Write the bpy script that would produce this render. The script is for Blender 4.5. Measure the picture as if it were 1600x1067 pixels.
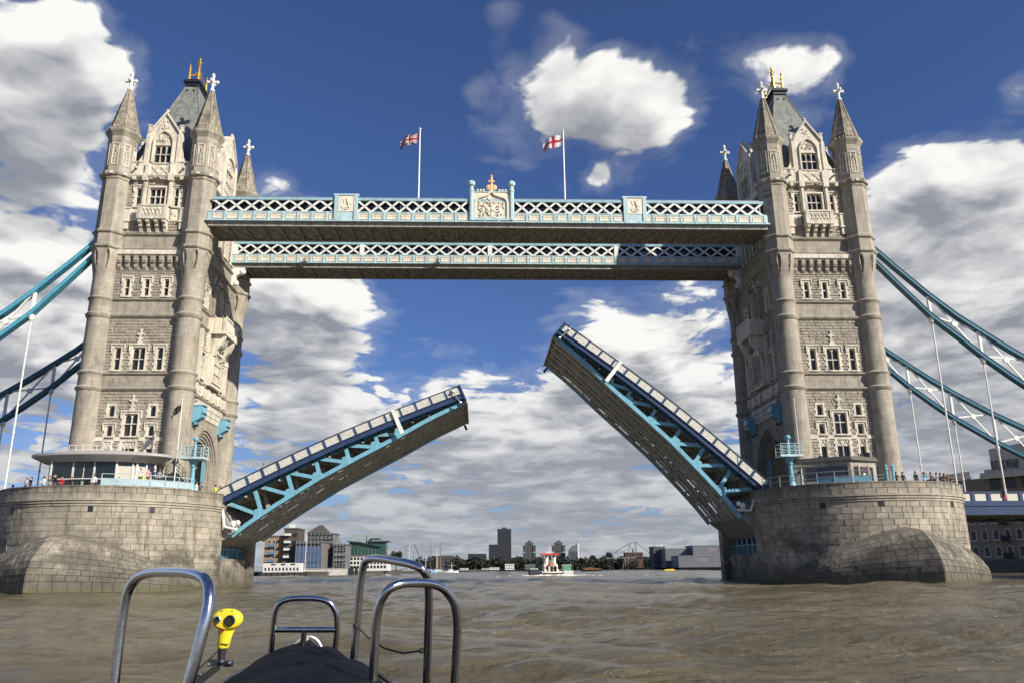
import bpy, bmesh, math, random
import numpy as np
from mathutils import Vector, Matrix

random.seed(7)
R = math.radians
for o in list(bpy.data.objects):
    bpy.data.objects.remove(o)
C = bpy.context.scene.collection
SC = bpy.context.scene

# ------------------------------------------------------------------ camera
CAM = Vector((-1.5566, -101.890, 1.832))
YAW, PIT, ROL, FPX = R(-2.4395), R(15.640), R(-0.5586), 1266.9
cy_, sy_ = math.cos(YAW), math.sin(YAW)
_r = Vector((cy_, sy_, 0)); _f = Vector((-sy_, cy_, 0)); _u = Vector((0, 0, 1))
_f2 = _f * math.cos(PIT) + _u * math.sin(PIT)
_u2 = _u * math.cos(PIT) - _f * math.sin(PIT)
_r3 = _r * math.cos(ROL) + _u2 * math.sin(ROL)
_u3 = _u2 * math.cos(ROL) - _r * math.sin(ROL)
cam = bpy.data.cameras.new('camera')
camo = bpy.data.objects.new('camera', cam); C.objects.link(camo)
M = Matrix((_r3, _u3, -_f2)).transposed().to_4x4(); M.translation = CAM
camo.matrix_world = M
cam.sensor_width = 36.0
cam.lens = 36.0 * FPX / 1600.0
cam.clip_start = 0.05; cam.clip_end = 9000
SC.camera = camo

def view_dir(px, py):
    """world direction seen at a point of the 1600x1067 photograph (used to aim clouds and survey positions)"""
    return (_r3 * ((px - 800) / FPX) + _u3 * (-(py - 533.5) / FPX) + _f2).normalized()
def survey(px, py, axis, val):
    d = view_dir(px, py); i = 'xyz'.index(axis); t = (val - CAM[i]) / d[i]
    return CAM + d * t

# ------------------------------------------------------------------ light
SUN_EL, SUN_AZ = R(30.5), R(129.0)       # azimuth clockwise from +Y
sdir = Vector((math.sin(SUN_AZ) * math.cos(SUN_EL), math.cos(SUN_AZ) * math.cos(SUN_EL), math.sin(SUN_EL)))
sun = bpy.data.lights.new('sun', 'SUN'); sun.energy = 5.0; sun.angle = R(0.53); sun.color = (1.0, 0.93, 0.81)
suno = bpy.data.objects.new('sun', sun); C.objects.link(suno)
suno.rotation_euler = sdir.to_track_quat('Z', 'Y').to_euler()
SC.view_settings.view_transform = 'Standard'
SC.view_settings.look = 'None'
SC.view_settings.exposure = 0.40
SC.view_settings.gamma = 1.0
SC.view_settings.use_curve_mapping = False
SC.cycles.max_bounces = 5; SC.cycles.diffuse_bounces = 3; SC.cycles.glossy_bounces = 3

# ------------------------------------------------------------------ node helpers
class G:
    def __init__(s, nt): s.nt = nt; s.n = nt.nodes; s.l = nt.links
    def new(s, t, **k):
        n = s.n.new(t)
        for a, b in k.items(): setattr(n, a, b)
        return n
    def put(s, sock, v):
        if v is None: return
        if hasattr(v, 'is_linked') or isinstance(v, bpy.types.NodeSocket): s.l.new(v, sock)
        else:
            try: sock.default_value = v
            except Exception:
                sock.default_value = (v, v, v) if not isinstance(v, (tuple, list)) else (*v, 1)
    def m(s, op, a, b=None, c=None, clamp=False):
        n = s.new('ShaderNodeMath', operation=op); n.use_clamp = clamp
        for i, v in enumerate((a, b, c)): s.put(n.inputs[i], v)
        return n.outputs[0]
    def vm(s, op, a, b=None, scale=None):
        n = s.new('ShaderNodeVectorMath', operation=op)
        s.put(n.inputs[0], a); s.put(n.inputs[1], b)
        if scale is not None: s.put(n.inputs[3], scale)
        return n.outputs['Value'] if op in ('DISTANCE', 'LENGTH', 'DOT_PRODUCT') else n.outputs[0]
    def noise(s, vec, scale, detail=4, rough=.55, dist=0., lac=2.0, out=0):
        n = s.new('ShaderNodeTexNoise')
        s.put(n.inputs['Vector'], vec); s.put(n.inputs['Scale'], scale); n.inputs['Detail'].default_value = detail
        n.inputs['Roughness'].default_value = rough; n.inputs['Distortion'].default_value = dist
        n.inputs['Lacunarity'].default_value = lac
        return n.outputs[out]
    def mix(s, f, a, b, mode='MIX'):
        n = s.new('ShaderNodeMix', data_type='RGBA', blend_type=mode)
        s.put(n.inputs[0], f); s.put(n.inputs[6], a); s.put(n.inputs[7], b)
        return n.outputs[2]
    def ss(s, v, a, b, lo=0., hi=1.):
        n = s.new('ShaderNodeMapRange', interpolation_type='SMOOTHSTEP')
        s.put(n.inputs[0], v); n.inputs[1].default_value = a; n.inputs[2].default_value = b
        n.inputs[3].default_value = lo; n.inputs[4].default_value = hi
        return n.outputs[0]
    def sep(s, v): return s.new('ShaderNodeSeparateXYZ'), s.l
    def xyz(s, v):
        n = s.new('ShaderNodeSeparateXYZ'); s.put(n.inputs[0], v); return n.outputs
    def comb(s, x, y, z):
        n = s.new('ShaderNodeCombineXYZ')
        for i, v in enumerate((x, y, z)): s.put(n.inputs[i], v)
        return n.outputs[0]

def col4(c): return (c[0], c[1], c[2], 1.0)

# ------------------------------------------------------------------ world: clear-sky model with cumulus
W = bpy.data.worlds.new('World'); SC.world = W; W.use_nodes = True
g = G(W.node_tree); g.n.clear()
sky = g.new('ShaderNodeTexSky', sky_type='NISHITA')
sky.sun_disc = False; sky.sun_elevation = SUN_EL; sky.sun_rotation = SUN_AZ
sky.altitude = 0; sky.air_density = 1.0; sky.dust_density = 0.35; sky.ozone_density = 3.0
tc = g.new('ShaderNodeTexCoord')
dirv = g.vm('NORMALIZE', tc.outputs['Generated'])
#        px    py   radius amp   (positive: a cloud stands here, negative: open blue)
PUFFS = [(85, 120, 105, .95), (150, 75, 55, .55), (40, 260, 130, .9), (130, 210, 80, .35), (30, 420, 130, .8), (60, 600, 170, .6), (240, 170, 40, .3),
         (440, 300, 55, 1.1), (470, 490, 95, 1.0), (400, 400, 60, .5), (500, 560, 90, .55), (430, 640, 100, .5), (600, 690, 100, .3),
         (925, 115, 92, 1.15), (845, 190, 95, 1.1), (1000, 200, 105, 1.15), (1060, 140, 52, .9), (740, 160, 30, .8), (785, 12, 36, .8), (870, 12, 26, .35), (930, 278, 22, 1.0), (905, 243, 30, -.5),
         (1165, 75, 60, 1.1), (1285, 85, 48, 1.05), (1230, 150, 55, .95), (1595, 130, 30, .8),
         (1440, 310, 105, 1.0), (1560, 280, 95, 1.0), (1500, 410, 140, .9), (1400, 420, 90, .6), (1450, 560, 170, .6), (1560, 650, 120, .5),
         (1000, 560, 110, .8), (920, 640, 110, .7), (1080, 640, 120, .6), (930, 455, 70, .3), (1060, 455, 60, .3), (740, 650, 90, .5), (820, 730, 150, .4), (600, 760, 150, .35), (1000, 760, 150, .35),
         (600, 110, 190, -.85), (620, 280, 120, -.6), (1110, 290, 70, -.4), (690, 500, 100, -.75), (620, 590, 60, -.6), (800, 480, 90, -.6), (1230, 20, 60, -.3), (1450, 90, 130, -.75), (1520, 20, 140, -.7), (330, 30, 130, -.6), (1330, 220, 50, -.5), (980, 20, 90, -.5), (850, 310, 60, -.4), (1140, 350, 60, -.3), (800, 545, 40, -.3)]
def cloud_density(dv, fine=True):
    o = g.xyz(dv)
    zz = g.m('ADD', g.m('MAXIMUM', o[2], 0.0), 0.13)
    p = g.comb(g.m('DIVIDE', o[0], zz), g.m('DIVIDE', o[1], zz), 0.0)
    wob = g.new('ShaderNodeTexNoise'); g.put(wob.inputs['Vector'], p); wob.noise_dimensions = '2D'; wob.inputs['Scale'].default_value = 3.; wob.inputs['Detail'].default_value = 3
    p = g.vm('ADD', p, g.vm('SCALE', g.vm('SUBTRACT', wob.outputs['Color'], (.5, .5, .5)), scale=.22))
    n1 = g.noise(p, 1.7, 8 if fine else 5, .52); n1.node.noise_dimensions = '2D'
    vo = g.new('ShaderNodeTexVoronoi'); vo.feature = 'SMOOTH_F1'; vo.voronoi_dimensions = '2D'; vo.inputs['Scale'].default_value = 4.6; vo.inputs['Smoothness'].default_value = .18
    vo.normalize = False; vo.inputs['Detail'].default_value = 3.5 if fine else 1.5; vo.inputs['Roughness'].default_value = .55
    g.put(vo.inputs['Vector'], p)
    d = g.m('MULTIPLY', g.m('SUBTRACT', n1, .5), 2.5)
    d = g.m('ADD', d, g.m('MULTIPLY', g.m('SUBTRACT', .55, vo.outputs['Distance']), .85))
    # outside the aimed clouds the same broken cover goes on: more of it low down, seen edge-on
    if fine:
        n3 = g.noise(p, 9.0, 6, .64); n3.node.noise_dimensions = '2D'
        d = g.m('ADD', d, g.m('MULTIPLY', g.m('SUBTRACT', n3, .5), .85))
    nz = d
    d = g.m('ADD', d, g.m('ADD', g.ss(o[2], .03, .24, .50, .0), g.ss(o[2], .20, .48, .02, -.42)))
    for px, py, r, a in PUFFS:
        v = view_dir(px, py)
        q = g.m('DIVIDE', g.vm('DISTANCE', dv, tuple(v)), r / FPX)
        e = g.m('POWER', 2.718, g.m('MULTIPLY', g.m('MULTIPLY', q, q), -1.0))
        d = g.m('MULTIPLY_ADD', e, a, d)
    return d, nz
den, nz = cloud_density(dirv)
den2, nz2 = cloud_density(g.vm('NORMALIZE', g.vm('ADD', dirv, tuple(Vector((.018, -.008, .042))))), False)
mask = g.m('ADD', g.ss(den, .0, .34), g.ss(den, -.60, .0, .0, .12), clamp=True)
oz = g.xyz(dirv)[2]
# lit by how much cloud lies towards the sun from here: crowns bright, bases grey, hollows between the billows darker
rel = g.m('SUBTRACT', nz2, nz)
body = g.ss(den2, .10, 1.0)
shade = g.m('ADD', g.m('MULTIPLY', body, .56), g.m('MULTIPLY', rel, .48))
shade = g.m('ADD', shade, g.m('MULTIPLY', g.m('SUBTRACT', .35, nz), .16), clamp=True)
ccol = g.mix(shade, col4((8.9, 8.8, 8.5)), col4((2.6, 2.75, 3.15)))
thin = g.ss(oz, .02, .27, .74, 0)            # far clouds near the horizon lose contrast
ccol = g.mix(thin, ccol, col4((3.15, 3.35, 3.8)))
skyc = g.mix(1.0, sky.outputs[0], col4((.50, .60, .88)), 'MULTIPLY')
mask = g.m('MULTIPLY', mask, g.ss(oz, -.02, .004))
final = g.mix(g.m('MULTIPLY', mask, .97), skyc, ccol)
bg = g.new('ShaderNodeBackground'); bg.inputs[1].default_value = 0.085
g.l.new(final, bg.inputs[0])
wo = g.new('ShaderNodeOutputWorld'); g.l.new(bg.outputs[0], wo.inputs[0])
W.cycles.sampling_method = 'MANUAL'; W.cycles.sample_map_resolution = 512

# ------------------------------------------------------------------ mesh helpers
ORG = {}
class MB:
    """collects pieces; build() links them as ONE mesh object"""
    def __init__(s, xf=None): s.v = []; s.f = []; s.mi = []; s.xf = xf; s.cur = 0
    def add(s, vs, fs):
        b = len(s.v)
        s.v.extend([s.xf(p) for p in vs] if s.xf else [tuple(p) for p in vs])
        s.f.extend([tuple(i + b for i in f) for f in fs]); s.mi.extend([s.cur] * len(fs))
    def hexa(s, p):      # 8 points: bottom ring 0-3, top ring 4-7
        s.add(p, [(0, 3, 2, 1), (4, 5, 6, 7), (0, 1, 5, 4), (1, 2, 6, 5), (2, 3, 7, 6), (3, 0, 4, 7)])
    def box(s, x0, x1, y0, y1, z0, z1):
        s.hexa([(x0, y0, z0), (x1, y0, z0), (x1, y1, z0), (x0, y1, z0), (x0, y0, z1), (x1, y0, z1), (x1, y1, z1), (x0, y1, z1)])
    def fbox(s, F, u0, u1, w0, w1, d0, d1):
        s.hexa([F(u0, w0, d0), F(u1, w0, d0), F(u1, w0, d1), F(u0, w0, d1), F(u0, w1, d0), F(u1, w1, d0), F(u1, w1, d1), F(u0, w1, d1)])
    def cham(s, F, u0, u1, w0, w1, d0, d1, c=.03):   # block whose face is chamfered
        a = [(u0, w0), (u1, w0), (u1, w1), (u0, w1)]; e = [(u0 + c, w0 + c), (u1 - c, w0 + c), (u1 - c, w1 - c), (u0 + c, w1 - c)]
        s.add([F(u, w, d0) for u, w in a] + [F(u, w, d1) for u, w in e], [(4, 5, 6, 7), (0, 1, 5, 4), (1, 2, 6, 5), (2, 3, 7, 6), (3, 0, 4, 7)])
    def fprism(s, F, poly, d0, d1):
        n = len(poly)
        s.add([F(u, w, d0) for u, w in poly] + [F(u, w, d1) for u, w in poly],
              [tuple(range(n - 1, -1, -1)), tuple(range(n, 2 * n))] + [(i, (i + 1) % n, n + (i + 1) % n, n + i) for i in range(n)])
    def strip(s, F, A, B, d0, d1):   # solid band between two equally long polylines
        n = len(A)
        vs = [F(u, w, d0) for u, w in A] + [F(u, w, d0) for u, w in B] + [F(u, w, d1) for u, w in A] + [F(u, w, d1) for u, w in B]
        fs = []
        for i in range(n - 1):
            j = i + 1
            fs += [(i, n + i, n + j, j), (2*n + i, 2*n + j, 3*n + j, 3*n + i), (i, j, 2*n + j, 2*n + i), (n + i, 3*n + i, 3*n + j, n + j)]
        fs += [(0, 2*n, 3*n, n), (n - 1, 2*n - 1, 4*n - 1, 3*n - 1)]
        s.add(vs, fs)
    def lathe(s, cx, cy, prof, n=16, ph=0., rf=None, cap=True):
        vs = []; m = len(prof)
        for k, (r, z) in enumerate(prof):
            for i in range(n):
                a = ph + 2 * math.pi * i / n
                rr = rf(r, z, a) if rf else r
                vs.append((cx + rr * math.cos(a), cy + rr * math.sin(a), z))
        fs = [(k*n + i, k*n + (i+1) % n, (k+1)*n + (i+1) % n, (k+1)*n + i) for k in range(m - 1) for i in range(n)]
        if cap: fs += [tuple(range(n - 1, -1, -1)), tuple(range((m-1)*n, m*n))]
        s.add(vs, fs)
    def tube(s, pts, r, n=8, cap=True):
        pts = [Vector(p) for p in pts]; m = len(pts); vs = []
        up = None
        for k in range(m):
            t = (pts[min(k+1, m-1)] - pts[max(k-1, 0)]).normalized()
            if up is None:
                up = Vector((0, 0, 1)) if abs(t.z) < .9 else Vector((1, 0, 0))
            up = (up - t * up.dot(t)).normalized(); sd = t.cross(up)
            rr = r[k] if isinstance(r, (list, tuple)) else r
            for i in range(n):
                a = 2 * math.pi * i / n
                vs.append(tuple(pts[k] + up * (rr * math.cos(a)) + sd * (rr * math.sin(a))))
        fs = [(k*n + i, k*n + (i+1) % n, (k+1)*n + (i+1) % n, (k+1)*n + i) for k in range(m - 1) for i in range(n)]
        if cap: fs += [tuple(range(n - 1, -1, -1)), tuple(range((m-1)*n, m*n))]
        s.add(vs, fs)
    def bar(s, a, b, w, h, up=(0, 0, 1)):   # straight beam, w sideways, h along up
        a = Vector(a); b = Vector(b); t = (b - a).normalized(); u = Vector(up)
        u = (u - t * u.dot(t))
        if u.length < 1e-4: u = Vector((0, 1, 0)); u = u - t * u.dot(t)
        u.normalize(); sd = t.cross(u)
        o = [(-w/2, -h/2), (w/2, -h/2), (w/2, h/2), (-w/2, h/2)]
        s.hexa([tuple(p + sd * i + u * j) for p in (a, b) for i, j in o])
    def ball(s, c, r, n=8, m=6):
        if not isinstance(r, (tuple, list)): r = (r, r, r)
        vs = [(c[0], c[1], c[2] - r[2])]
        for k in range(1, m):
            p = math.pi * k / m
            for i in range(n):
                a = 2 * math.pi * i / n
                vs.append((c[0] + r[0]*math.sin(p)*math.cos(a), c[1] + r[1]*math.sin(p)*math.sin(a), c[2] - r[2]*math.cos(p)))
        vs.append((c[0], c[1], c[2] + r[2])); L = len(vs) - 1
        fs = [(0, 1 + (i+1) % n, 1 + i) for i in range(n)] + [(L, 1 + (m-2)*n + i, 1 + (m-2)*n + (i+1) % n) for i in range(n)]
        fs += [(1 + k*n + i, 1 + k*n + (i+1) % n, 1 + (k+1)*n + (i+1) % n, 1 + (k+1)*n + i) for k in range(m-2) for i in range(n)]
        s.add(vs, fs)
    def build(s, name, mat, parent=None, smooth=False, origin=None, recalc=True, kind=None):
        V = np.array(s.v, float)
        if parent is not None: org = ORG[parent] if origin is None else Vector(origin)
        elif origin is not None: org = Vector(origin)
        else: org = Vector(((V[:, 0].min() + V[:, 0].max())/2, (V[:, 1].min() + V[:, 1].max())/2, V[:, 2].min()))
        me = bpy.data.meshes.new(name)
        me.from_pydata((V - np.array(org)).tolist(), [], s.f)
        if recalc:
            bm = bmesh.new(); bm.from_mesh(me); bmesh.ops.recalc_face_normals(bm, faces=bm.faces[:]); bm.to_mesh(me); bm.free()
        for m_ in (mat if isinstance(mat, (list, tuple)) else [mat]): me.materials.append(m_)
        if max(s.mi, default=0): me.polygons.foreach_set('material_index', s.mi)
        if smooth:
            me.polygons.foreach_set('use_smooth', [True] * len(me.polygons))
            me.set_sharp_from_angle(angle=R(38))
        o = bpy.data.objects.new(name, me); C.objects.link(o)
        if parent is not None: o.parent = parent; o.location = org - ORG[parent]
        else: o.location = org
        ORG[o] = org
        if kind: o['kind'] = kind
        return o

def thing(name, label, cat, loc, group=None):
    o = bpy.data.objects.new(name, None); C.objects.link(o); o.empty_display_size = .3
    o.location = loc; ORG[o] = Vector(loc); o['label'] = label; o['category'] = cat
    if group: o['group'] = group
    return o
def tag(o, label, cat, group=None):
    o['label'] = label; o['category'] = cat
    if group: o['group'] = group
    return o
def dup(o, parent, at):          # same mesh again as another part
    c = o.copy(); C.objects.link(c); c.parent = parent
    ORG[c] = Vector(at); c.location = Vector(at) - ORG[parent]
    for ch in list(o.children):
        d = ch.copy(); C.objects.link(d); d.parent = c; ORG[d] = ORG[c] + d.location
    return c
def copy_thing(root, loc, label, rz=None):
    c = root.copy(); C.objects.link(c); c.location = loc; c['label'] = label; ORG[c] = Vector(loc)
    if rz is not None: c.rotation_euler.z = rz
    for ch in list(root.children):
        d = ch.copy(); C.objects.link(d); d.parent = c
        for e in ch.children:
            h = e.copy(); C.objects.link(h); h.parent = d
    return c
XY = lambda u, w, d: (u, -d, w)      # plain frame: u along x, w up, d towards the viewer side (-y)
def lerp(a, b, t): return a + (b - a) * t

# ------------------------------------------------------------------ materials
def material(name, base, rough=.6, metal=0., var=.12, scale=3., bump=0., bscale=20., spec=.4, blocks=None, streak=0., island=0., fine=None, extra=None):
    m = bpy.data.materials.new(name); m.use_nodes = True
    q = G(m.node_tree); b = q.n['Principled BSDF']
    b.inputs['Roughness'].default_value = rough; b.inputs['Metallic'].default_value = metal
    b.inputs['Specular IOR Level'].default_value = spec
    geo = q.new('ShaderNodeNewGeometry'); pos = geo.outputs['Position']
    c = col4(base); hgt = None
    if var:
        n = q.noise(pos, scale, 5, .6)
        f = q.ss(n, .3, .7, 1 - var, 1 + var)
        c = q.mix(1.0, c, f, 'MULTIPLY')
    if blocks:
        bw, bh, mo, dv = blocks
        o = q.xyz(pos)
        br = q.new('ShaderNodeTexBrick'); br.offset = .5
        q.put(br.inputs['Vector'], q.comb(q.m('ADD', o[0], o[1]), o[2], 0.0))
        br.inputs['Scale'].default_value = 1.0; br.inputs['Brick Width'].default_value = bw; br.inputs['Row Height'].default_value = bh
        br.inputs['Mortar Size'].default_value = mo; br.inputs['Mortar Smooth'].default_value = .3; br.inputs['Bias'].default_value = 0.
        br.inputs['Color1'].default_value = (1 - dv, 1 - dv, 1 - dv, 1); br.inputs['Color2'].default_value = (1 + dv, 1 + dv, 1 + dv, 1)
        br.inputs['Mortar'].default_value = (.62, .60, .56, 1)
        c = q.mix(1.0, c, br.outputs[0], 'MULTIPLY'); hgt = q.m('SUBTRACT', 1.0, br.outputs['Fac'])
    if island:
        oi = q.new('ShaderNodeObjectInfo')
        rr = q.m('FRACT', q.m('ADD', q.m('MULTIPLY', geo.outputs['Random Per Island'], 7.3), oi.outputs['Random']))
        c = q.mix(1.0, c, q.m('MULTIPLY_ADD', rr, 2 * island, 1 - island), 'MULTIPLY')
    if streak:
        n = q.noise(q.vm('MULTIPLY', pos, (1.6, 1.6, .16)), 1.0, 6, .65)
        c = q.mix(1.0, c, q.ss(n, .36, .62, 1 - streak, 1.04), 'MULTIPLY')
    if extra: c = extra(q, c, pos)
    q.put(b.inputs['Base Color'], c)
    if bump:
        h = q.noise(pos, bscale, 5, .6)
        if hgt is not None: h = q.m('MULTIPLY_ADD', hgt, .8, h)
        bp = q.new('ShaderNodeBump'); bp.inputs['Strength'].default_value = bump; bp.inputs['Distance'].default_value = .05
        q.put(bp.inputs['Height'], h); q.put(b.inputs['Normal'], bp.outputs[0])
    return m

def soot(q, c, pos):      # old London soot kept in sheltered streaks
    n = q.noise(q.vm('MULTIPLY', pos, (.9, .9, .35)), 1.1, 7, .7)
    return q.mix(q.ss(n, .48, .70, 0, .5), c, col4((.10, .088, .07)))
def tidal(q, c, pos):     # tide line: weed and slime low on the piers, grimy patches above
    z = q.xyz(pos)[2]
    n = q.noise(q.vm('MULTIPLY', pos, (.5, .5, .8)), .55, 7, .68)
    n2 = q.noise(q.vm('MULTIPLY', pos, (1.2, 1.2, .12)), 1.0, 6, .7)
    c = q.mix(q.m('MULTIPLY', q.ss(n, .40, .62), q.ss(z, 2.6, 7.6, .92, .26)), c, col4((.085, .076, .058)))
    c = q.mix(q.ss(n2, .50, .68, 0, .62), c, col4((.09, .08, .062)))
    zl = q.m('ADD', z, q.m('MULTIPLY', q.m('SUBTRACT', n, .5), 1.6))
    c = q.mix(q.ss(zl, .7, 2.7, .6, 0), c, col4((.075, .07, .05)))
    c = q.mix(q.ss(zl, .15, .8, .8, 0), c, col4((.10, .095, .045)))
    c = q.mix(q.m('MULTIPLY', q.ss(z, 9.1, 10.2), q.ss(n2, .38, .60, .25, .75)), c, col4((.12, .105, .08)))
    return c
MT = {}
MT['stone'] = material('ashlar_stone', (.365, .325, .262), .8, var=.10, scale=.9, bump=.25, bscale=9, blocks=(1.1, .47, .012, .07), streak=.20, extra=soot)
MT['rock'] = material('rock_faced_stone', (.33, .293, .235), .85, var=.16, scale=2.5, bump=.9, bscale=6, streak=.12, island=.16)
MT['mortar'] = material('mortar_joint', (.29, .26, .21), .9, var=.1)
MT['cream'] = material('portland_stone', (.67, .61, .50), .75, var=.10, scale=2., bump=.25, bscale=12, streak=.16, extra=soot)
MT['spire'] = material('weathered_spire_stone', (.33, .29, .225), .85, var=.22, scale=1.6, bump=.5, bscale=8, blocks=(.62, .46, .03, .22), streak=.35, extra=soot)
MT['granite'] = material('pier_granite', (.36, .317, .25), .82, var=.16, scale=1.3, bump=.5, bscale=7, island=.13, extra=tidal)
MT['granite_stained'] = material('stained_granite', (.25, .222, .178), .8, var=.2, scale=1.1, bump=.5, bscale=7, island=.15, streak=.3, extra=tidal)
MT['granite_core'] = material('pier_joint', (.17, .15, .115), .9, var=.2, bump=.3, extra=tidal)
MT['granite_plain'] = material('pier_granite_coursed', (.35, .31, .245), .82, var=.14, scale=1.3, bump=.5, bscale=5, blocks=(1.25, .62, .014, .10), extra=tidal)
MT['moulding'] = material('pier_moulding', (.37, .33, .26), .8, var=.15, scale=1.1, bump=.4, bscale=8, extra=tidal)
MT['lead'] = material('lead_roof', (.21, .225, .20), .6, var=.2, scale=1.5, bump=.2, blocks=(.7, 1.8, .02, .08), streak=.25)
MT['roofcap'] = material('black_iron', (.02, .022, .028), .5, var=.1)
MT['gold'] = material('gilding', (.86, .56, .13), .32, metal=.85, var=.1)
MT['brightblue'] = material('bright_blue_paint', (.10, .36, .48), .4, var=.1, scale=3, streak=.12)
MT['skyblue'] = material('sky_blue_paint', (.30, .47, .53), .45, var=.1, scale=4, streak=.15)
MT['ltblue'] = material('light_blue_paint', (.175, .41, .52), .42, var=.10, scale=4, streak=.14)
MT['paleblue'] = material('pale_blue_paint', (.44, .59, .61), .45, var=.10, scale=4, streak=.15)
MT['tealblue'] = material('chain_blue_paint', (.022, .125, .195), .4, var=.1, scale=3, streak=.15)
MT['navy'] = material('navy_paint', (.032, .056, .125), .4, var=.12, scale=4, streak=.15)
MT['white'] = material('white_paint', (.76, .75, .70), .45, var=.05, scale=4, streak=.10)
MT['creampaint'] = material('cream_paint', (.74, .68, .55), .5, var=.06, scale=5, streak=.10)
MT['peach'] = material('ochre_paint', (.72, .45, .20), .5, var=.08, scale=5)
MT['soffit'] = material('grimy_soffit_steel', (.34, .325, .295), .75, var=.22, scale=1.8, bump=.2, streak=.2)
MT['bronze'] = material('girder_grey_paint', (.42, .40, .35), .6, var=.2, scale=1.5, streak=.25)
MT['dark'] = material('dark_iron', (.02, .022, .024), .55, var=.15)
MT['glass'] = material('leaded_glass', (.018, .021, .026), .12, var=.3, scale=2, spec=.6)
MT['pane'] = material('tinted_glass', (.012, .018, .022), .06, var=.2, spec=.7)
MT['asphalt'] = material('asphalt', (.05, .05, .05), .9, var=.2)
MT['paving'] = material('paving', (.20, .185, .16), .85, var=.2)
MT['galv'] = material('galvanised_rail', (.42, .45, .46), .4, metal=.6, var=.1)
MT['steel'] = material('polished_stainless', (.66, .64, .61), .16, metal=1., var=.12, scale=40, bump=.04, bscale=120)
def flat(name, c, rough=.6, **k):
    if name not in MT: MT[name] = material(name, c, rough, **{**dict(var=.08), **k})
    return MT[name]
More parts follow.
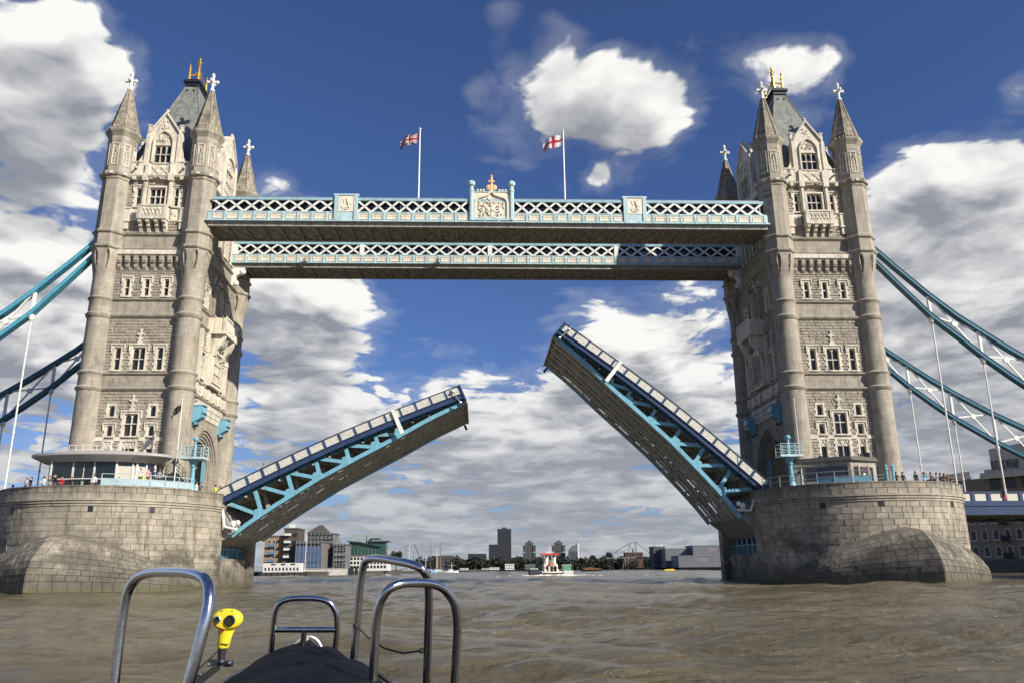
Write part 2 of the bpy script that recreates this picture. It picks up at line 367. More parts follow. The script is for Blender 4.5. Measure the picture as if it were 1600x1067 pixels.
# ================================================================== RIVER
def river():
    def axis(lo, mid0, mid1, hi, step, grow):
        a = list(np.arange(mid0, mid1, step)); s = step; x = a[-1]
        while x < hi: s *= grow; x += s; a.append(x)
        s = step; x = a[0]; b = []
        while x > lo: s *= grow; x -= s; b.append(x)
        return np.array(b[::-1] + a)
    xs = axis(-3000, -26, 26, 3000, .19, 1.030)
    ys = axis(-420, -99.5, -78, 4200, .16, 1.0145)
    X, Y = np.meshgrid(xs, ys)
    rng = np.random.RandomState(3)
    Z = np.zeros_like(X); DX = np.zeros_like(X); DY = np.zeros_like(X)
    dist = np.hypot(X - CAM.x, Y - CAM.y)
    for i in range(46):
        L = .7 * 1.095 ** i * rng.uniform(.9, 1.1)       # wavelengths 0.7 .. 45 m
        a = rng.normal(R(65), R(38)); k = 2 * math.pi / L
        amp = .0155 * L ** .60 * rng.uniform(.6, 1.3) * (1.25 if L < 5 else (1.55 if L < 14 else .6))
        ph = rng.uniform(0, 6.28)
        # groups: chop comes in patches
        env = .55 + .45 * np.sin(X * rng.uniform(.02, .09) * 2.2 / L**.3 + Y * rng.uniform(-.06, .06) + rng.uniform(0, 6))
        th = k * (X * math.cos(a) + Y * math.sin(a)) + ph
        fade = np.clip(1.6 - dist / (55 * L), 0, 1) * env
        s_ = np.sin(th); c_ = np.cos(th)
        Z += amp * fade * s_
        DX += -.75 * amp * fade * c_ * math.cos(a); DY += -.75 * amp * fade * c_ * math.sin(a)
    # wake ridges left by the passing vessel, running across the gap between the piers
    for y0, h, wdt, sl in ((3.0, .30, 1.6, .02), (-6.0, .18, 1.8, -.03), (14, .22, 2.2, .05)):
        yy = Y - y0 - sl * X + 1.2 * np.sin(X * .23 + y0)
        Z += h * np.exp(-(yy / wdt) ** 2) * (.75 + .25 * np.sin(X * .9 + y0)) * np.exp(-(X / 34.) ** 4)
    X = X + DX; Y = Y + DY
    nx, ny = len(xs), len(ys)
    V = np.stack([X.ravel(), Y.ravel(), Z.ravel()], 1)
    idx = np.arange(nx * ny).reshape(ny, nx)
    F = np.stack([idx[:-1, :-1].ravel(), idx[:-1, 1:].ravel(), idx[1:, 1:].ravel(), idx[1:, :-1].ravel()], 1)
    me = bpy.data.meshes.new('river_water')
    me.vertices.add(len(V)); me.vertices.foreach_set('co', V.ravel())
    me.loops.add(F.size); me.loops.foreach_set('vertex_index', F.ravel())
    me.polygons.add(len(F)); me.polygons.foreach_set('loop_start', np.arange(0, F.size, 4)); me.polygons.foreach_set('loop_total', np.full(len(F), 4))
    me.polygons.foreach_set('use_smooth', np.ones(len(F), bool))
    me.update(calc_edges=True)
    m = bpy.data.materials.new('muddy_river'); m.use_nodes = True
    q = G(m.node_tree); b = q.n['Principled BSDF']
    pos = q.new('ShaderNodeNewGeometry').outputs['Position']
    big = q.noise(q.vm('MULTIPLY', pos, (.05, .09, 0)), 1., 4, .5)
    c = q.mix(q.ss(big, .38, .62), col4((.115, .095, .052)), col4((.165, .142, .090)))
    # thin foam flecks where the chop breaks
    fo = q.noise(q.vm('MULTIPLY', pos, (.9, 2.6, 0)), 1., 9, .72, .6)
    pa = q.noise(q.vm('MULTIPLY', pos, (.06, .10, 0)), 1., 3, .5)
    fm = q.m('MULTIPLY', q.ss(fo, .66, .74), q.ss(pa, .45, .62))
    c = q.mix(q.m('MULTIPLY', fm, .35), c, col4((.46, .42, .34)))
    q.put(b.inputs['Base Color'], c)
    b.inputs['Roughness'].default_value = .09; b.inputs['IOR'].default_value = 1.33
    n1 = q.noise(q.vm('MULTIPLY', pos, (1.7, 2.9, 1)), 1., 9, .68, .5)
    n2 = q.noise(q.vm('MULTIPLY', pos, (.35, .7, 1)), 1., 5, .6, .4)
    n3 = q.noise(q.vm('MULTIPLY', pos, (.06, .16, 1)), 1., 5, .6, .4)
    h = q.m('ADD', q.m('MULTIPLY', n1, .20), q.m('ADD', q.m('MULTIPLY', n2, .42), q.m('MULTIPLY', n3, .8)))
    bp = q.new('ShaderNodeBump'); bp.inputs['Strength'].default_value = .9; bp.inputs['Distance'].default_value = 1.
    q.put(bp.inputs['Height'], h); q.put(b.inputs['Normal'], bp.outputs[0])
    me.materials.append(m)
    o = bpy.data.objects.new('river_water', me); C.objects.link(o); o['kind'] = 'structure'
    o['label'] = 'choppy brown river filling the foreground'
    return o
river()
bed = MB(); bed.box(-4000, 4000, -600, 5000, -9, -7); o = bed.build('riverbed', flat('mud', (.07, .055, .035), .9)); o['kind'] = 'structure'

# ================================================================== PIERS
PR, PYC, POFF = 11.65, 6.6, 1.0     # (the pier reaches 1 m further towards its bank)
# end radius, centre of the rounded ends
def stone_patch(mb, p, nrm, j=.007, t=.05, c=.022):
    """one block: p = four corners (counter-clockwise), raised by t with a chamfered arris"""
    p = [Vector(a) for a in p]; cen = sum(p, Vector()) / 4
    def inset(d): return [a + (cen - a).normalized() * d * 1.41 for a in p]
    a = inset(j); e = inset(j + c); n = Vector(nrm).normalized()
    # stay square: shrink along both edges
    mb.add([tuple(v - n * .03) for v in a] + [tuple(v + n * t) for v in e],
           [(4, 5, 6, 7), (0, 1, 5, 4), (1, 2, 6, 5), (2, 3, 7, 6), (3, 0, 4, 7)])
FPROF = [(1.0, 1.3), (.985, 2.1), (.945, 2.7), (.87, 3.3), (.757, 3.95), (.66, 4.5), (.55, 4.95), (.43, 5.3), (.2, 5.52), (0., 5.6)]
def starling(phi, t):
    """skirt of the cutwater: phi from the nose (0) round to the flank, t from the waterline (0) to the top (1)"""
    a = abs(phi)
    rb = 17.9 / (math.cos(a) + .80 * math.sin(a))
    k = min(1, max(0, (a - R(36)) / R(30))); rb = PR + (rb - PR) * (1 - k * k * (3 - 2 * k))
    H = .45 + 5.15 * max(0, .65 * (1 - (a / R(67)) ** 1.6) + .35 * (1 - a / R(67)))
    if t <= .16: return rb, lerp(-1.2, .2 + .18 * (H - .2), t / .16)
    tt = (t - .16) / .84
    z01 = [(z - 1.3) / 4.3 for _, z in FPROF]
    f = float(np.interp(tt, z01, [q for q, _ in FPROF]))
    z0 = .2 + .18 * (H - .2)
    return PR - .06 + (rb - PR + .06) * f, lerp(z0, H, tt)
def pier(cx, s, label):
    xf = lambda p: (cx + s * (p[0] - POFF), p[1], p[2])
    root = thing('bridge_pier', label, 'bridge pier', (cx, 0, 0), 'granite piers standing in the river')
    core = MB(xf)
    arc = lambda r, sg, n=40: [(r * math.sin(a), sg * (PYC + r * math.cos(a))) for a in np.linspace(-math.pi/2, math.pi/2, n)]
    def extr(mb, pts, z0, z1):
        n = len(pts); mb.add([(x, y, z0) for x, y in pts] + [(x, y, z1) for x, y in pts],
               [tuple(range(n)), tuple(range(n, 2*n))] + [(i, (i+1) % n, n + (i+1) % n, n + i) for i in range(n)])
    extr(core, arc(PR, -1), -5, 9.3)
    core.build('wall_core', MT['granite_core'], root, smooth=True)
    rear = MB(xf)
    extr(rear, arc(PR, 1), -5, 10.25)
    rear.box(-PR + .02, -.2, -PYC + .01, PYC - .01, -5, 10.2)
    rear.box(-.2, PR - .75, -PYC + .01, PYC - .01, -5, 3.3)
    rear.build('rear_wall', MT['granite_plain'], root, smooth=True)
    dk = MB(xf); dk.box(-.2, 10.3, -PYC + .01, PYC - .01, 8.5, 9.25); dk.build('chamber_roof', MT['soffit'], root)
    pv = MB(xf); extr(pv, arc(PR - .5, -1), 9.302, 9.54); pv.build('paved_top', MT['paving'], root)
    # columns and grating inside the bascule chamber
    for k in range(6):
        y = -5.2 + k * 2.0
        c = MB(xf); c.box(10.1, 10.35, y - .13, y + .13, 3.3, 8.5); c.box(9.95, 10.5, y - .28, y + .28, 6.2, 6.5)
        c.build('chamber_column', MT['ltblue'], root)
    c = MB(xf)
    for k in range(28):
        y = -6.2 + k * .46; c.box(10.55, 10.6, y - .02, y + .02, 3.3, 4.4)
    c.box(10.53, 10.62, -6.5, 6.5, 4.36, 4.44); c.build('chamber_railing', MT['ltblue'], root)
    # string mouldings under the parapet
    for z0, z1, e in ((8.30, 8.50, .13), (8.56, 8.76, .22), (8.82, 9.02, .31)):
        m = MB(xf); A = arc(PR + e, -1); B = arc(PR - .2, -1)
        n = len(A)
        for i in range(n - 1):
            m.hexa([(*A[i], z0), (*A[i+1], z0), (*B[i+1], z0), (*B[i], z0), (*A[i], z1), (*A[i+1], z1), (*B[i+1], z1), (*B[i], z1)])
        m.build('string_course', MT['moulding'], root, smooth=True)
    # putlog holes
    for a in (-62, -34, 10, 38):
        a = R(a); x, y = (PR + .075) * math.sin(a), -PYC - (PR + .075) * math.cos(a)
        m = MB(xf); t = Vector((math.cos(a), math.sin(a), 0)); nn = Vector((math.sin(a), -math.cos(a), 0)); p = Vector((x, y, 0))
        q = [p - t * .24, p + t * .24, p + t * .24 - nn * .12, p - t * .24 - nn * .12]
        m.hexa([(v.x, v.y, 7.72) for v in q] + [(v.x, v.y, 8.28) for v in q]); m.build('wall_hole', MT['dark'], root)
    # ---- every block of the weathered face
    rnd = random.Random(5 if s > 0 else 9)
    blocks = []
    def course(z0, z1, r, parapet=False):
        a = R(-90); first = True
        while a < R(90) - 1e-4:
            L = rnd.uniform(.95, 1.55) * (.6 if first and rnd.random() < .5 else 1); first = False
            b = min(R(90), a + L / r)
            if R(90) - b < .45 / r: b = R(90)
            mid = (a + b) / 2
            P = lambda an, z, rr=r: (rr * math.sin(an), -PYC - rr * math.cos(an), z)
            top = starling(mid, 1.0)[1]
            if parapet or z1 > top - .05:
                blocks.append(([P(a, z0), P(b, z0), P(b, z1), P(a, z1)], (math.sin(mid), -math.cos(mid), 0), rnd.uniform(.035, .07), 0))
            a = b
    H = .622
    for k in range(15): course(-1.0 + k * H, -1.0 + (k + 1) * H - .0, PR)
    course(9.02, 9.62, PR + .10, True); course(9.62, 10.18, PR + .10, True)
    core2 = MB(xf)
    T = [0, .09, .16, .27, .38, .49, .60, .71, .82, .91, 1.0]
    for ti in range(len(T) - 1):
        for sg in (-1, 1):
            a = 0.
            off = rnd.uniform(.3, 1)
            while a < R(66):
                r0, _ = starling(a, (T[ti] + T[ti+1]) / 2)
                L = rnd.uniform(1.0, 1.7) * (off if a == 0 else 1); b = a + L / (r0 * 1.25)
                if b > R(63): b = R(66.5)
                def P(an, t, dr=0):
                    r, z = starling(an, t); return Vector((sg * (r + dr) * math.sin(an), -PYC - (r + dr) * math.cos(an), z))
                q = [P(a, T[ti]), P(b, T[ti]), P(b, T[ti+1]), P(a, T[ti+1])]
                if sg < 0: q = [q[1], q[0], q[3], q[2]]
                nr = (q[1] - q[0]).cross(q[3] - q[0])
                if nr.length > 1e-6 and (q[3] - q[0]).length > .05: blocks.append((q, nr, rnd.uniform(.03, .06), 1))
                a = b
    n, mm = 36, 22
    for sg in (-1, 1):
        g0 = []
        for i in range(n + 1):
            for j in range(mm + 1):
                r, z = starling(R(67) * i / n, j / mm); r -= .035
                g0.append((sg * r * math.sin(R(67) * i / n), -PYC - r * math.cos(R(67) * i / n), z))
        core2.add(g0, [(i*(mm+1) + j, (i+1)*(mm+1) + j, (i+1)*(mm+1) + j + 1, i*(mm+1) + j + 1) for i in range(n) for j in range(mm)])
    core2.build('cutwater', MT['granite_core'], root, smooth=True, recalc=False)
    def size(b):
        c = sum((Vector(p) for p in b[0]), Vector()) / 4; w = Vector(xf(c)); n_ = Vector((s * b[1][0], b[1][1], b[1][2])).normalized()
        d = CAM - w
        return -max(0, n_.dot(d.normalized())) / d.length * ((Vector(b[0][1]) - Vector(b[0][0])).length) * (1 if w.z > .1 else .01)
    blocks.sort(key=size)
    rest = MB(xf)
    for i, (p, nr, t, wet) in enumerate(blocks):
        if i < 298:
            b = MB(xf); stone_patch(b, p, nr, t=t); cpt = sum((Vector(v) for v in p), Vector()) / 4
            b.build('stone', MT['granite_stained' if wet else 'granite'], root, origin=xf(cpt))
        else: rest.cur = wet; stone_patch(rest, p, nr, t=t)
    rest.build('stones', [MT['granite'], MT['granite_stained']], root, kind='stuff')
    # coping
    cp = MB(xf); A = arc(PR + .20, -1); B = arc(PR - .35, -1)
    for i in range(len(A) - 1):
        cp.hexa([(*A[i], 10.18), (*A[i+1], 10.18), (*B[i+1], 10.18), (*B[i], 10.18), (*A[i], 10.30), (*A[i+1], 10.30), (*B[i+1], 10.30), (*B[i], 10.30)])
    cp.build('coping', MT['moulding'], root)
    pw = MB(xf); A = arc(PR + .06, -1); B = arc(PR - .30, -1)
    for i in range(len(A) - 1):
        pw.hexa([(*A[i], 9.0), (*A[i+1], 9.0), (*B[i+1], 9.0), (*B[i], 9.0), (*A[i], 10.179), (*A[i+1], 10.179), (*B[i+1], 10.179), (*B[i], 10.179)])
    pw.build('parapet', MT['granite_core'], root)
    return root
pier(-41.15, 1, 'rounded granite pier carrying the tower with the glass pavilion')
pier(41.15, -1, 'rounded granite pier, half in shade, carrying the tower with the small flat-roofed cabin')
# ================================================================== TOWERS
def arch_pts(hw, spring, apex, n=9, round_=False):
    """pointed two-centred arch from (-hw, spring) over (0, apex) to (hw, spring)"""
    rise = apex - spring
    c = (rise * rise - hw * hw) / (2 * hw)          # centre offset beyond the axis
    rad = hw + c
    a1 = math.atan2(rise, c) if c > -hw else math.pi / 2
    right = [(-c + rad * math.cos(a1 * i / n), spring + rad * math.sin(a1 * i / n)) for i in range(n + 1)]
    right[-1] = (0, apex)
    return [(-u, w) for u, w in right] + right[::-1][1:]
def carve(mb, F, u0, u1, w0, w1, n, d=.0, sz=.13, seed=1):
    """carved foliage and tracery: knobs and curled bars in relief"""
    r = random.Random(seed)
    for i in range(n):
        u = r.uniform(u0, u1); w = r.uniform(w0, w1); s_ = sz * r.uniform(.6, 1.3)
        if r.random() < .5:
            c = F(u, w, d); mb.ball(c, s_ * .7, 6, 4)
        else:
            a = r.uniform(0, 3.1); du, dw = math.cos(a) * s_ * 1.2, math.sin(a) * s_ * 1.2
            pts = [F(u - du, w - dw, d), F(u - dw * .4, w + du * .4, d + s_ * .4), F(u + du, w + dw, d)]
            mb.tube(pts, s_ * .32, 5)
def blocks_zone(mb, F, u0, u1, w0, w1, holes, rnd, bl=.85, bh=.36):
    k = max(1, round((w1 - w0) / bh)); h = (w1 - w0) / k
    for i in range(k):
        a0, a1 = w0 + i * h, w0 + (i + 1) * h
        spans = [(u0, u1)]
        for hu0, hu1, hw0, hw1 in holes:
            if hw0 < a1 - .02 and hw1 > a0 + .02:
                ns = []
                for p, q in spans:
                    if hu1 <= p or hu0 >= q: ns.append((p, q)); continue
                    if hu0 > p: ns.append((p, hu0))
                    if hu1 < q: ns.append((hu1, q))
                spans = ns
        for p, q in spans:
            u = p
            while q - u > .02:
                L = rnd.uniform(.6, 1.3) * bl
                e = q if q - u < L * 1.35 else u + L
                d = rnd.uniform(.025, .085)
                j = .012
                mb.cham(F, u + j, e - j, a0 + j, a1 - j, -.05, d, min(.06, (e - u) * .2)); u = e
def backing(mb, F, u0, u1, w0, w1, holes, d0=-.45, d1=0.):
    us = sorted({u0, u1, *[x for h in holes for x in h[:2] if u0 < x < u1]}); ws = sorted({w0, w1, *[x for h in holes for x in h[2:] if w0 < x < w1]})
    for i in range(len(ws) - 1):
        run = None
        for k in range(len(us) - 1):
            cu, cw = (us[k] + us[k+1]) / 2, (ws[i] + ws[i+1]) / 2
            inside = any(h[0] < cu < h[1] and h[2] < cw < h[3] for h in holes)
            if not inside:
                run = (run[0] if run else us[k], us[k+1])
            if (inside or k == len(us) - 2) and run:
                mb.fbox(F, run[0], run[1], ws[i], ws[i+1], d0, d1); run = None
def window(F, xf, root, uc, w0, w1, gw, lights=1, transom=None, sur=.2, hood=True, arched=True, quoin=True, proud=.10, panel=None, nm='window'):
    """stone surround with mullions and cusped heads; the leaded pane is its sub-part"""
    m = MB(xf); h = gw / 2; d0, d1 = -.40, proud
    m.fbox(F, uc - h - sur, uc - h, w0 - .16, w1 + sur, d0, d1); m.fbox(F, uc + h, uc + h + sur, w0 - .16, w1 + sur, d0, d1)
    m.fbox(F, uc - h, uc + h, w1, w1 + sur, d0, d1); m.fbox(F, uc - h, uc + h, w0 - .16, w0, d0, d1 + .06)
    if quoin:
        k = 0; w = w0 - .1
        while w < w1 + sur - .3:
            if k % 2 == 0:
                for sg in (-1, 1):
                    a = uc + sg * (h + sur); m.fbox(F, min(a, a + sg * .16), max(a, a + sg * .16), w, w + .30, d0, d1 - .02)
            k += 1; w += .34
    if hood:
        m.fbox(F, uc - h - sur - .08, uc + h + sur + .08, w1 + sur, w1 + sur + .13, -.1, d1 + .12)
        for sg in (-1, 1):
            a = uc + sg * (h + sur + .08); b = a + sg * .11
            m.fbox(F, min(a, b), max(a, b), w1 - .35, w1 + sur + .13, -.1, d1 + .10); m.ball(F((a + b) / 2, w1 - .40, d1), .11, 6, 4)
    lw = gw / lights; bt = .07
    for i in range(1, lights): m.fbox(F, uc - h + i * lw - bt/2, uc - h + i * lw + bt/2, w0, w1, -.32, -.08)
    tr = transom if isinstance(transom, (list, tuple)) else ([transom] if transom else [])
    for t in tr: m.fbox(F, uc - h, uc + h, t - .05, t + .05, -.31, -.07)
    if arched:
        for i in range(lights):
            a, b = uc - h + i * lw + bt/2 * (i > 0), uc - h + (i + 1) * lw - bt/2 * (i < lights - 1); c = (a + b) / 2; hw = (b - a) / 2
            top = w1 + .0; A = arch_pts(hw, top - hw * 1.7, top - .04, 5)
            L = [(c + u, w) for u, w in A[:6]]; Rr = [(c + u, w) for u, w in A[5:]]
            m.fprism(F, [(a, top)] + L + [(c, top)], -.30, -.12); m.fprism(F, [(c, top)] + Rr + [(b, top)], -.30, -.12)
    if panel:
        m.fbox(F, uc - h, uc + h, panel[0], panel[1], -.30, -.02)
        for i in range(lights):
            c = uc - h + (i + .5) * lw
            m.tube([F(c - lw * .36, panel[0] + .1, 0), F(c, panel[1] - .12, .03), F(c + lw * .36, panel[0] + .1, 0)], .05, 5)
    o = m.build(nm, MT['cream'], root)
    p = MB(xf); p.fbox(F, uc - h, uc + h, w0, w1, -.36, -.33); p.build('pane', MT['glass'], o)
    return (uc - h - sur + .01, uc + h + sur - .01, w0 - .15, w1 + sur - .01)
def finial(F, xf, root, uc, w0, w1):
    m = MB(xf); h = w1 - w0
    m.fprism(F, [(uc - .42, w0), (uc + .42, w0), (uc + .12, w0 + h * .25), (uc, w0 + h * .38), (uc - .12, w0 + h * .25)], -.05, .2)
    m.fbox(F, uc - .11, uc + .11, w0 + h * .25, w0 + h * .85, -.05, .18)
    m.fbox(F, uc - .34, uc + .34, w0 + h * .58, w0 + h * .70, -.05, .2)
    for sg in (-1, 1): m.ball(F(uc + sg * .32, w0 + h * .64, .1), .15, 6, 5); m.ball(F(uc + sg * .2, w0 + h * .33, .1), .12, 6, 5)
    m.ball(F(uc, w0 + h * .9, .1), .17, 6, 5); m.build('finial', MT['cream'], root)
def gable(F, xf, root, hw, wb, ww0, ww1, wt, apex, lights, seed):
    """traceried dormer gable with pinnacles"""
    m = MB(xf); o = .15
    sh = wt - .9
    body = [(-hw, wb), (hw, wb), (hw, sh), (0, apex), (-hw, sh)]
    gw = hw * .66 * 2
    m.fprism(F, [(-hw, wb), (-gw/2, wb), (-gw/2, ww1 + .1), (0, ww1 + .1), (0, apex), (-hw, sh)], -1.6, .0)
    m.fprism(F, [(hw, wb), (hw, sh), (0, apex), (0, ww1 + .1), (gw/2, ww1 + .1), (gw/2, wb)], -1.6, .0)
    m.fbox(F, -gw/2, gw/2, wb, ww0 - .16, -1.6, .02)
    # raking coping
    for sg in (-1, 1):
        m.fprism(F, [(sg * (hw + .12), sh - .1), (sg * (hw + .12), sh + .22), (0, apex + .42), (0, apex + .02)], -1.65, .22)
        m.fbox(F, min(sg * hw, sg * (hw + .45)), max(sg * hw, sg * (hw + .45)), wb, sh - .5, -.9, .16)
        m.fprism(F, [(sg * (hw + .45), sh - .5), (sg * hw, sh - .5), (sg * (hw + .1), sh + .25), (sg * (hw + .3), sh + .25)], -.7, .12)
        m.fprism(F, [(sg * (hw + .45), wb), (sg * (hw + 1.25), wb), (sg * (hw + 1.1), wb + .9), (sg * (hw + .75), wb + 1.5), (sg * (hw + .55), wb + 3.0), (sg * (hw + .45), sh - 1.2)], -.6, -.05)
    # tympanum hood
    A = arch_pts(gw * .56, ww1 + .25, ww1 + 2.15, 7); B = arch_pts(gw * .56 - .16, ww1 + .25, ww1 + 1.93, 7)
    m.strip(F, A, B, -.05, .24); m.fbox(F, -gw * .56, -gw * .56 + .16, ww0, ww1 + .25, -.05, .22); m.fbox(F, gw * .56 - .16, gw * .56, ww0, ww1 + .25, -.05, .22)
    carve(m, F, -gw * .36, gw * .36, ww1 + .5, ww1 + 1.4, 26, .03, .15, seed); carve(m, F, -.5, .5, ww1 + 2.2, apex - .9, 12, .03, .15, seed + 1)
    m.ball(F(0, apex + .55, -.1), .22, 6, 5)
    m.build('gable', MT['cream'], root)
    window(F, xf, root, 0, ww0, ww1, gw - .24, lights, (ww0 + ww1) / 2, .12, False, True, False, .06)
    for sg in (-1, 1):
        p = MB(xf); u = sg * (hw + .27); p.fprism(F, [(u - .2, sh + .25), (u + .2, sh + .25), (u + .13, sh + 1.0), (u - .13, sh + 1.0)], -.5, -.1)
        p.fbox(F, u - .25, u + .25, sh + 1.0, sh + 1.14, -.55, -.05); p.build('pinnacle', MT['cream'], root)
def turret(xf, root, tx, ty, HX=5.18):
    T8 = math.pi / 8
    octa = lambda ap, a: ap / math.cos(((a - math.pi/2 + T8) % (2 * T8)) - T8)      # flat faces the river
    prof = [(1.62, 9.3), (1.62, 10.8), (1.50, 11.1), (1.46, 14), (1.42, 21.85), (1.50, 21.95), (1.62, 22.10), (1.66, 22.28), (1.58, 22.40), (1.45, 22.5), (1.43, 23.72),
            (1.47, 23.80), (1.58, 23.9), (1.62, 24.05), (1.5, 24.18), (1.40, 24.3), (1.36, 30.5), (1.44, 30.6), (1.56, 30.78), (1.60, 31.0), (1.5, 31.15), (1.38, 31.25),
            (1.36, 32.62), (1.40, 32.72), (1.53, 32.84), (1.57, 33.0), (1.46, 33.12), (1.36, 33.22), (1.34, 35.4)]
    m = MB(xf); m.lathe(tx, ty, prof, 40, 0)
    m.build('turret', MT['stone'], root, smooth=True)
    # broached transition from round to octagon with pointed recesses at the angles
    b = MB(xf)
    def rf(r, z, a):
        t = min(1, max(0, (z - 35.4) / 3.3)); t = t * t * (3 - 2 * t)
        base = lerp(1.34, octa(1.72, a), t)
        k = ((a - math.pi/2) % (2 * T8)) - T8                                    # angle from the arris
        wdt = max(0, min((z - 36.5) / 1.2, (38.9 - z) / .5, 1)) * .115
        g_ = .42 * max(0, 1 - (abs(k) / wdt) ** 2) if wdt > .01 else 0
        return base - g_
    b.lathe(tx, ty, [(1, z) for z in np.linspace(35.4, 39.05, 26)], 128, 0, rf); b.build('broach', MT['stone'], root, smooth=True)
    oc = [(1.72, 39.04), (1.80, 39.1), (1.92, 39.22), (1.95, 39.42), (1.84, 39.52), (1.70, 39.6), (1.68, 40.95), (1.74, 41.02), (1.88, 41.14), (1.90, 41.34), (1.78, 41.46), (1.64, 41.55), (1.58, 48.1),
          (1.70, 48.25), (1.72, 48.5), (1.92, 48.62), (2.0, 48.85), (2.0, 49.02), (1.75, 49.2), (1.60, 49.25), (1.56, 53.3), (1.60, 53.38), (1.60, 53.5), (1.57, 53.55), (1.58, 54.0), (1.74, 54.3), (1.90, 54.55), (1.97, 54.75), (1.97, 54.95), (1.70, 55.0)]
    o8 = MB(xf); o8.lathe(tx, ty, [(r / math.cos(T8), z) for r, z in oc], 8, T8)
    ob = o8.build('octagon_stage', MT['stone'], root)
    # relief panel and bosses on the faces that look out
    for k in range(8):
        a = k * 2 * T8; nx, ny = math.cos(a), math.sin(a)
        Ff = lambda u, w, d, nx=nx, ny=ny: (tx + nx * d - ny * u, ty + ny * d + nx * u, w)
        p = MB(xf)
        for sg in (-1, 1): p.fbox(Ff, sg * .36 - .045, sg * .36 + .045, 50.1, 52.9, 1.55, 1.66)
        p.fbox(Ff, -.4, .4, 52.86, 52.98, 1.55, 1.66); p.fbox(Ff, -.4, .4, 50.02, 50.14, 1.55, 1.66); p.fbox(Ff, -.04, .04, 50.1, 51.7, 1.55, 1.64)
        p.tube([Ff(-.33, 51.9, 1.6), Ff(-.1, 52.6, 1.64), Ff(.1, 51.8, 1.62), Ff(.33, 52.6, 1.6)], .07, 5); p.fbox(Ff, -.36, .36, 50.95, 51.05, 1.55, 1.64)
        carve(p, Ff, -.3, .3, 51.6, 52.7, 6, 1.58, .13, k); p.fbox(Ff, -.22, .22, 48.66, 48.95, 1.9, 2.06)
        p.build('relief_panel', MT['cream'], ob)
    sp = MB(xf); pr = []; N = 14
    for i in range(N):
        z0 = 54.95 + i * .46; z1 = z0 + .46
        r0 = lerp(1.72, .20, (i / N) ** .93); r1 = lerp(1.72, .20, ((i + 1) / N) ** .93)
        pr += [(r0 + .045, z0), (r1 + .045, z1 - .01)]
    sp.lathe(tx, ty, [(r / math.cos(T8), z) for r, z in pr], 8, T8)
    for k in range(8):
        a = T8 + k * 2 * T8
        pts = [(tx + math.cos(a) * (lerp(1.72, .2, t ** .93) / math.cos(T8) + .05), ty + math.sin(a) * (lerp(1.72, .2, t ** .93) / math.cos(T8) + .05), 54.95 + 6.44 * t) for t in np.linspace(0, 1, 6)]
        sp.tube(pts, .065, 5)
    for k in range(24):
        a = 2 * math.pi * k / 24; rr = octa(1.84, a); sp.ball((tx + rr * math.cos(a), ty + rr * math.sin(a), 55.07), .15, 6, 4)
    so = sp.build('spire', MT['spire'], root)
    c = MB(xf); c.lathe(tx, ty, [(.22, 61.3), (.34, 61.38), (.34, 61.55), (.20, 61.68), (.17, 62.2), (.2, 62.35), (.2, 63.2), (.13, 63.28), (.15, 63.45), (.25, 63.62), (.2, 63.8), (.06, 64.05)], 8, T8)
    for ax in (0, 1):
        for sg in (-1, 1):
            e = (tx + sg * .5 * (ax == 0), ty + sg * .5 * (ax == 1), 62.72)
            c.bar((tx, ty, 62.72), e, .26, .26); c.ball((e[0] + sg * .1 * (ax == 0), e[1] + sg * .1 * (ax == 1), 62.72), (.22, .22, .24), 6, 5)
    c.build('stone_cross', MT['white'], so)
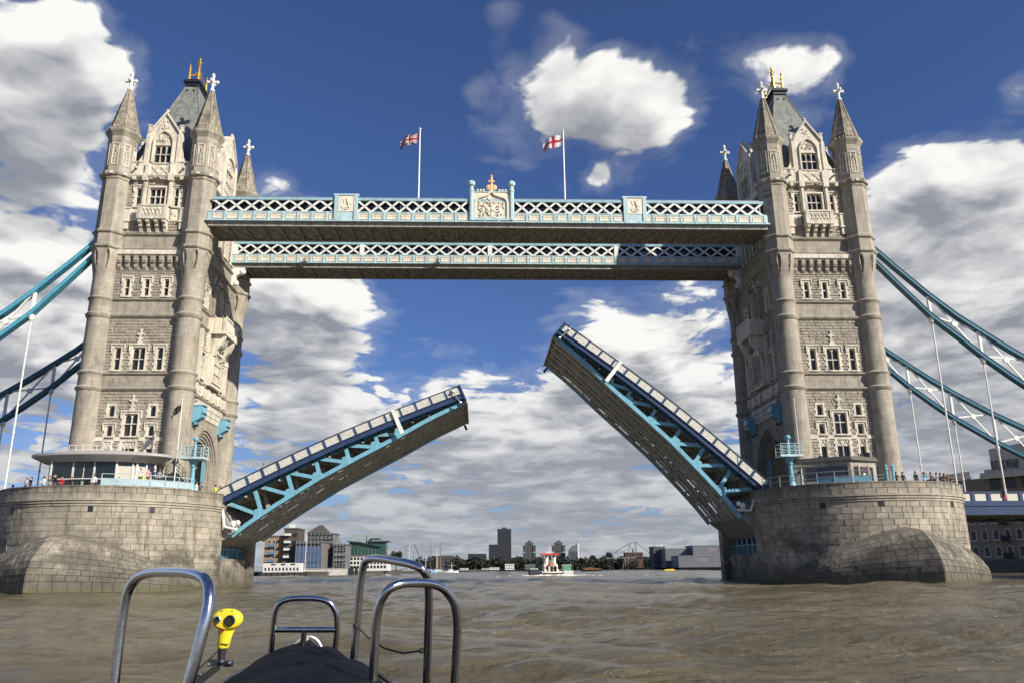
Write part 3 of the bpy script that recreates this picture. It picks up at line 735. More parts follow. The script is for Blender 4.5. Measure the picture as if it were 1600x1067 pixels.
def tower(cx, s, label, seed):
    xf = lambda p: (cx + s * p[0], p[1], p[2])
    rnd = random.Random(seed)
    root = thing('bridge_tower', label, 'tower', (cx, 0, 9.3), 'twin Gothic towers of the bridge')
    YW, XW = 8.75, 5.52
    FR = lambda u, w, d: (u, -YW - d, w)
    IN = lambda u, w, d: (XW + d, u, w)
    OUT = lambda u, w, d: (-XW - d, -u, w)
    RE = lambda u, w, d: (-u, YW + d, w)
    # inner body, solid but for the road tunnel
    c = MB(xf)
    c.box(-5.0, 5.0, -8.2, -3.9, 9.25, 20.5); c.box(-5.0, 5.0, 3.9, 8.2, 9.25, 20.5); c.box(-5.0, 5.0, -8.2, 8.2, 20.5, 50.4)
    c.build('wall_core', MT['mortar'], root)
    for tx, ty in ((5.18, -8.42), (-5.18, -8.42), (5.18, 8.42), (-5.18, 8.42)): turret(xf, root, tx, ty)
    # ---------------- string courses and plain friezes round all four sides
    def band(z0, z1, e, name='string_course', mat='stone', front_only=False):
        for F, hw in ((FR, 4.1), (RE, 4.1), (IN, 7.3), (OUT, 7.3)):
            m = MB(xf)
            k = [(0, z0), (e * .55, z0 + (z1 - z0) * .25), (e, z0 + (z1 - z0) * .55), (e, z0 + (z1 - z0) * .85), (e * .3, z1)]
            n = len(k)
            m.add([F(-hw, z, d) for d, z in k] + [F(-hw, z, -.3) for d, z in k] + [F(hw, z, d) for d, z in k] + [F(hw, z, -.3) for d, z in k],
                  [(i, i+1, 2*n + i+1, 2*n + i) for i in range(n-1)] + [(0, 2*n, 3*n, n), (n-1, 2*n-1, 4*n-1, 3*n-1)])
            m.build(name, MT[mat], root)
    for z0, z1, e in ((21.9, 22.42, .30), (23.75, 24.15, .26), (30.6, 31.15, .30), (32.7, 33.12, .26), (39.1, 39.55, .34), (41.02, 41.48, .30), (48.3, 49.15, .55)): band(z0, z1, e)
    for z0, z1 in ((22.42, 23.75), (31.15, 32.7), (39.55, 41.02)):
        for F, hw in ((FR, 4.1), (RE, 4.1), (IN, 7.3), (OUT, 7.3)):
            m = MB(xf); m.fbox(F, -hw, hw, z0, z1, -.4, .02); m.build('frieze', MT['stone'], root)
    # ---------------- river front (and the same composition, plainer, behind)
    for F, full in ((FR, True), (RE, False)):
        H1, H2, H3, H4 = [], [], [], []
        if full:
            # storey at the deck
            H1 += [window(F, xf, root, 0, 16.75, 19.3, 1.5, 2, 18.15, .24, True, True, True, .12), window(F, xf, root, 0, 13.0, 16.1, 1.5, 2, None, .24, False, True, True, .10, (15.35, 16.1))]
            finial(F, xf, root, 0, 19.55, 21.55)
            for u in (-2.32, 2.32):
                H1 += [window(F, xf, root, u, 18.98, 20.25, .70, 1, None, .22, False, True, True, .10), window(F, xf, root, u, 16.75, 17.95, .70, 1, None, .2, True, True, True, .10),
                       window(F, xf, root, u, 12.6, 16.1, .70, 1, None, .2, False, True, True, .08, (15.3, 16.1))]
            for w0, w1 in ((16.18, 16.62), (12.9, 13.4)):
                for a, b in ((-4.05, -2.86), (-1.78, -1.02), (1.02, 1.78), (2.86, 4.05)):
                    m = MB(xf); m.fbox(F, a, b, w0, w1, -.1, .09); m.build('pale_course', MT['cream'], root); H1.append((a, b, w0, w1))
            # second storey
            H2 += [window(F, xf, root, 0, 24.45, 27.15, 1.45, 2, 25.75, .24, True, True, True, .12)]; finial(F, xf, root, 0, 27.5, 29.35)
            for u in (-2.42, 2.42): H2 += [window(F, xf, root, u, 24.45, 27.15, .72, 1, 25.8, .24, True, True, True, .12)]
            for u in (-2.3, 0, 2.3): H3 += [window(F, xf, root, u, 33.42, 35.55, .58, 1, 34.5, .22, True, True, True, .12)]
            H4 += [window(F, xf, root, 0, 45.0, 47.5, 1.9, 3, 46.35, .22, False, True, False, .22)]
            for u in (-2.3, 2.3): H4 += [window(F, xf, root, u, 45.0, 47.5, .55, 1, 46.35, .22, True, True, True, .12)]
            for u in (-1.55, 1.55):
                m = MB(xf); m.fbox(F, u - .26, u + .26, 44.9, 48.3, -.1, .34); m.fbox(F, u - .12, u + .12, 45, 48.3, .34, .44); m.fbox(F, u - .34, u + .34, 48.3, 49.3, -.1, .62); H4.append((u - .26, u + .26, 44.9, 48.3))
                m.build('pier_strip', MT['cream'], root)
        for z0, z1, H in ((9.25, 21.9, H1), (24.15, 30.6, H2), (33.12, 39.1, H3), (41.48, 48.3, H4)):
            b = MB(xf); backing(b, F, -4.1, 4.1, z0, z1, H); b.build('wall', MT['mortar'], root)
            st = MB(xf); blocks_zone(st, F, -4.0, 4.0, z0 + .01, (36.6 if z1 == 39.1 else z1) - .01, H, rnd, .85, .36); st.build('wall_stones', MT['rock'], root, kind='stuff')
        # machicolation: corbels under a plain course
        mt = MB(xf); mt.fbox(F, -3.9, 3.9, 38.55, 39.1, -.1, .62); mt.fbox(F, -3.95, 3.95, 38.35, 38.55, -.1, .40); mt.build('machicolation', MT['cream'], root)
        for k in range(8):
            u = -3.5 + k * 1.0
            q = MB(xf); q.fbox(F, u - .24, u + .24, 37.75, 38.35, -.05, .58); q.fbox(F, u - .24, u + .24, 37.55, 37.75, -.05, .50)
            q.fbox(F, u - .22, u + .22, 36.95, 37.55, -.05, .30); q.fprism(lambda a, w, d: F(u + d, w, a), [(0, 36.65), (.12, 36.7), (.34, 37.0), (.36, 37.2), (0, 37.2)], -.2, .2); q.build('corbel', MT['stone'], root)
        mt = MB(xf); mt.fbox(F, -4.0, 4.0, 36.6, 36.9, -.1, .10); mt.build('corbel_course', MT['stone'], root)
        # parapet, merlons
        pp = MB(xf); pp.fbox(F, -4.05, 4.05, 49.15, 50.45, -.5, .12); pp.build('parapet', MT['cream'], root)
        for u0, u1 in ((-3.75, -3.1), (-2.75, -2.05), (2.05, 2.75), (3.1, 3.75)):
            q = MB(xf); q.fbox(F, u0, u1, 50.45, 50.95, -.5, .12); q.fbox(F, u0 - .07, u1 + .07, 50.95, 51.12, -.55, .2); q.build('merlon', MT['cream'], root)
        for u in (-2.9, 2.9):
            q = MB(xf); q.tube([F(u, 50.1, .1), F(u, 50.05, .45), F(u + .02, 49.85, .6)], .14, 6); q.build('gargoyle', MT['stone'], root)
        if full:
            # balcony on brackets
            q = MB(xf); q.fbox(F, -1.75, 1.75, 42.95, 43.25, -.1, 1.15); q.fbox(F, -1.68, 1.68, 43.25, 44.62, .92, 1.06); q.fbox(F, -1.78, 1.78, 44.62, 44.82, .82, 1.16)
            for sg in (-1, 1): q.fbox(F, sg * 1.61 - .07, sg * 1.61 + .07, 43.25, 44.62, -.1, .92); q.fbox(F, min(sg * 1.3, sg * 1.78), max(sg * 1.3, sg * 1.78), 43.25, 44.62, 1.0, 1.14)
            for k in range(5):
                u = -.88 + k * .44
                q.bar(F(u - .2, 43.5, 1.1), F(u + .2, 44.45, 1.1), .09, .09); q.bar(F(u + .2, 43.5, 1.1), F(u - .2, 44.45, 1.1), .09, .09)
            q.fbox(F, -1.3, 1.3, 43.3, 43.42, 1.0, 1.12); q.build('balcony', MT['cream'], root)
            for u in (-1.45, -.5, .5, 1.45):
                q = MB(xf); q.fprism(lambda a, w, d: F(u + d, w, a), [(0, 41.5), (.18, 41.55), (.35, 41.95), (.62, 42.2), (.66, 42.45), (1.0, 42.6), (1.05, 42.95), (0, 42.95)], -.19, .19); q.build('bracket', MT['cream'], root)
            for u in (-3.3, 3.3):
                q = MB(xf); q.fbox(F, u - .3, u + .3, 43.0, 44.6, -.05, .30); q.fbox(F, u - .4, u + .4, 42.85, 43.05, -.05, .4); q.fbox(F, u - .25, u + .25, 41.95, 42.85, -.05, .28); q.fbox(F, u - .36, u + .36, 44.6, 44.75, -.05, .38)
                q.build('niche_bracket', MT['cream'], root)
            for a, b in ((-3.0, -1.85), (1.85, 3.0)):
                q = MB(xf); q.fbox(F, a, b, 43.1, 44.6, -.05, .1)
                carve(q, F, a + .1, b - .05, 43.4, 44.4, 10, .12, .12, int(a + 9)); q.build('carved_apron', MT['cream'], root)
            q = MB(xf); carve(q, F, -1.0, 1.0, 48.5, 48.9, 16, .5, .13, 5)
            for u in (-2.9, 2.9): q.fbox(F, u - .2, u + .2, 48.4, 48.85, .3, .62)
            q.build('cornice_carving', MT['cream'], root)
            q = MB(xf); q.fbox(F, -1.25, 1.25, 49.2, 50.5, .1, .2)
            for k in range(2):
                u = -.55 + k * 1.1; q.bar(F(u - .45, 49.35, .24), F(u + .45, 50.3, .24), .1, .12); q.bar(F(u + .45, 49.35, .24), F(u - .45, 50.3, .24), .1, .12)
            carve(q, F, -1.0, 1.0, 49.4, 50.3, 10, .2, .12, 6)
            for u in (-1.5, 1.5): q.fbox(F, u - .24, u + .24, 49.15, 50.7, .1, .4)
            q.build('carved_panel', MT['cream'], root)
        gable(F, xf, root, 1.72, 50.45, 50.95, 53.35, 56.1, 57.75, 3, seed)
    # ---------------- face over the roadway (bridge side) and its plainer twin on the land side
    for F, full in ((IN, True), (OUT, False)):
        spring, apex_o = 13.6, 19.1
        oh, ohw = [], 5.2
        m = MB(xf); A = arch_pts(ohw, spring, apex_o, 12); mid = len(A) // 2
        m.fprism(F, [(-7.3, 9.25), (-ohw, 9.25)] + A[:mid + 1] + [(0, 21.9), (-7.3, 21.9)], -.45, .05)
        m.fprism(F, [(7.3, 9.25), (7.3, 21.9), (0, 21.9)] + A[mid:] + [(ohw, 9.25)], -.45, .05)
        m.build('arch_wall', MT['stone'], root)
        for k in range(5):
            a, b = ohw + .16 * (k == 0) - .30 * k, ohw - .30 * (k + 1)
            O = [(-a, 9.25)] + arch_pts(a, spring, apex_o + (.2 if k == 0 else 0) - .34 * k, 12) + [(a, 9.25)]
            I = [(-b, 9.25)] + arch_pts(b, spring, apex_o - .34 * (k + 1), 12) + [(b, 9.25)]
            q = MB(xf); q.strip(F, O, I, -1.2, .16 - .17 * k); q.build('arch_order', MT['stone'], root)
        # machicolated frieze over the arch
        for row in range(3):
            q = MB(xf)
            for k in range(19): q.fbox(F, -4.6 + k * .5 + .12 * (row % 2), -4.6 + k * .5 + .3 + .12 * (row % 2), 20.0 + row * .62, 20.42 + row * .62, -.05, .22 + .09 * row)
            q.fbox(F, -4.8, 4.8, 20.42 + row * .62, 20.6 + row * .62, -.05, .2 + .09 * row); q.build('corbel_table', MT['cream'], root)
        HB, HC, HD = [], [], []
        if full:
            q = MB(xf); q.fbox(F, -5.6, 5.6, 22.45, 23.7, 0, .22)
            for k in range(5): carve(q, F, -5.2 + k * 2.2, -3.6 + k * 2.2, 22.7, 23.5, 9, .24, .14, k)
            for k in range(6): q.fbox(F, -5.6 + k * 2.2 - .2, -5.4 + k * 2.2 + .2, 22.45, 23.7, .2, .46)
            q.build('carved_frieze', MT['cream'], root)
            # oriel storey
            FO = lambda u, w, d: F(u, w, d + .75)
            b = MB(xf); backing(b, FO, -2.1, 2.1, 24.15, 29.4, [(-1.8, 1.8, 24.6, 28.7)], -1.2, 0); b.build('oriel', MT['cream'], root)
            window(FO, xf, root, 0, 24.75, 28.5, 3.2, 4, [26.0, 27.25], .18, False, True, False, .08)
            HB.append((-2.1, 2.1, 24.1, 30.6))
            for u in (-3.7, 3.7): HB.append(window(F, xf, root, u, 24.7, 27.9, 1.5, 2, 26.3, .28, True, True, True, .2))
            for u in (-2.55, 2.55, -5.1, 5.1):
                q = MB(xf); q.fbox(F, u - .22, u + .22, 24.15, 30.5, -.05, .42); q.fprism(F, [(u - .25, 28.2), (u + .25, 28.2), (u, 29.2)], 0, .5)
                q.build('buttress_strip', MT['cream'], root)
            for u in (-1.75, 1.75):
                q = MB(xf); q.fprism(lambda a, w, d: F(u + d, w, a), [(.7, 27.9), (1.0, 28.0), (1.15, 28.7), (1.7, 29.3), (2.0, 30.0), (2.1, 30.6), (0, 30.6), (0, 27.9)], -.32, .32); q.build('console', MT['cream'], root)
            q = MB(xf); q.fbox(F, -2.6, 2.6, 30.6, 31.0, 0, 2.2); q.fbox(F, -2.45, 2.45, 31.0, 32.7, 1.9, 2.05); q.fbox(F, -2.6, 2.6, 32.7, 32.95, 1.8, 2.15)
            for sg in (-1, 1): q.fbox(F, sg * 2.4 - .1, sg * 2.4 + .1, 31.0, 32.7, 0, 1.9); q.fbox(F, sg * 2.35 - .25, sg * 2.35 + .25, 31.0, 32.95, 1.85, 2.2)
            for k in range(4): q.fbox(F, -1.55 + k * .95 - .22, -1.55 + k * .95 + .22, 31.35, 32.4, 2.02, 2.12)
            q.build('balcony', MT['cream'], root)
            q = MB(xf); q.ball(F(0, 29.9, 1.3), (.5, .5, .75), 8, 6); q.ball(F(0, 30.3, 1.6), .3, 8, 6); carve(q, F, -1.2, 1.2, 29.2, 30.4, 18, 1.0, .28, 8); q.build('carved_boss', MT['soffit'], root)
            # great window
            HC.append(window(F, xf, root, 0, 33.4, 37.9, 2.9, 3, 35.4, .45, False, True, True, .25))
            q = MB(xf); A = arch_pts(2.1, 36.4, 38.9, 9); B = arch_pts(1.8, 36.4, 38.5, 9); q.strip(F, A, B, 0, .5); q.fbox(F, -2.1, -1.8, 33.2, 36.4, 0, .45); q.fbox(F, 1.8, 2.1, 33.2, 36.4, 0, .45); q.build('window_hood', MT['stone'], root)
            for u in (-4.2, 4.2): HC.append(window(F, xf, root, u, 33.5, 35.9, .9, 1, 34.6, .26, True, True, True, .14))
            for u in (-4.4, -1.5, 1.5, 4.4): HD.append(window(F, xf, root, u, 42.3, 46.5, 1.1, 2, 44.5, .26, True, True, True, .14))
        for z0, z1, H in ((24.15, 30.6, HB), (33.12, 39.1, HC), (41.48, 48.3, HD)):
            b = MB(xf); backing(b, F, -7.3, 7.3, z0, z1, H); b.build('wall', MT['mortar'], root)
            st = MB(xf); blocks_zone(st, F, -7.2, 7.2, z0 + .01, z1 - .01, H, rnd, .95, .40); st.build('wall_stones', MT['rock'], root, kind='stuff')
        pp = MB(xf); pp.fbox(F, -7.2, 7.2, 49.15, 50.45, -.5, .12); pp.build('parapet', MT['cream'], root)
        for k in range(4):
            for sg in (-1, 1):
                q = MB(xf); u = sg * (3.5 + k * .98); q.fbox(F, u - .3, u + .3, 50.45, 50.95, -.5, .12); q.fbox(F, u - .37, u + .37, 50.95, 51.12, -.55, .2); q.build('merlon', MT['cream'], root)
        gable(F, xf, root, 2.5, 50.45, 51.0, 54.2, 57.2, 59.3, 4, seed + 3)
    if True:   # light-blue lamp hoods beside the arch, on brackets
        for u, lab in ((-4.6, None), (5.0, None)):
            q = MB(xf); K = lambda a, w, d: IN(u + d, w, a)
            q.fprism(K, [(.05, 18.9), (1.2, 19.6), (1.3, 20.1), (1.2, 20.95), (.05, 20.95)], -.62, .62); q.fbox(IN, u - .7, u + .7, 20.95, 21.06, 0, 1.4)
            for k in range(3): q.fbox(IN, u - .4 + k * .4 - .1, u - .4 + k * .4 + .1, 18.7, 19.05, .3, .55)
            q.fbox(IN, u - .63, u + .63, 20.1, 20.22, 1.2, 1.34)
            h = q.build('lamp_hood', MT['ltblue'], root)
            q = MB(xf); q.fbox(IN, u - .64, u + .64, 19.96, 20.06, 1.1, 1.32); q.ball(IN(u, 18.72, .45), .24, 8, 6); q.build('lamp', MT['dark'], h)
        for u in (-3.2, 3.2):       # blue bridge gates folded back in the archway
            q = MB(xf); q.fbox(IN, u - .16, u + .16, 9.3, 15.2, -1.1, -.75); q.build('gate_post', MT['ltblue'], root)
    # ---------------- roof
    q = MB(xf); b0 = [(-5.0, -8.1, 50.2), (5.0, -8.1, 50.2), (5.0, 8.1, 50.2), (-5.0, 8.1, 50.2)]; b1 = [(-4.6, -7.4, 51.2), (4.6, -7.4, 51.2), (4.6, 7.4, 51.2), (-4.6, 7.4, 51.2)]; b2 = [(-.8, -1.9, 66.3), (.8, -1.9, 66.3), (.8, 1.9, 66.3), (-.8, 1.9, 66.3)]
    q.hexa(b0 + b1); q.hexa([(x, y, z + .001) for x, y, z in b1] + b2); ro = q.build('roof', MT['lead'], root)
    for sx in (-1, 1):
        for sy in (-1, 1): 
            q = MB(xf); q.tube([(sx * 4.6, sy * 7.4, 51.2), (sx * .8, sy * 1.9, 66.3)], .09, 6); q.build('hip_roll', MT['lead'], ro)
    for sx in (-.45, .45):
        q = MB(xf); q.tube([(sx, -2.2, 65.4), (sx, -2.4, 65.4)], .12, 8); q.build('vent', MT['roofcap'], ro)
    q = MB(xf); q.box(-.95, .95, -2.1, 2.1, 66.301, 66.8); q.box(-1.12, 1.12, -2.3, 2.3, 66.8, 67.1); q.box(-.85, .85, -1.95, 1.95, 67.1, 67.45); q.build('roof_cap', MT['roofcap'], root)
    q = MB(xf); q.lathe(0, 0, [(.5, 67.45), (.5, 67.7), (.30, 68.0), (.28, 69.2), (.42, 69.35), (.42, 69.55), (.22, 69.75), (.17, 70.6), (.27, 70.75), (.24, 70.9), (.12, 71.0), (.11, 71.5), (.18, 71.65), (.16, 71.9), (.04, 72.15)], 8)
    q.bar((-.38, 0, 71.3), (.38, 0, 71.3), .15, .15); q.bar((0, -.38, 71.3), (0, .38, 71.3), .15, .15)
    gd = q.build('gilded_finial', MT['gold'], root)
    for sx in (-1, 1):
        for sy in (-1, 1):
            q = MB(xf); x, y = sx * .62, sy * 1.6
            q.lathe(x, y, [(.25, 67.45), (.25, 67.7), (.16, 67.85), (.14, 68.9), (.22, 69.0), (.22, 69.15), (.11, 69.3), (.09, 69.6), (.15, 69.75), (.04, 70.1)], 8)
            q.bar((x, y, 68.2), (sx * .2, sy * .3, 69.3), .09, .22); q.build('gilded_pinnacle', MT['gold'], root)
    return root
tower(-41.15, 1, 'sunlit Gothic stone tower standing behind the oval glass pavilion', 21)
tower(41.15, -1, 'Gothic stone tower with a shaded inner side, behind the small flat-roofed cabin', 22)
# ================================================================== HIGH WALKWAYS
def walkway(y0, y1, xe, label, near):
    """box girder footbridge: y0 = face towards the camera, y1 = far face"""
    root = thing('high_walkway', label, 'walkway', (0, (y0 + y1) / 2, 42.3), 'high level footbridges between the towers')
    zb = 42.45
    m = MB(); m.box(-xe, xe, y0 + .25, y1 - .25, zb + .10, zb + .35); m.build('floor', MT['soffit'], root)
    # soffit bracing: cross beams and diagonals
    n = int(round(2 * xe / 2.15)); st = 2 * xe / n
    cb = MB(); cb.box(-st * .02, st * .02, y0 + .2, y1 - .2, zb - .18, zb + .1); first = None
    cb.v = []; cb.f = []; cb.mi = []
    for k in range(n + 1):
        x = -xe + k * st
        c = MB(); c.box(x - .07, x + .07, y0 + .2, y1 - .2, zb - .26, zb + .098); c.build('cross_beam', MT['soffit'], root)
        if k < n:
            for a, b in ((y0 + .3, y1 - .3), (y1 - .3, y0 + .3)):
                c = MB(); c.bar((x + .1, a, zb + .02 - .04 * (a < b)), (x + st - .1, b, zb + .02 - .07 * (a < b)), .12, .06); c.build('soffit_brace', MT['soffit'], root)
    for yy, nm in ((y0, 'near_girder'), (y1, 'far_girder')):
        sg = -1 if yy == y0 else 1
        c = MB(); c.box(-xe, xe, min(yy, yy - sg * .35), max(yy, yy - sg * .35), zb - .18, zb + .35); c.build('bottom_chord', MT['soffit'], root)
        # cornice, panel band, lattice, top rail
        c = MB(); c.box(-xe - .25, xe + .25, min(yy - sg * .1, yy + sg * .42), max(yy - sg * .1, yy + sg * .42), zb + .36, zb + .46); c.box(-xe - .2, xe + .2, min(yy, yy + sg * .3), max(yy, yy + sg * .3), zb + .46, zb + .60); c.build('cornice', MT['paleblue'], root)
        c = MB(); c.box(-xe - .1, xe + .1, min(yy, yy + sg * .1), max(yy, yy + sg * .1), zb + .6, zb + 1.62); c.build('panel_band', MT['paleblue'], root)
        c = MB(); c.box(-xe, xe, min(yy - sg * .1, yy + sg * .16), max(yy - sg * .1, yy + sg * .16), zb + 1.62, zb + 1.74); c.build('sill_rail', MT['paleblue'], root)
        c = MB(); c.box(-xe + .3, xe - .3, min(yy - sg * .2, yy + sg * .14), max(yy - sg * .2, yy + sg * .14), zb + 3.25, zb + 3.58); c.build('top_rail', MT['skyblue'], root)
        c = MB(); c.tube([(-xe + .6, yy - sg * .3, zb + 3.82), (xe - .6, yy - sg * .3, zb + 3.82)], .05, 6)
        for k in range(16): c.tube([(-xe + 2 + k * 4.4, yy - sg * .3, zb + 3.5), (-xe + 2 + k * 4.4, yy - sg * .3, zb + 3.82)], .03, 5)
        c.build('roof_rail', MT['galv'], root)
        segs = [(-xe + .5, -19.25), (-16.5, -2.95), (2.95, 16.5), (19.25, xe - .5)] if near else [(-xe + .6, -18.1), (-17.7, -.25), (.25, 17.7), (18.1, xe - .6)]
        brace = panel = brk = None
        fy = yy + sg * .02
        for a, b in segs:
            k = max(1, round((b - a) / (1.76 if near else 1.98))); w = (b - a) / k
            for i in range(k):
                x0, x1 = a + i * w, a + (i + 1) * w; z0, z1 = zb + 1.74, zb + 3.25; cxm = (x0 + x1) / 2
                if brace is None:
                    q = MB()
                    for (p, r_), off in (((x0, x1), 0), ((x1, x0), .035)):
                        for t in (-.10, .10):
                            q.bar((p + t * 1.25, fy - off * sg - .02, z0), (r_ + t * 1.25, fy - off * sg - .02, z1), .10, .09, (0, 1, 0))
                        q.bar((p, fy - off * sg + sg * .045, z0), (r_, fy - off * sg + sg * .045, z1), .12, .03, (0, 1, 0))
                    q.box(cxm - .16, cxm + .16, fy - .06, fy + .10, (z0 + z1) / 2 - .16, (z0 + z1) / 2 + .16)
                    brace = q.build('lattice_brace', MT['white'], root, origin=(cxm, fy, z0)); bw = w
                else:
                    d = dup(brace, root, (cxm, fy, z0)); d.scale.x = w / bw
        pw = 1.74; k = int((2 * xe - .6) / pw); pw = (2 * xe - .6) / k
        for i in range(k):
            x = -xe + .3 + (i + .5) * pw
            if panel is None:
                q = MB(); yo = yy + sg * .1
                F = lambda u, w_, d: (x + u, yo + sg * d, zb + .6 + w_)
                for u0, u1, w0, w1 in ((-.62, .62, .14, .22), (-.62, .62, .80, .88), (-.62, -.55, .22, .80), (.55, .62, .22, .80)): q.fbox(F, u0, u1, w0, w1, 0, .09)
                q.fbox(F, -.55, .55, .22, .80, 0, .03)
                for t in range(4):
                    u = -.42 + t * .28; q.fprism(F, [(u - .12, .68), (u + .12, .68), (u + .10, .58), (u, .46), (u - .10, .58)], .02, .075)
                panel = q.build('fascia_panel', MT['creampaint'], root, origin=(x, yo, zb + .6))
                q = MB(); q.fbox(F, pw/2 - .14, pw/2 + .14, 0, 1.02, 0, .13); q.fbox(F, pw/2 - .1, pw/2 + .1, -.25, 0.02, 0, .34)
                brk = q.build('pilaster', MT['paleblue'], root, origin=(x, yo, zb + .6))
            else: dup(panel, root, (x, yo, zb + .6)); dup(brk, root, (x, yo, zb + .6))
        if near and sg < 0:
            for xc in (-17.88, 17.88):
                q = MB(); q.box(xc - 1.4, xc + 1.4, yy - .22, yy + .2, zb + .6, zb + 3.85); q.box(xc - 1.55, xc + 1.55, yy - .34, yy + .25, zb + 3.85, zb + 4.05)
                for u in (-1.2, 1.2): q.box(xc + u - .22, xc + u + .22, yy - .34, yy - .2, zb + .6, zb + 3.85)
                e = q.build('emblem_block', MT['paleblue'], root)
                q = MB(); q.box(xc - .95, xc + .95, yy - .27, yy - .221, zb + 1.7, zb + 3.75)
                F = lambda u, w_, d: (xc + u, yy - .27 - d, zb + 2.7 + w_)
                q.fprism(F, [(-.45, .75), (-.25, .1), (-.6, -.3), (-.3, -.8), (.1, -.55), (.0, -.1), (-.2, .2)], 0, .06)
                q.tube([F(.1, -.7, .03), F(.35, -.1, .06), F(.15, .35, .06), F(.45, .85, .03)], .11, 6); q.ball(F(.2, .5, .02), .16, 6, 5); q.ball(F(.35, -.4, .02), .2, 6, 5); carve(q, F, -.1, .6, -.7, .7, 9, .03, .13, 3)
                q.build('emblem_panel', MT['creampaint'], e)
        if not near:
            for xc in (-17.9, 0, 17.9):
                q = MB(); q.box(xc - .3, xc + .3, yy - .12 * (sg < 0) - .05, yy + .1, zb + 1.74, zb + 3.25); q.build('post', MT['white'], root)
            for sx in (-1, 1):
                q = MB(); q.box(sx * (xe - .3) - .5, sx * (xe - .3) + .5, yy - .12, yy + .12, zb + 1.74, zb + 3.25); q.build('end_post', MT['white'], root)
    m = MB(); m.box(-xe + .4, xe - .4, y0 + .45, y1 - .45, zb + .6, zb + 3.3); gl = m.build('glazed_gallery', MT['glass'], root)
    m = MB(); m.fprism(lambda u, w, d: (d, u, w), [(y0 + .3, zb + 3.3), (y1 - .3, zb + 3.3), (y1 - .6, zb + 3.55), ((y0 + y1)/2, zb + 3.75), (y0 + .6, zb + 3.55)], -xe + .3, xe - .3); m.build('roof', MT['lead'], root)
    k = 24
    for i in range(k + 1):
        x = -xe + .6 + i * (2 * xe - 1.2) / k
        for yy, sg in ((y0 + .44, -1), (y1 - .44, 1)):
            q = MB(); q.box(x - .03, x + .03, min(yy, yy + sg * .05), max(yy, yy + sg * .05), zb + .6, zb + 3.29); q.build('glazing_bar', MT['galv'], gl)
    if near:       # coat of arms over midspan
        yy = y0
        for sx in (-1, 1):
            x = sx * 2.5
            q = MB(); q.lathe(x, yy - .15, [(.42, zb + .6), (.42, zb + .9), (.33, zb + 1.0), (.30, zb + 4.5), (.38, zb + 4.6), (.38, zb + 4.75), (.28, zb + 4.85), (.27, zb + 5.25), (.46, zb + 5.4), (.5, zb + 5.75), (.36, zb + 5.95)], 8, math.pi / 8); q.build('emblem_column', MT['paleblue'], root)
        q = MB(); F = lambda u, w_, d: (u, yy - .12 - d, zb + w_)
        q.fbox(F, -2.6, 2.6, .62, .95, -.2, .32)
        q.build('emblem_sill', MT['paleblue'], root)
        q = MB(); top = 4.55
        q.fprism(F, [(-2.2, .95), (2.2, .95), (2.2, top), (-2.2, top)], -.25, .0)
        e = q.build('emblem_panel', MT['creampaint'], root)
        q = MB(); A = [(-2.15, .95), (-2.15, 3.0)] + [(-2.05, 3.5), (-1.7, 3.85), (-1.0, 4.05), (-.45, 4.3), (0, 4.95)]
        A = A + [(-u, w) for u, w in A[::-1][1:]]
        B = [(-1.9, .95), (-1.9, 3.0), (-1.8, 3.32), (-1.55, 3.62), (-.95, 3.82), (-.35, 4.05), (0, 4.45)]; B = B + [(-u, w) for u, w in B[::-1][1:]]
        q.strip(F, A, B, .0, .22); q.build('ogee_moulding', MT['creampaint'], e)
        q = MB()       # shield, helm with crown, two rampant supporters and a motto scroll
        q.fprism(F, [(-.5, 2.45), (.5, 2.45), (.5, 1.7), (.3, 1.32), (0, 1.12), (-.3, 1.32), (-.5, 1.7)], 0, .2); q.fbox(F, -.09, .09, 1.2, 2.4, .2, .26); q.fbox(F, -.48, .48, 1.85, 2.03, .2, .26)
        q.ball(F(0, 2.72, .1), (.27, .2, .28), 8, 6)
        for k in range(5): q.ball(F(-.4 + k * .2, 3.05 + .1 * (k % 2), .1), .12, 6, 4)
        carve(q, F, -.7, .7, 2.9, 3.6, 16, .04, .16, 11)
        for sg in (-1, 1):
            q.ball(F(sg * 1.05, 2.0, .06), (.27, .16, .5), 8, 6); q.ball(F(sg * .88, 2.62, .1), (.24, .18, .22), 8, 6); q.ball(F(sg * .72, 2.58, .14), .11, 6, 4)
            q.tube([F(sg * .9, 2.25, .1), F(sg * .68, 2.3, .16), F(sg * .52, 2.15, .16)], .09, 6); q.tube([F(sg * .95, 2.0, .1), F(sg * .7, 1.9, .18), F(sg * .55, 1.75, .16)], .09, 6)
            q.tube([F(sg * 1.1, 1.7, .08), F(sg * .85, 1.45, .14), F(sg * .95, 1.15, .1)], .13, 6); q.tube([F(sg * 1.2, 1.7, .08), F(sg * 1.35, 1.4, .12), F(sg * 1.2, 1.15, .1)], .12, 6)
            q.tube([F(sg * 1.3, 1.9, .05), F(sg * 1.6, 2.3, .08), F(sg * 1.45, 2.7, .06), F(sg * 1.6, 3.0, .04)], .07, 5); carve(q, F, min(sg * .9, sg * 1.7), max(sg * .9, sg * 1.7), 2.3, 3.2, 12, .03, .15, 12 + sg)
        q.tube([F(-1.4, 1.12, .1), F(-.7, 1.0, .2), F(0, 1.08, .22), F(.7, 1.0, .2), F(1.4, 1.12, .1)], .1, 6)
        q.build('coat_of_arms', MT['creampaint'], e)
        for k in range(6):
            u = (-1.75, -1.35, -.98, .98, 1.35, 1.75)[k]
            q = MB(); q.fbox(F, u - .09, u + .09, top - .02, top + .12, -.2, -.02); q.ball(F(u, top + .28, -.1), .17, 7, 5); q.build('cresting_knob', MT['creampaint'], e)
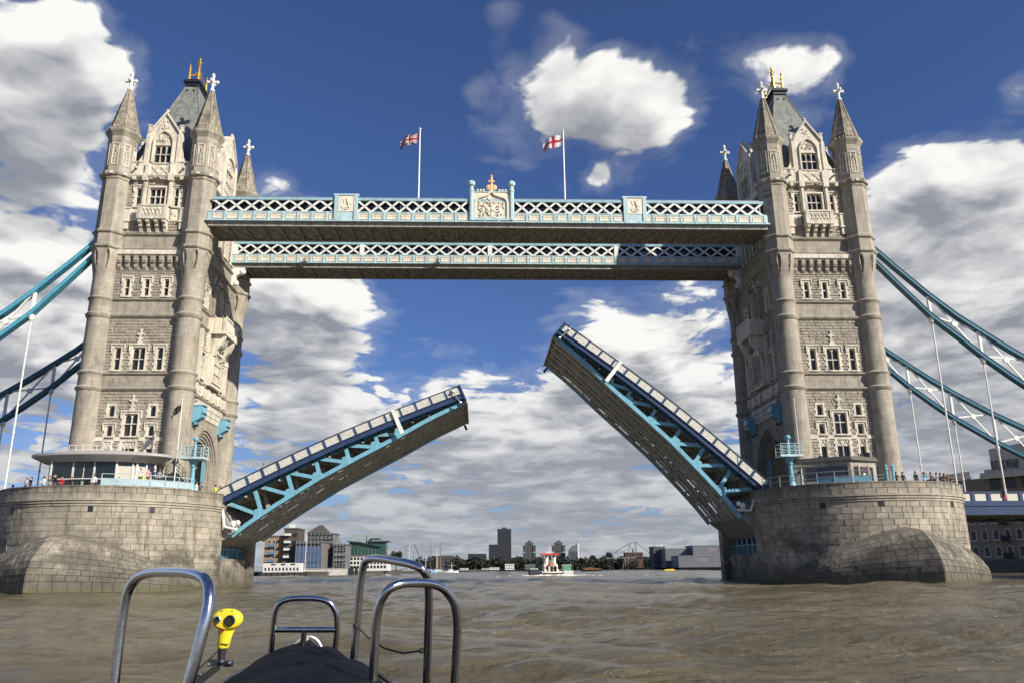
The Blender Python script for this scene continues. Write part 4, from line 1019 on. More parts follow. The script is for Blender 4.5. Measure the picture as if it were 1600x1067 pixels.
        q = MB(); q.fbox(F, -2.2, 2.2, top - .03, top + .07, -.3, .08); q.build('emblem_coping', MT['paleblue'], e)
        q = MB()
        for sg in (-1, 1): q.ball(F(sg * .34, top + .62, -.05), (.36, .14, .42), 10, 8)
        q.lathe(0, yy - .05, [(.2, zb + top + .3), (.16, zb + top + 1.2), (.22, zb + top + 1.3), (.16, zb + top + 1.4), (.14, zb + top + 2.05), (.2, zb + top + 2.15), (.05, zb + top + 2.4)], 8)
        q.bar((-.42, yy - .05, zb + top + 1.5), (.42, yy - .05, zb + top + 1.5), .18, .2); q.build('ochre_cross', MT['peach'], e)
    else:
        for sx in (-1, 1):     # scrolled brackets under the ends
            for yc in (y0 + .4,):
                q = MB(); x = sx * (xe - .2)
                F = lambda u, w_, d: (x - sx * u, yc - d, zb + w_)
                q.fprism(F, [(-.6, -3.0), (.2, -2.9), (.5, -2.2), (.6, -1.5), (1.1, -1.1), (1.7, -.7), (1.8, -.2), (-.6, -.2)], -.35, .35); q.ball(F(.55, -2.4, 0), (.45, .45, .45), 8, 6); q.ball(F(1.35, -.75, 0), (.5, .5, .45), 8, 6); q.build('scroll_bracket', MT['white'], root)
    return root
walkway(-9.42, -4.45, 34.5, 'high lattice footbridge with a coat of arms at midspan, nearer of the two', True)
walkway(4.75, 9.35, 35.85, 'high lattice footbridge without emblem, seen under the nearer one', False)

# flags over the near walkway
def flagpole(x, y, z0, z1, r, label, cloth, mats, sway, colour='white'):
    root = thing('flagpole', label, 'flagpole', (x, y, z0))
    q = MB(); q.tube([(x, y, z0), (x, y, z1)], [r, r * .7], 8); q.ball((x, y, z1 + .05), r * 1.5, 8, 6); q.build('pole', MT[colour], root)
    if cloth:
        w, h, fn, drop = cloth; q = MB(); nx, nz = 44, 28; v = []
        for i in range(nx + 1):
            for j in range(nz + 1):
                u, t = i / nx, j / nz
                yy = y + .30 * u * math.sin(u * 7.5 + t * 1.5) + .1 * math.sin(u * 15)
                v.append((x - r - u * w * .95, yy, z1 - .25 - h + t * h - drop * u ** 1.1 - .16 * math.sin(u * 6.0 + t)))
        q.v = v
        for i in range(nx):
            for j in range(nz):
                a = i * (nz + 1) + j; q.f.append((a, a + nz + 1, a + nz + 2, a + 1)); q.mi.append(fn((i + .5) / nx, (j + .5) / nz))
        q.build('flag', mats, root, smooth=True)
    return root
fw = flat('flag_white', (.48, .46, .45), .8); fr = flat('flag_red', (.28, .015, .025), .8); fb = flat('flag_blue', (.012, .02, .11), .8)
def union(u, t):
    X, Y = u * 2 - 1, t - .5                     # 2:1 cloth
    if abs(X) < .1 or abs(Y) < .1: return 1
    if abs(X) < .17 or abs(Y) < .17: return 0
    d = abs(abs(Y) - abs(X) * .5) * .894
    if d < .045: return 1
    return 0 if d < .105 else 2
def george(u, t): return 1 if (abs(u - .5) < .07 or abs(t - .5) < .105) else 0
flagpole(-9.1, -8.9, 43.0, 56.0, .11, 'white flagpole flying a blue, red and white crossed flag', (2.5, 1.4, union, 1.3), [fw, fr, fb], 0)
flagpole(9.25, -8.9, 43.0, 56.0, .11, 'white flagpole flying a white flag with a red cross', (2.6, 1.55, george, 1.4), [fw, fr, fb], 0)

# ================================================================== BASCULE LEAVES
def bascule(side, ang, ox, oz, label):
    ca, sa = math.cos(ang), math.sin(ang)
    L = 30.2
    camb = lambda s_: .50 * math.sin(math.pi * min(1, max(0, s_ / L)))
    def P(s_, h, y): return (ox - side * (s_ * ca - h * sa), y, oz + s_ * sa + h * ca)
    root = thing('bascule_leaf', label, 'drawbridge leaf', (ox, 0, oz - 2), 'raised leaves of the drawbridge')
    YS = 7.5
    K = 16; st = L / K
    low = lambda s_: np.interp(s_, [0, .7, 5, 11, 16, 20.5, 25.5, L], [-5.55, -5.3, -4.45, -3.55, -3.15, -2.85, -2.35, -2.2])
    def beam(name, mat, y, w, h, f, s0=0, s1=L, n=16, par=None, sub=0):
        q = MB(); ss_ = [lerp(s0, s1, i / n) for i in range(n + 1)]
        vs = []
        for s_ in ss_:
            c = f(s_)
            vs += [P(s_, c - h/2, y - w/2), P(s_, c - h/2, y + w/2), P(s_, c + h/2, y + w/2), P(s_, c + h/2, y - w/2)]
        fs = [(4*i + a, 4*i + (a+1) % 4, 4*i + 4 + (a+1) % 4, 4*i + 4 + a) for i in range(n) for a in range(4)] + [(0, 1, 2, 3), (4*n, 4*n+1, 4*n+2, 4*n+3)]
        q.add(vs, fs); return q.build(name, mat, par or root)
    # roadway
    beam('road_deck', MT['asphalt'], 0, 2 * YS - .4, .22, lambda s_: camb(s_) - 1.25)
    beam('deck_plating', MT['bronze'], 0, 2 * YS - .5, .12, lambda s_: camb(s_) - 1.43)
    for y in (-YS, YS):
        sg = -1 if y < 0 else 1
        beam('handrail', MT['roofcap'], y, .20, .10, lambda s_: camb(s_) - .0)
        beam('fascia_girder', MT['navy'], y, .16, .50, lambda s_: camb(s_) - 1.30)
        beam('fascia_flange', MT['navy'], y + sg * .06, .34, .07, lambda s_: camb(s_) - 1.02)
        beam('fascia_flange', MT['navy'], y + sg * .06, .34, .07, lambda s_: camb(s_) - 1.58)
        for k in range(K + 1):
            s_ = min(L - .12, max(.12, k * st)); q = MB(); c = camb(s_); t = .13
            q.hexa([P(s_ - t, c - 1.0, y - .1), P(s_ + t, c - 1.0, y - .1), P(s_ + t, c - 1.0, y + .1), P(s_ - t, c - 1.0, y + .1), P(s_ - t, c - .05, y - .1), P(s_ + t, c - .05, y - .1), P(s_ + t, c - .05, y + .1), P(s_ - t, c - .05, y + .1)])
            q.build('railing_post', MT['navy'], root)
            if k < K:
                a, b = s_ + t + .04, (k + 1) * st - .17 if k < K - 1 else L - .3
                ca_, cb = camb(a), camb(b)
                q = MB(); q.hexa([P(a, ca_ - .93, y - .03), P(b, cb - .93, y - .03), P(b, cb - .93, y + .03), P(a, ca_ - .93, y + .03), P(a, ca_ - .12, y - .03), P(b, cb - .12, y - .03), P(b, cb - .12, y + .03), P(a, ca_ - .12, y + .03)])
                pn = q.build('railing_panel', MT['pattern'], root)
    # main girders: near and far trusses light blue, two grey ones between
    for gi, y in enumerate((-YS + .8, -2.5, 2.5, YS - .8)):
        mt = MT['ltblue'] if gi in (0, 3) else MT['bronze']
        beam('bottom_chord', mt, y, .50, .46, lambda s_: float(low(s_)) + .25)
        beam('top_chord', MT['bronze'] if gi else MT['tealblue'], y, .40, .3, lambda s_: camb(s_) - 1.66)
        for s0 in (3.6, 7.6, 11.1, 14.8, 18.5, 21.6):
            for ds, wd in ((-2.9, .40), (.45, .42)):
                s1 = s0 + ds
                if s1 < .3: s1 = .3
                q = MB(); q.bar(P(s0 + (.25 if ds > 0 else -.1), float(low(s0)) + .4, y), P(s1, camb(s1) - 1.6, y), .34, wd, P(1, 0, 0) if 0 else Vector(P(1, 0, 0)) - Vector(P(0, 0, 0)))
                q.build('truss_strut', mt, root)
            q = MB(); c = float(low(s0)) + .45; F = lambda u, w, d: P(s0 + u, c + w, y - d)
            q.fprism(F, [(-.75, -.1), (.75, -.1), (.6, .25), (.25, .65), (-.35, .65)], -.19, .19); q.build('gusset', mt, root)
    # cross girders, longitudinal stringers, soffit plates between the chords
    for s_ in np.linspace(.8, L - .5, 15):
        q = MB(); h0 = float(low(s_)) + .3; h1 = camb(s_) - 1.5
        F = lambda u, w, d: P(s_ + u, w, d)
        q.fbox(F, -.10, .10, h1 - .55, h1, -YS + .6, YS - .6)
        q.build('cross_girder', MT['bronze'], root)
        q = MB(); q.fbox(F, -.13, .13, h0 - .12, h0 + .06, -YS + .6, YS - .6); q.build('lower_tie', MT['bronze'], root)
    for y in (-5.9, -4.1, -.9, .9, 4.1, 5.9):
        beam('stringer', MT['bronze'], y, .22, .32, lambda s_: camb(s_) - 1.64)
        beam('soffit_strip', MT['bronze'], y, 1.15, .07, lambda s_: float(low(s_)) + .17)
    q = MB(); F = lambda u, w, d: P(L - .02 + u, w, d); q.fbox(F, 0, .14, -2.25, -1.0, -YS + .1, YS - .1); q.build('nose_plate', MT['bronze'], root)
    for y in (-YS, YS):
        q = MB(); F = lambda u, w, d: P(L + u, w, y + d); q.fbox(F, -.05, .13, -2.0, .1, -.2, .2); q.build('nose_post', MT['navy'], root)
    q = MB(); F = lambda u, w, d: P(L - .5 + u, w, 7.2 + d); q.fbox(F, -.15, .15, -2.9, -2.2, -.15, .15); q.build('buffer', MT['dark'], root)
    # white marker post on each side
    q = MB(); q.bar(P(21.9, -2.55, -YS - .2), P(21.95, camb(22) + .12, -YS - .2), .16, .46, Vector(P(1, 0, 0)) - Vector(P(0, 0, 0))); q.build('marker_post', MT['white'], root)
    # navigation lamp on a bent pipe near the nose
    q = MB(); q.tube([P(L - .9, .1, -YS - .25), P(L - .9, -.9, -YS - .3), P(L - .7, -1.9, -YS - .3)], .06, 6); q.ball(P(L - .7, -1.95, -YS - .3), .2, 8, 6); q.ball(P(L - .95, -.4, -YS - .3), .2, 8, 6); q.build('navigation_lamp', MT['galv'], root)
    # tail of the leaf inside the pier, and the white drive arm
    q = MB(); F = lambda u, w, d: P(u, w, d); q.fprism(F, [(0, -1.4), (0, -5.3), (-3.5, -5.2), (-6, -3.4), (-6, -1.4)], -YS + .9, YS - .9); q.build('counterweight', MT['soffit'], root)
    q = MB(); q.tube([P(.2, -1.9, -YS + .1), P(-.3, -4.1, -YS + .1), P(.9, -5.0, -YS + .1)], .17, 8); q.ball(P(.7, -4.2, -YS + .15), .38, 8, 6); q.ball(P(1.2, -4.3, -YS + .15), .3, 8, 6); q.build('drive_arm', MT['white'], root)
    return root
def _pattern():
    m = material('pierced_panel_paint', (.70, .66, .55), .5, var=0.)
    q = G(m.node_tree); b = q.n['Principled BSDF']
    pos = q.new('ShaderNodeNewGeometry').outputs['Position']
    o = q.xyz(pos)
    # quatrefoil piercings: a lattice of dots in two sizes, printed flat on the thin plate
    v = q.new('ShaderNodeTexVoronoi'); v.feature = 'F1'; v.inputs['Scale'].default_value = 3.6; v.inputs['Randomness'].default_value = .25
    q.put(v.inputs['Vector'], pos)
    f = q.ss(v.outputs['Distance'], .24, .34, 1, 0)
    q.put(b.inputs['Base Color'], q.mix(q.m('MULTIPLY', f, .8), col4((.58, .56, .49)), col4((.20, .19, .165))))
    return m
MT['pattern'] = _pattern()
bascule(-1, R(24.0), -31.47, 10.55, 'lower of the two raised drawbridge leaves, its truss side in full sun')
bascule(1, R(39.3), 32.27, 11.45, 'steeper of the two raised drawbridge leaves, its truss mostly in shade')

# ================================================================== SUSPENSION CHAINS AND SIDE SPANS
UP = [(47.0, 41.3), (50.5, 37.7), (54.3, 34.0), (57.3, 31.4), (60.2, 29.3), (63.2, 27.2), (66.0, 25.4), (71, 22.5), (76, 20.0), (84, 16.6), (92, 14.2)]
LO = [(47.0, 39.6), (50.5, 35.5), (54.1, 31.4), (57.3, 28.6), (60.0, 26.1), (63.0, 23.7), (65.7, 21.7), (71, 18.4), (75.5, 16.0), (84, 13.0), (92, 12.2)]
def chain(side, y, label):
    root = thing('suspension_chain', label, 'suspension chain', (side * 47, y, 39.5), 'suspension chains of the side spans')
    for nm, L in (('upper_chord', UP), ('lower_chord', LO)):
        for k, (dy, dz) in enumerate(((-.26, 0), (.26, 0))):
            q = MB()
            vs = []; n = len(L)
            for x, z in L: vs += [(side * x, y + dy - .14, z - .30), (side * x, y + dy + .14, z - .30), (side * x, y + dy + .14, z + .30), (side * x, y + dy - .14, z + .30)]
            q.add(vs, [(4*i + a, 4*i + (a+1) % 4, 4*i + 4 + (a+1) % 4, 4*i + 4 + a) for i in range(n - 1) for a in range(4)] + [(0, 1, 2, 3), (4*n-4, 4*n-3, 4*n-2, 4*n-1)])
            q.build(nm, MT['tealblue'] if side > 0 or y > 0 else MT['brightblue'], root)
        for e in (-.26, .26):
            q = MB(); vs = []
            for x, z in L: vs += [(side * x, y - .46, z + e - .05), (side * x, y + .46, z + e - .05), (side * x, y + .46, z + e + .05), (side * x, y - .46, z + e + .05)]
            n = len(L); q.add(vs, [(4*i + a, 4*i + (a+1) % 4, 4*i + 4 + (a+1) % 4, 4*i + 4 + a) for i in range(n - 1) for a in range(4)] + [(0, 1, 2, 3), (4*n-4, 4*n-3, 4*n-2, 4*n-1)])
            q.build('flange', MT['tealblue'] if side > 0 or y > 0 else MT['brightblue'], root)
    fu = lambda x: float(np.interp(x, [a for a, _ in UP], [b for _, b in UP])); fl = lambda x: float(np.interp(x, [a for a, _ in LO], [b for _, b in LO]))
    hx = [54.2, 59.85, 65.6, 71.3, 77.0, 82.7, 88.4]
    for i, x in enumerate(hx):
        q = MB(); q.bar((side * x, y, fl(x) + .2), (side * x, y, fu(x) - .2), .34, .3, (1, 0, 0)); q.build('chain_post', MT['white'], root)
        q = MB(); zb = fl(x)
        q.tube([(side * x, y, 9.6), (side * x, y, zb - .9)], .10, 8); q.lathe(side * x, y, [(.16, zb - 1.0), (.3, zb - .75), (.34, zb - .5), (.3, zb - .2)], 8); q.ball((side * x, y, (9.6 + zb) * .42), .17, 8, 6); q.build('hanger_rod', MT['white'], root)
        if i < len(hx) - 1:
            x2 = hx[i + 1]
            for a, b in (((x, fu(x)), (x2, fl(x2))), ((x, fl(x)), (x2, fu(x2)))):
                p0 = Vector((side * a[0], y, a[1])); p1 = Vector((side * b[0], y, b[1]));                 q = MB()
                q.bar(p0, p1, .17, .2, (0, 1, 0) if 0 else (0, 0, 1)); q.build('chain_brace', MT['white'], root)
            q = MB(); cpt = Vector((side * (x + x2) / 2, y, (fu(x) + fl(x) + fu(x2) + fl(x2)) / 4)); q.lathe(0, 0, [(.38, -.13), (.38, .13)], 10)
            q.v = [(cpt.x + a, cpt.y + c, cpt.z + b) for a, b, c in q.v]; q.build('brace_plate', MT['white'], root)
    return root
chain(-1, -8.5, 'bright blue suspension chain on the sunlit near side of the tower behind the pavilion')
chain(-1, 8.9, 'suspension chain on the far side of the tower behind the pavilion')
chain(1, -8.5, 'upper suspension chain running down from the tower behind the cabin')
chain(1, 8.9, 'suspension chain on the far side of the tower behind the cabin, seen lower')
def side_span(side, label):
    root = thing('side_span', label, 'bridge deck', (side * 54, 0, 7.6), 'navy side spans leading to the banks')
    x0, x1 = 53.7, 130
    bx = lambda q, a, b, *r: q.box(min(side * a, side * b), max(side * a, side * b), *r)
    q = MB(); bx(q, x0, x1, -7.9, 7.9, 8.55, 8.9); q.build('road_deck', MT['asphalt'], root)
    q = MB(); bx(q, x0, x1, -7.8, 7.8, 8.2, 8.54); q.build('deck_plating', MT['soffit'], root)
    for y in (-8.15, 8.15):
        for z0, z1, w, mt in ((7.35, 7.55, .5, 'navy'), (7.55, 8.35, .22, 'navy'), (8.35, 8.55, .42, 'navy'), (8.56, 8.95, .30, 'navy'), (9.85, 10.02, .34, 'navy')):
            q = MB(); bx(q, x0, x1, y - w/2, y + w/2, z0, z1); q.build('edge_girder', MT[mt], root)
        k = 0; x = x0 + .2
        while x < x1 - 2:
            q = MB(); bx(q, x, x + .42, y - .16, y + .16, 8.951, 9.849); q.build('railing_post', MT['navy'], root)
            if k == 3 and y < 0:
                q = MB(); bx(q, x + .1, x + .34, y - .19, y - .161, 9.1, 9.7); q.build('crest_shield', flat('shield_red', (.45, .03, .04), .5), root)
            q = MB(); bx(q, x + .45, x + 1.88, y - .05, y + .05, 8.96, 9.84); q.build('railing_panel', MT['pattern'], root)
            x += 1.91; k += 1
    for i in range(18):
        x = x0 + 2 + i * 4.2
        q = MB(); bx(q, x, x + .3, -7.7, 7.7, 7.5, 8.2); q.build('cross_girder', MT['soffit'], root)
    return root
side_span(1, 'navy blue side span with pale pierced railing panels beside the shaded pier')
side_span(-1, 'navy blue side span reaching the bank behind the glass pavilion')
# ================================================================== ON THE PIERS
def px_of(p):
    d = Vector(p) - CAM; k = d.dot(_f2); return 800 + FPX * d.dot(_r3) / k
def ring(cx, r, px, z=10.3):
    """point on the rounded pier top seen at this column of the photograph"""
    cx += math.copysign(POFF, cx); r += POFF
    best = min((abs(px_of((cx + r * math.sin(a), -PYC - r * math.cos(a), z)) - px), a) for a in np.linspace(-1.6, 1.6, 900))
    a = best[1]; return cx + r * math.sin(a), -PYC - r * math.cos(a), a
def poly_prism(mb, pts, z0, z1):
    n = len(pts); mb.add([(x, y, z0) for x, y in pts] + [(x, y, z1) for x, y in pts], [tuple(range(n - 1, -1, -1)), tuple(range(n, 2*n))] + [(i, (i+1) % n, n + (i+1) % n, n + i) for i in range(n)])
def wallframe(a, b):
    a = Vector((*a, 0)); b = Vector((*b, 0)); t = (b - a).normalized(); n = Vector((t.y, -t.x, 0))
    return (lambda u, w, d: tuple(a + t * u + n * d + Vector((0, 0, w)))), (b - a).length
def pavilion():
    root = thing('glass_pavilion', 'oval flat-roofed glass pavilion on the sunlit pier', 'pavilion', (-42.2, -12.2, 9.34))
    pts = [(-47.9, -11.6), (-46.4, -14.3), (-39.7, -14.3), (-37.9, -13.6), (-36.5, -12.4), (-36.4, -10.3), (-47.7, -10.3)]
    q = MB(); poly_prism(q, [(x * .96 - 42.2 * .04, y * .97 - 12.2 * .03) for x, y in pts], 9.34, 13.1); q.build('inner_room', flat('room_dark', (.03, .03, .032), .7), root)
    q = MB(); cx, cy = -42.2, -12.25
    E = lambda k: [(cx + 7.35 * k * math.cos(t), cy + 3.45 * k * math.sin(t)) for t in np.linspace(0, 2 * math.pi, 72, endpoint=False)]
    rings = [(.80, 13.1), (.985, 13.72), (1.0, 13.78), (1.0, 14.0), (.985, 14.06), (.6, 14.35), (.2, 14.5)]
    vs = []; n = 72
    for k, z in rings: vs += [(x, y, z) for x, y in E(k)]
    q.add(vs, [(i*n + j, i*n + (j+1) % n, (i+1)*n + (j+1) % n, (i+1)*n + j) for i in range(len(rings) - 1) for j in range(n)] + [tuple(range(n)), tuple(range((len(rings)-1)*n, len(rings)*n))])
    q.build('oval_roof', flat('roof_pale_metal', (.38, .37, .35), .45), root, smooth=True)
    q = MB(); poly_prism(q, [(cx + (x - cx) * .92, cy + (y - cy) * .92) for x, y in E(.86)], 13.1, 13.3) if 0 else None
    white = flat('frame_offwhite', (.60, .59, .56), .5)
    def bay(a, b, divs, kinds, tr=11.35, top=13.15):
        F, L = wallframe(a, b); us = [0] + divs + [L]
        for i in range(len(us) - 1):
            u0, u1 = us[i], us[i+1]
            if kinds[i] == 'g':
                q = MB(); q.fbox(F, u0 + .06, u1 - .06, tr + .05, top, .02, .05); q.build('window_pane', MT['pane'], root)
                q = MB(); q.fbox(F, u0 + .06, u1 - .06, 9.5, tr - .05, .02, .05); q.build('window_pane', MT['pane'], root)
                q = MB(); q.fbox(F, u0 + .06, u1 - .06, tr - .05, tr + .05, 0, .09); q.build('transom', white, root)
            elif kinds[i] == 'd':
                m_ = (u0 + u1) / 2
                for a_, b_ in ((u0 + .06, m_ - .03), (m_ + .03, u1 - .06)):
                    q = MB(); q.fbox(F, a_, b_, tr + .05, top, .02, .05); q.build('window_pane', MT['pane'], root)
                    q = MB(); q.fbox(F, a_ + .05, b_ - .05, 9.4, tr - .05, .02, .05); dr = q.build('glass_door', MT['pane'], root)
                    q = MB(); q.fbox(F, a_ + .05, a_ + .12, 9.4, tr - .05, .05, .09); q.fbox(F, b_ - .12, b_ - .05, 9.4, tr - .05, .05, .09); q.build('door_stile', MT['galv'], dr)
                q = MB(); q.fbox(F, m_ - .03, m_ + .03, 9.4, top, 0, .1); q.build('mullion', white, root)
                q = MB(); q.fbox(F, u0 + .06, u1 - .06, tr - .05, tr + .05, .0, .3); q.build('transom', white, root)
            else:
                q = MB(); q.fbox(F, u0 + .06, u1 - .06, 9.4, top - .45, .0, .06); q.fbox(F, u0 + .06, u1 - .06, tr + .6, tr + .66, .06, .08); q.build('wall_panel', flat('panel_stone', (.50, .47, .41), .6), root)
                q = MB(); q.fbox(F, u0 + .06, u1 - .06, top - .42, top, .0, .04); q.build('clerestory_pane', MT['pane'], root)
        for u in us:
            q = MB(); q.fbox(F, u - .09, u + .09, 9.34, top + .35, -.02, .14); q.build('post', white, root)
    bay(pts[1], pts[2], [2.25, 4.45], 'gdg'); bay(pts[2], pts[3], [1.55], 'pp') ; bay(pts[3], pts[4], [.95], 'pg'); bay(pts[0], pts[1], [1.1, 2.2], 'ggg'); bay(pts[4], pts[5], [], 'g')
    F, L = wallframe(pts[3], pts[4])
    q = MB()        # yellow window lettering, too small to read in the photograph: kept as strokes
    for k in range(6):
        u = .1 + k * .27; h = .5 if k % 2 else .62
        q.fbox(F, u, u + .09, 11.3, 11.3 + h, .16, .18); q.fbox(F, u + .03, u + .22, 11.3 + h * .45, 11.38 + h * .45, .16, .18)
    q.build('yellow_window_graphic', flat('graphic_yellow', (.80, .70, .05), .5), root)
    q = MB()        # terrace beside it
    poly_prism(q, [(-40.6, -16.2), (-38.5, -15.6), (-35.2, -13.6), (-33.0, -11.2), (-36.2, -11.0), (-39.4, -14.2), (-40.6, -14.4)], 9.342, 10.54); q.build('terrace', MT['paving'], root)
    q = MB()
    for k in range(9): x = -46.6 + k * .75; q.tube([(x, -10.9, 14.2), (x, -10.9, 15.4)], .03, 5)
    q.tube([(-46.7, -10.9, 15.4), (-40.5, -10.9, 15.4)], .035, 5); q.tube([(-46.7, -10.9, 14.9), (-40.5, -10.9, 14.9)], .03, 5); q.build('roof_railing', MT['white'], root)
    return root
pavilion()
def railing(cx, p0, p1, r, label, base, panel, pmat, rmat, step=1.5, ztop=11.5):
    a0 = ring(cx, r, p0)[2]; a1 = ring(cx, r, p1)[2]; n = max(2, round(abs(a1 - a0) * r / step)); cx += math.copysign(POFF, cx); r += POFF
    P = lambda a, z: (cx + r * math.sin(a), -PYC - r * math.cos(a), z)
    am = (a0 + a1) / 2; root = thing('railing', label, 'railing', P(am, base))
    A = [lerp(a0, a1, i / n) for i in range(n + 1)]
    for i, a in enumerate(A):
        q = MB(); q.tube([P(a, base), P(a, ztop)], .04, 6); q.build('post', rmat, root)
        if i < n and panel:
            b = A[i+1]; e = .06 / r; q = MB(); n_ = Vector((math.sin((a+b)/2), -math.cos((a+b)/2), 0)) * .012
            c = [Vector(P(a + e, base + .08)), Vector(P(b - e, base + .08))]
            q.hexa([c[0] - n_, c[1] - n_, c[1] + n_, c[0] + n_] + [v + Vector((0, 0, panel)) for v in (c[0] - n_, c[1] - n_, c[1] + n_, c[0] + n_)]); q.build('infill_panel', pmat, root)
    for z in (ztop, base + (panel or .45) + .12):
        q = MB(); q.tube([P(a, z) for a in np.linspace(a0, a1, n * 2 + 1)], .035, 6); q.build('rail', rmat, root)
    return root
gb = flat('pale_blue_panel', (.36, .46, .49), .25, spec=.6)
railing(-41.15, 157, 298, 10.42, 'railing with pale blue panels along the rim of the pier with the pavilion', 10.30, .62, gb, MT['paleblue'])
railing(41.15, 1278, 1362, 10.42, 'railing with blue panels in front of the cabin door', 10.30, .55, flat('blue_panel', (.16, .34, .42), .35), MT['galv'])
railing(41.15, 1192, 1277, 10.42, 'open grey handrail curving along the shaded pier rim left of the cabin', 10.30, None, None, MT['galv'])
def post_pair():
    root = thing('mooring_post', 'two light blue posts joined by slanting rails beside the tower base', 'posts', (*ring(41.15, 10.3, 1392)[:2], 10.3))
    for px in (1387, 1397):
        x, y, _ = ring(41.15, 10.35, px); q = MB(); q.lathe(x, y, [(.14, 10.3), (.14, 11.4), (.2, 11.5), (.16, 11.7), (.2, 11.85), (.06, 12.05)], 8); q.build('post', MT['ltblue'], root)
    x0, y0, _ = ring(41.15, 10.35, 1362); x1, y1, _ = ring(41.15, 10.35, 1386)
    for dz in (0, .35):
        q = MB(); q.tube([(x0, y0, 10.4 + dz), (x1, y1, 10.75 + dz)], .03, 5); q.build('rail', MT['ltblue'], root)
post_pair()
def cabin():
    root = thing('control_cabin', 'small flat-roofed stone cabin with dark windows on the shaded pier', 'cabin', (38.6, -12, 9.34))
    pts = [(33.7, -11.7), (39.05, -14.5), (42.6, -13.0), (42.6, -10.3), (33.9, -10.3)]
    q = MB(); poly_prism(q, pts, 9.34, 12.95); q.build('wall', MT['stone'], root)
    cxm = 38.6; q = MB(); poly_prism(q, [(cxm + (x - cxm) * 1.06, -12 + (y + 12) * 1.16) for x, y in pts], 12.951, 13.15); poly_prism(q, [(cxm + (x - cxm) * 1.03, -12 + (y + 12) * 1.08) for x, y in pts], 13.15, 13.4); q.build('flat_roof', flat('cabin_roof', (.12, .11, .10), .7), root)
    F, L = wallframe(pts[0], pts[1])
    q = MB(); q.fbox(F, 1.5, L - .35, 10.9, 12.35, -.05, .03); w = q.build('window', MT['pane'], root)
    for u in (1.5, 2.9, 4.3, L - .35):
        q = MB(); q.fbox(F, u - .04, u + .04, 10.9, 12.35, .03, .07); q.build('mullion', MT['dark'], w)
    q = MB(); q.fbox(F, 0, L, 12.5, 12.75, -.02, .08); q.build('lintel', MT['stone'], root)
    q = MB(); q.ball(F(.7, 11.9, .1), .2, 8, 6); q.build('wall_lamp', MT['dark'], root)
    F, L = wallframe(pts[1], pts[2])
    for u0, u1 in ((.45, 1.0), (2.75, 3.3)):
        q = MB(); q.fbox(F, u0, u1, 10.6, 12.3, -.05, .03); q.build('window', MT['pane'], root)
    q = MB(); q.fbox(F, 1.3, 2.5, 9.4, 12.3, -.05, .05); d = q.build('door', flat('door_dark', (.05, .025, .025), .5), root)
    q = MB(); q.fbox(F, 1.75, 2.05, 11.2, 11.6, .05, .06); q.build('door_notice', MT['white'], d)
    for u in (1.15, 2.6): 
        q = MB(); q.fbox(F, u - .1, u + .1, 9.34, 12.5, -.02, .08); q.build('pilaster', MT['stone'], root)
    for x, y, h in ((36.8, -12.2, .25), (41.3, -12.4, .45), (42.2, -12.4, .6)):
        q = MB(); q.lathe(x, y, [(.3, 13.4), (.26, 13.4 + h), (.05, 13.5 + h)], 8); q.build('roof_cowl', MT['dark'], root)
    q = MB(); q.tube([(40.3, -12.8, 13.4), (40.3, -12.8, 14.5), (40.8, -12.8, 14.6), (41.0, -12.8, 14.5), (41.0, -12.8, 13.4)], .04, 6); q.build('roof_hoop', MT['white'], root)
cabin()
def signal_mast(x, y, s, label, lean):
    root = thing('signal_mast', label, 'signal post', (x, y, 9.34), 'light blue signal posts on the piers')
    q = MB(); q.lathe(x, y, [(.5, 9.34), (.5, 9.8), (.36, 9.95), (.40, 10.6), (.30, 10.75), (.30, 11.3), (.38, 11.4), (.24, 11.55), (.20, 12.7), (.30, 12.8), (.30, 12.95), (.5, 13.4), (.55, 13.6)], 12); q.build('column', MT['ltblue'], root, smooth=True)
    q = MB(); q.box(x - 1.3, x + 1.3, y - .9, y + .9, 13.6, 13.85); q.build('platform', MT['paleblue'], root)
    for i in range(4):
        for j in (0, 1):
            q = MB(); xx = x - 1.22 + i * .81; yy = y - .82 + j * 1.64; q.tube([(xx, yy, 13.85), (xx, yy, 15.05)], .04, 6); q.build('stanchion', MT['paleblue'], root)
    for z in (14.25, 14.65, 15.05):
        q = MB(); q.tube([(x - 1.22, y - .82, z), (x + 1.22, y - .82, z), (x + 1.22, y + .82, z), (x - 1.22, y + .82, z), (x - 1.22, y - .82, z)], .035, 6); q.build('guard_rail', MT['paleblue'], root)
    q = MB(); q.lathe(x, y, [(.2, 13.85), (.16, 14.2), (.14, 15.6), (.3, 15.7), (.34, 15.9), (.2, 16.1)], 10); q.build('lamp_standard', MT['ltblue'], root)
    return root
signal_mast(-32.55, -12.0, 1, 'light blue post with railed lookout platform, sunlit, right of the pavilion', 0)
signal_mast(33.35, -12.0, -1, 'light blue post with railed lookout platform at the left end of the cabin', 0)
flagpole(-34.4, -12.1, 9.34, 20.2, .07, 'slender white pole with a small dark flag before the lower tower wall', (1.1, .75, lambda u, t: 0, 1.4), [flat('flag_dark', (.02, .02, .025), .8)], 0)
flagpole(34.5, -12.1, 9.34, 20.2, .06, 'bare slender white pole beside the shaded tower corner', None, None, 0)
p_ = survey(410, 745, 'y', 10)
flagpole(p_.x, p_.y, 10.2, 15.9, .05, 'thin dark pole with furled flag behind the lower drawbridge leaf', (.5, .9, lambda u, t: 0, .9), [MT['dark']], 0, 'dark')

